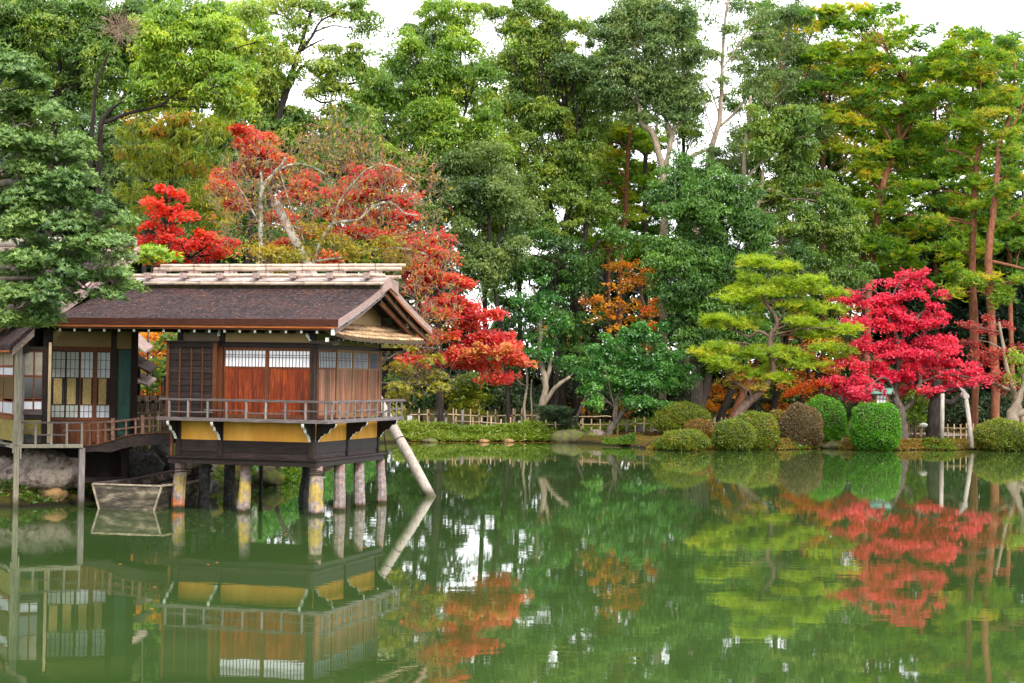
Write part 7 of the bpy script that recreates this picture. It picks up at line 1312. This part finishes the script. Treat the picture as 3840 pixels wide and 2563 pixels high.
# near grey-green tree reaching in from the left edge
tree('overhanging_tree', 'grey-green tree overhanging the roofs from the left edge', 43.2,
     [[(-100, 1120, 26, 5), (-88, 900, 24, 3.5), (-72, 700, 22, 1.5), (-50, 520, 19), (-30, 440, 15), (20, 418, 12), (60, 428, 9), (85, 420, 5)], [(-45, 480, 12), (-10, 320, 10), (20, 300, 7), (50, 285, 4), (70, 292, 3)], [(-60, 640, 12), (20, 640, 8), (100, 640, 6), (160, 655, 5), (200, 665, 4), (240, 672, 2)], [(200, 662, 3), (170, 630, 3), (150, 600, 2)], [(-70, 720, 8), (0, 720, 5), (40, 735, 3)], [(-20, 330, 8), (-10, 220, 6), (10, 150, 4)]],
     [(5, 125, 38, 20), (35, 155, 36, 22), (10, 180, 60, 26), (70, 205, 45, 24), (20, 235, 60, 28), (90, 255, 55, 26), (140, 270, 26, 16), (30, 290, 60, 28), (100, 310, 60, 28), (160, 320, 36, 20), (10, 345, 50, 24), (70, 360, 60, 26), (130, 370, 55, 24), (185, 365, 26, 16), (150, 410, 55, 22), (200, 420, 34, 18), (30, 400, 50, 22), (90, 425, 50, 22), (30, 465, 55, 26), (110, 470, 60, 26), (180, 470, 50, 22), (230, 480, 30, 14), (60, 515, 60, 26), (140, 520, 60, 24), (210, 520, 50, 20), (265, 515, 24, 12), (30, 560, 50, 24), (100, 570, 55, 24), (170, 560, 50, 20),
      (230, 560, 45, 18), (275, 560, 22, 12), (50, 610, 45, 20), (130, 612, 45, 18), (200, 605, 45, 16), (260, 600, 36, 14), (20, 650, 34, 18), (225, 640, 45, 15), (275, 645, 32, 14), (290, 670, 22, 10), (235, 675, 36, 12), (190, 640, 34, 12), (20, 700, 50, 24), (80, 715, 45, 22), (120, 735, 36, 14), (60, 750, 40, 12), (150, 690, 20, 9), (10, 740, 30, 14), (90, 660, 30, 14), (60, 640, 45, 18), (140, 650, 40, 16), (40, 680, 45, 18), (110, 690, 36, 16), (70, 600, 50, 22), (160, 590, 40, 18), (150, 640, 40, 16)],
     'greygreen', 'rosette', 'bark', 141, tone=.42, cov=1.2, dens=2.0, twigs=1.0, depth=.8)
# ------------------------------------------------------------------ far woods that read as one mass
rng = np.random.default_rng(5); Lv = Leaves()
C_ = []
for px in range(-60, 2420, 34):
    top = 330 if px < 560 else (560 if px < 1050 else (690 if px < 1220 else (600 if px < 1500 else (600 if px < 1960 else 640))))
    for py in range(top, 960, 30):
        if 1090 < px < 1200 and py < 770: continue
        if rng.random() < .12: continue
        C_.append(AT(px + rng.uniform(-14, 14), py + rng.uniform(-12, 12), (131 if px > 560 else 104) + rng.uniform(-3, 5)))
C_ = np.array(C_)
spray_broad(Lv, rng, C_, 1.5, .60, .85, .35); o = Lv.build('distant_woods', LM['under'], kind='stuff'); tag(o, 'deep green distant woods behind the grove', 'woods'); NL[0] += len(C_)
Lv = Leaves(); C_ = []
for px in range(1250, 2349, 40):
    for py in (700, 760, 820, 880, 930):
        if rng.random() < .30: C_.append(AT(px + rng.uniform(-14, 14), py + rng.uniform(-12, 12), 123 + rng.uniform(-2, 2)))
spray_maple(Lv, rng, np.array(C_), 1.4, .26, .8, .3); o = Lv.build('distant_maples', LM['orange'], kind='stuff'); tag(o, 'golden maples glowing deep in the shade', 'woods')
# ------------------------------------------------------------------ ground cover
def cover(name, lb, cat, pal, pts, size, asp, up, tones, k=6):
    rng = np.random.default_rng(len(pts)); P = np.repeat(pts, k, 0); m = len(P); D = unit(rdir(rng, m) * np.array([1, 1, .5]) + np.array([0, -.1, up])); N = unit(np.cross(D, rdir(rng, m))); Lv = Leaves(); Lv.quads(P, D, N, size * rng.uniform(.6, 1.3, m), size * asp, np.clip(tones + .2 * rng.normal(size=m) + .15 * wnoise(P, 1.3, 2), 0, 1)); o = Lv.build(name, LM[pal], kind='stuff'); NL[0] += 2 * m; return tag(o, lb, cat)
rng = np.random.default_rng(8)
U = lambda a, b, n: rng.uniform(a, b, n)
def scat(n, f):
    """f(k) proposes k points at once and returns those worth keeping"""
    out = np.zeros((0, 3))
    while len(out) < n: out = np.concatenate([out, f(max(400, int(n * .8)))])
    return out[:n]
def GV(px, py):
    d = RM @ np.stack([(px * S - 1920) / FPX, -(py * S - 1281.5) / FPX, -np.ones_like(px)]); t = -EYE / d[2]; return d[0] * t, d[1] * t
def sasa(k):
    px = U(905, 1490, k); x, y = GV(px, px * 0 + 1014); d = U(-.35, 2.4, k); y = y + d; h = .16 + .36 * np.sin(np.clip((d + .3) / 2.7, 0, 1) * math.pi) * (1 + .45 * np.sin(x * .9)); return np.stack([x, y, np.maximum(.02, gz(x, y)) + h * rng.random(k) ** .6], 1)
cover('bamboo_grass', 'bank of pale-edged bamboo grass along the far waterline', 'bamboo grass', 'sasa', scat(5200, sasa), .24, .28, .35, .55, 5)
def green_clump(k):
    px = U(C5(1845, 0)[0], C5(2095, 0)[0], k); x, y = GV(px, px * 0 + 1025); d = U(-.3, 1.1, k); y = y + d; return np.stack([x, y, .13 + rng.random(k) * .6 * np.sin(np.clip((d + .3) / 1.4, 0, 1) * math.pi) * (.45 + .55 * np.sin(x - 5.2) ** 2)], 1)
cover('ground_fern', 'fine green ground cover mounded between bank stones', 'ground cover', 'fern', scat(900, green_clump), .10, .5, .5, .35, 7)
def left_mound(k):
    x = U(-17, -8, k); y = U(46.5, 56, k); m = pond_dist(x, y) > .15; return np.stack([x, y, gz(x, y) + rng.random(k) * .22], 1)[m]
cover('mound_ferns', 'ferns and moss covering the dark bank below the veranda', 'ferns', 'fern', scat(2600, left_mound), .15, .3, .4, .3, 5)
def left_fern(k):
    px = np.where(rng.random(k) < .6, U(-10, 400, k), U(560, 720, k)); x, y = GV(px, np.where(px < 450, 1150., 1120 - (px - 560) * .10)); y = y + np.where(px < 450, U(-.1, 1.2, k), U(-.1, 3, k)); m = ~((px > 62) & (px < 150) & (rng.random(k) < .6)); return np.stack([x, y, gz(x, y) + rng.random(k) * .28], 1)[m]
cover('bank_ferns', 'ferns and ivy growing on the shaded bank under the buildings', 'ferns', 'fern', scat(2300, left_fern), .16, .3, .45, .4, 6)
def shrub_behind(k):
    px = U(585, 860, k); Yv = 57 + (px - 585) / 275 * 36 + U(-1, 3, k); d = RM @ np.stack([(px * S - 1920) / FPX, -(1060 * S - 1281.5) / FPX + px * 0, -np.ones_like(px)]); x = d[0] * Yv / d[1]; return np.stack([x, Yv, np.maximum(0, gz(x, Yv)) + rng.random(k) * 1.5], 1)
cover('shore_shrubs', 'leafy low shrubs on the shore seen between the stone pillars', 'shrubs', 'camellia', scat(3000, shrub_behind), .2, .35, .4, .5, 6)
def moss_grass(k):
    x = U(-3, 30, k); y = U(90, 102, k); return np.stack([x, y, gz(x, y)], 1)[pond_dist(x, y) > .1]
cover('moss_tufts', 'short moss and grass tufts on the far bank', 'moss', 'hedgebrown', scat(9000, moss_grass), .07, .4, .6, .7, 3)
def litter(k):
    x = U(-4, 30, k); y = U(90, 106, k); return np.stack([x, y, gz(x, y) + .03], 1)[pond_dist(x, y) > .05]
L0 = scat(1800, litter); Lv = Leaves(); m = len(L0); N = unit(np.array([0, 0, 1.]) + rdir(rng, m) * .3); Lv.quads(L0, unit(np.cross(N, rdir(rng, m))), N, .09, .07, rng.random(m)); tag(Lv.build('fallen_leaves', LM['litter'], kind='stuff'), 'fallen leaves scattered over moss and gravel', 'fallen leaves')
def floaty(k):
    px = np.where(rng.random(k) < .975, U(900, 1300, k), U(100, 2100, k)); py = np.where(px < 900, U(1170, 1400, k), np.where(px < 1300, 1014.5, np.where(px > 1650, 1037., U(1100, 1400, k)))) + np.abs(rng.normal(size=k)); x, y = GV(px, py); return np.stack([x, y, x * 0 + .006], 1)[pond_dist(x, y) < -.02]
L0 = scat(1000, floaty); Lv = Leaves(); m = len(L0); N = unit(np.array([0, 0, 1.]) + rdir(rng, m) * .06); Lv.quads(L0, unit(np.cross(N, rdir(rng, m)) * np.array([1, 1, 0])), N, .11, .08, rng.random(m), 0); tag(Lv.build('floating_leaves', LM['litter'], kind='stuff'), 'fallen leaves floating on the pond near the banks', 'fallen leaves')
def edge(k):
    px = U(1490, 2400, k); x, y = GV(px, px * 0 + 1033); y = y + U(-1.2, 1.6, k); d = pond_dist(x, y); return np.stack([x, y, np.maximum(0, gz(x, y)) + rng.random(k) * .10], 1)[(d > -.12) & (d < 1.4)]
cover('edge_moss', 'mossy tufts and low weeds along the right waterline', 'moss', 'hedgebrown', scat(4200, edge), .13, .3, .5, .75, 4)
def edge2(k): p = edge(k); return p[np.sin(p[:, 0] * 1.7) + np.sin(p[:, 0] * .9 + 1) > .6]
cover('edge_grass', 'green weeds in patches along the right waterline', 'grass', 'fern', scat(1500, edge2), .18, .25, .8, .35, 4)
# surface roots on the moss
for i, (cx, cy, lb) in enumerate([(900, 1050, 'pale surface roots by the crimson maple foot'), (1250, 1075, 'pale surface roots in front of the mossy dark trunk')]):
    c = PD(cx, cy, 97.5); rt_ = empty('surface_roots', (c[0], c[1], g1(c[0], c[1])), 0, lb, 'roots'); mb = MB(); rgn = np.random.default_rng(i)
    for q in range(9):
        a = rgn.uniform(-.4, math.pi + .4); pts = []; 
        for s_ in range(5): r_ = s_ * .32; x = c[0] + math.cos(a) * r_ * 1.5 + rgn.normal() * .05; y = c[1] - abs(math.sin(a)) * r_ * .6; pts.append((x, y, g1(x, y) + .05))
        mb.tube(pts, [.09, .07, .055, .04, .02], 6)
    mb.build('root', M['barkpale'], rt_, off=np.array(rt_.location), smooth=True)
bpy.context.view_layer.update()
print('LEAF TRIS', NL[0], 'objects', len(bpy.data.objects))
for m_ in bpy.data.materials:
    if m_.users == 0: bpy.data.materials.remove(m_)
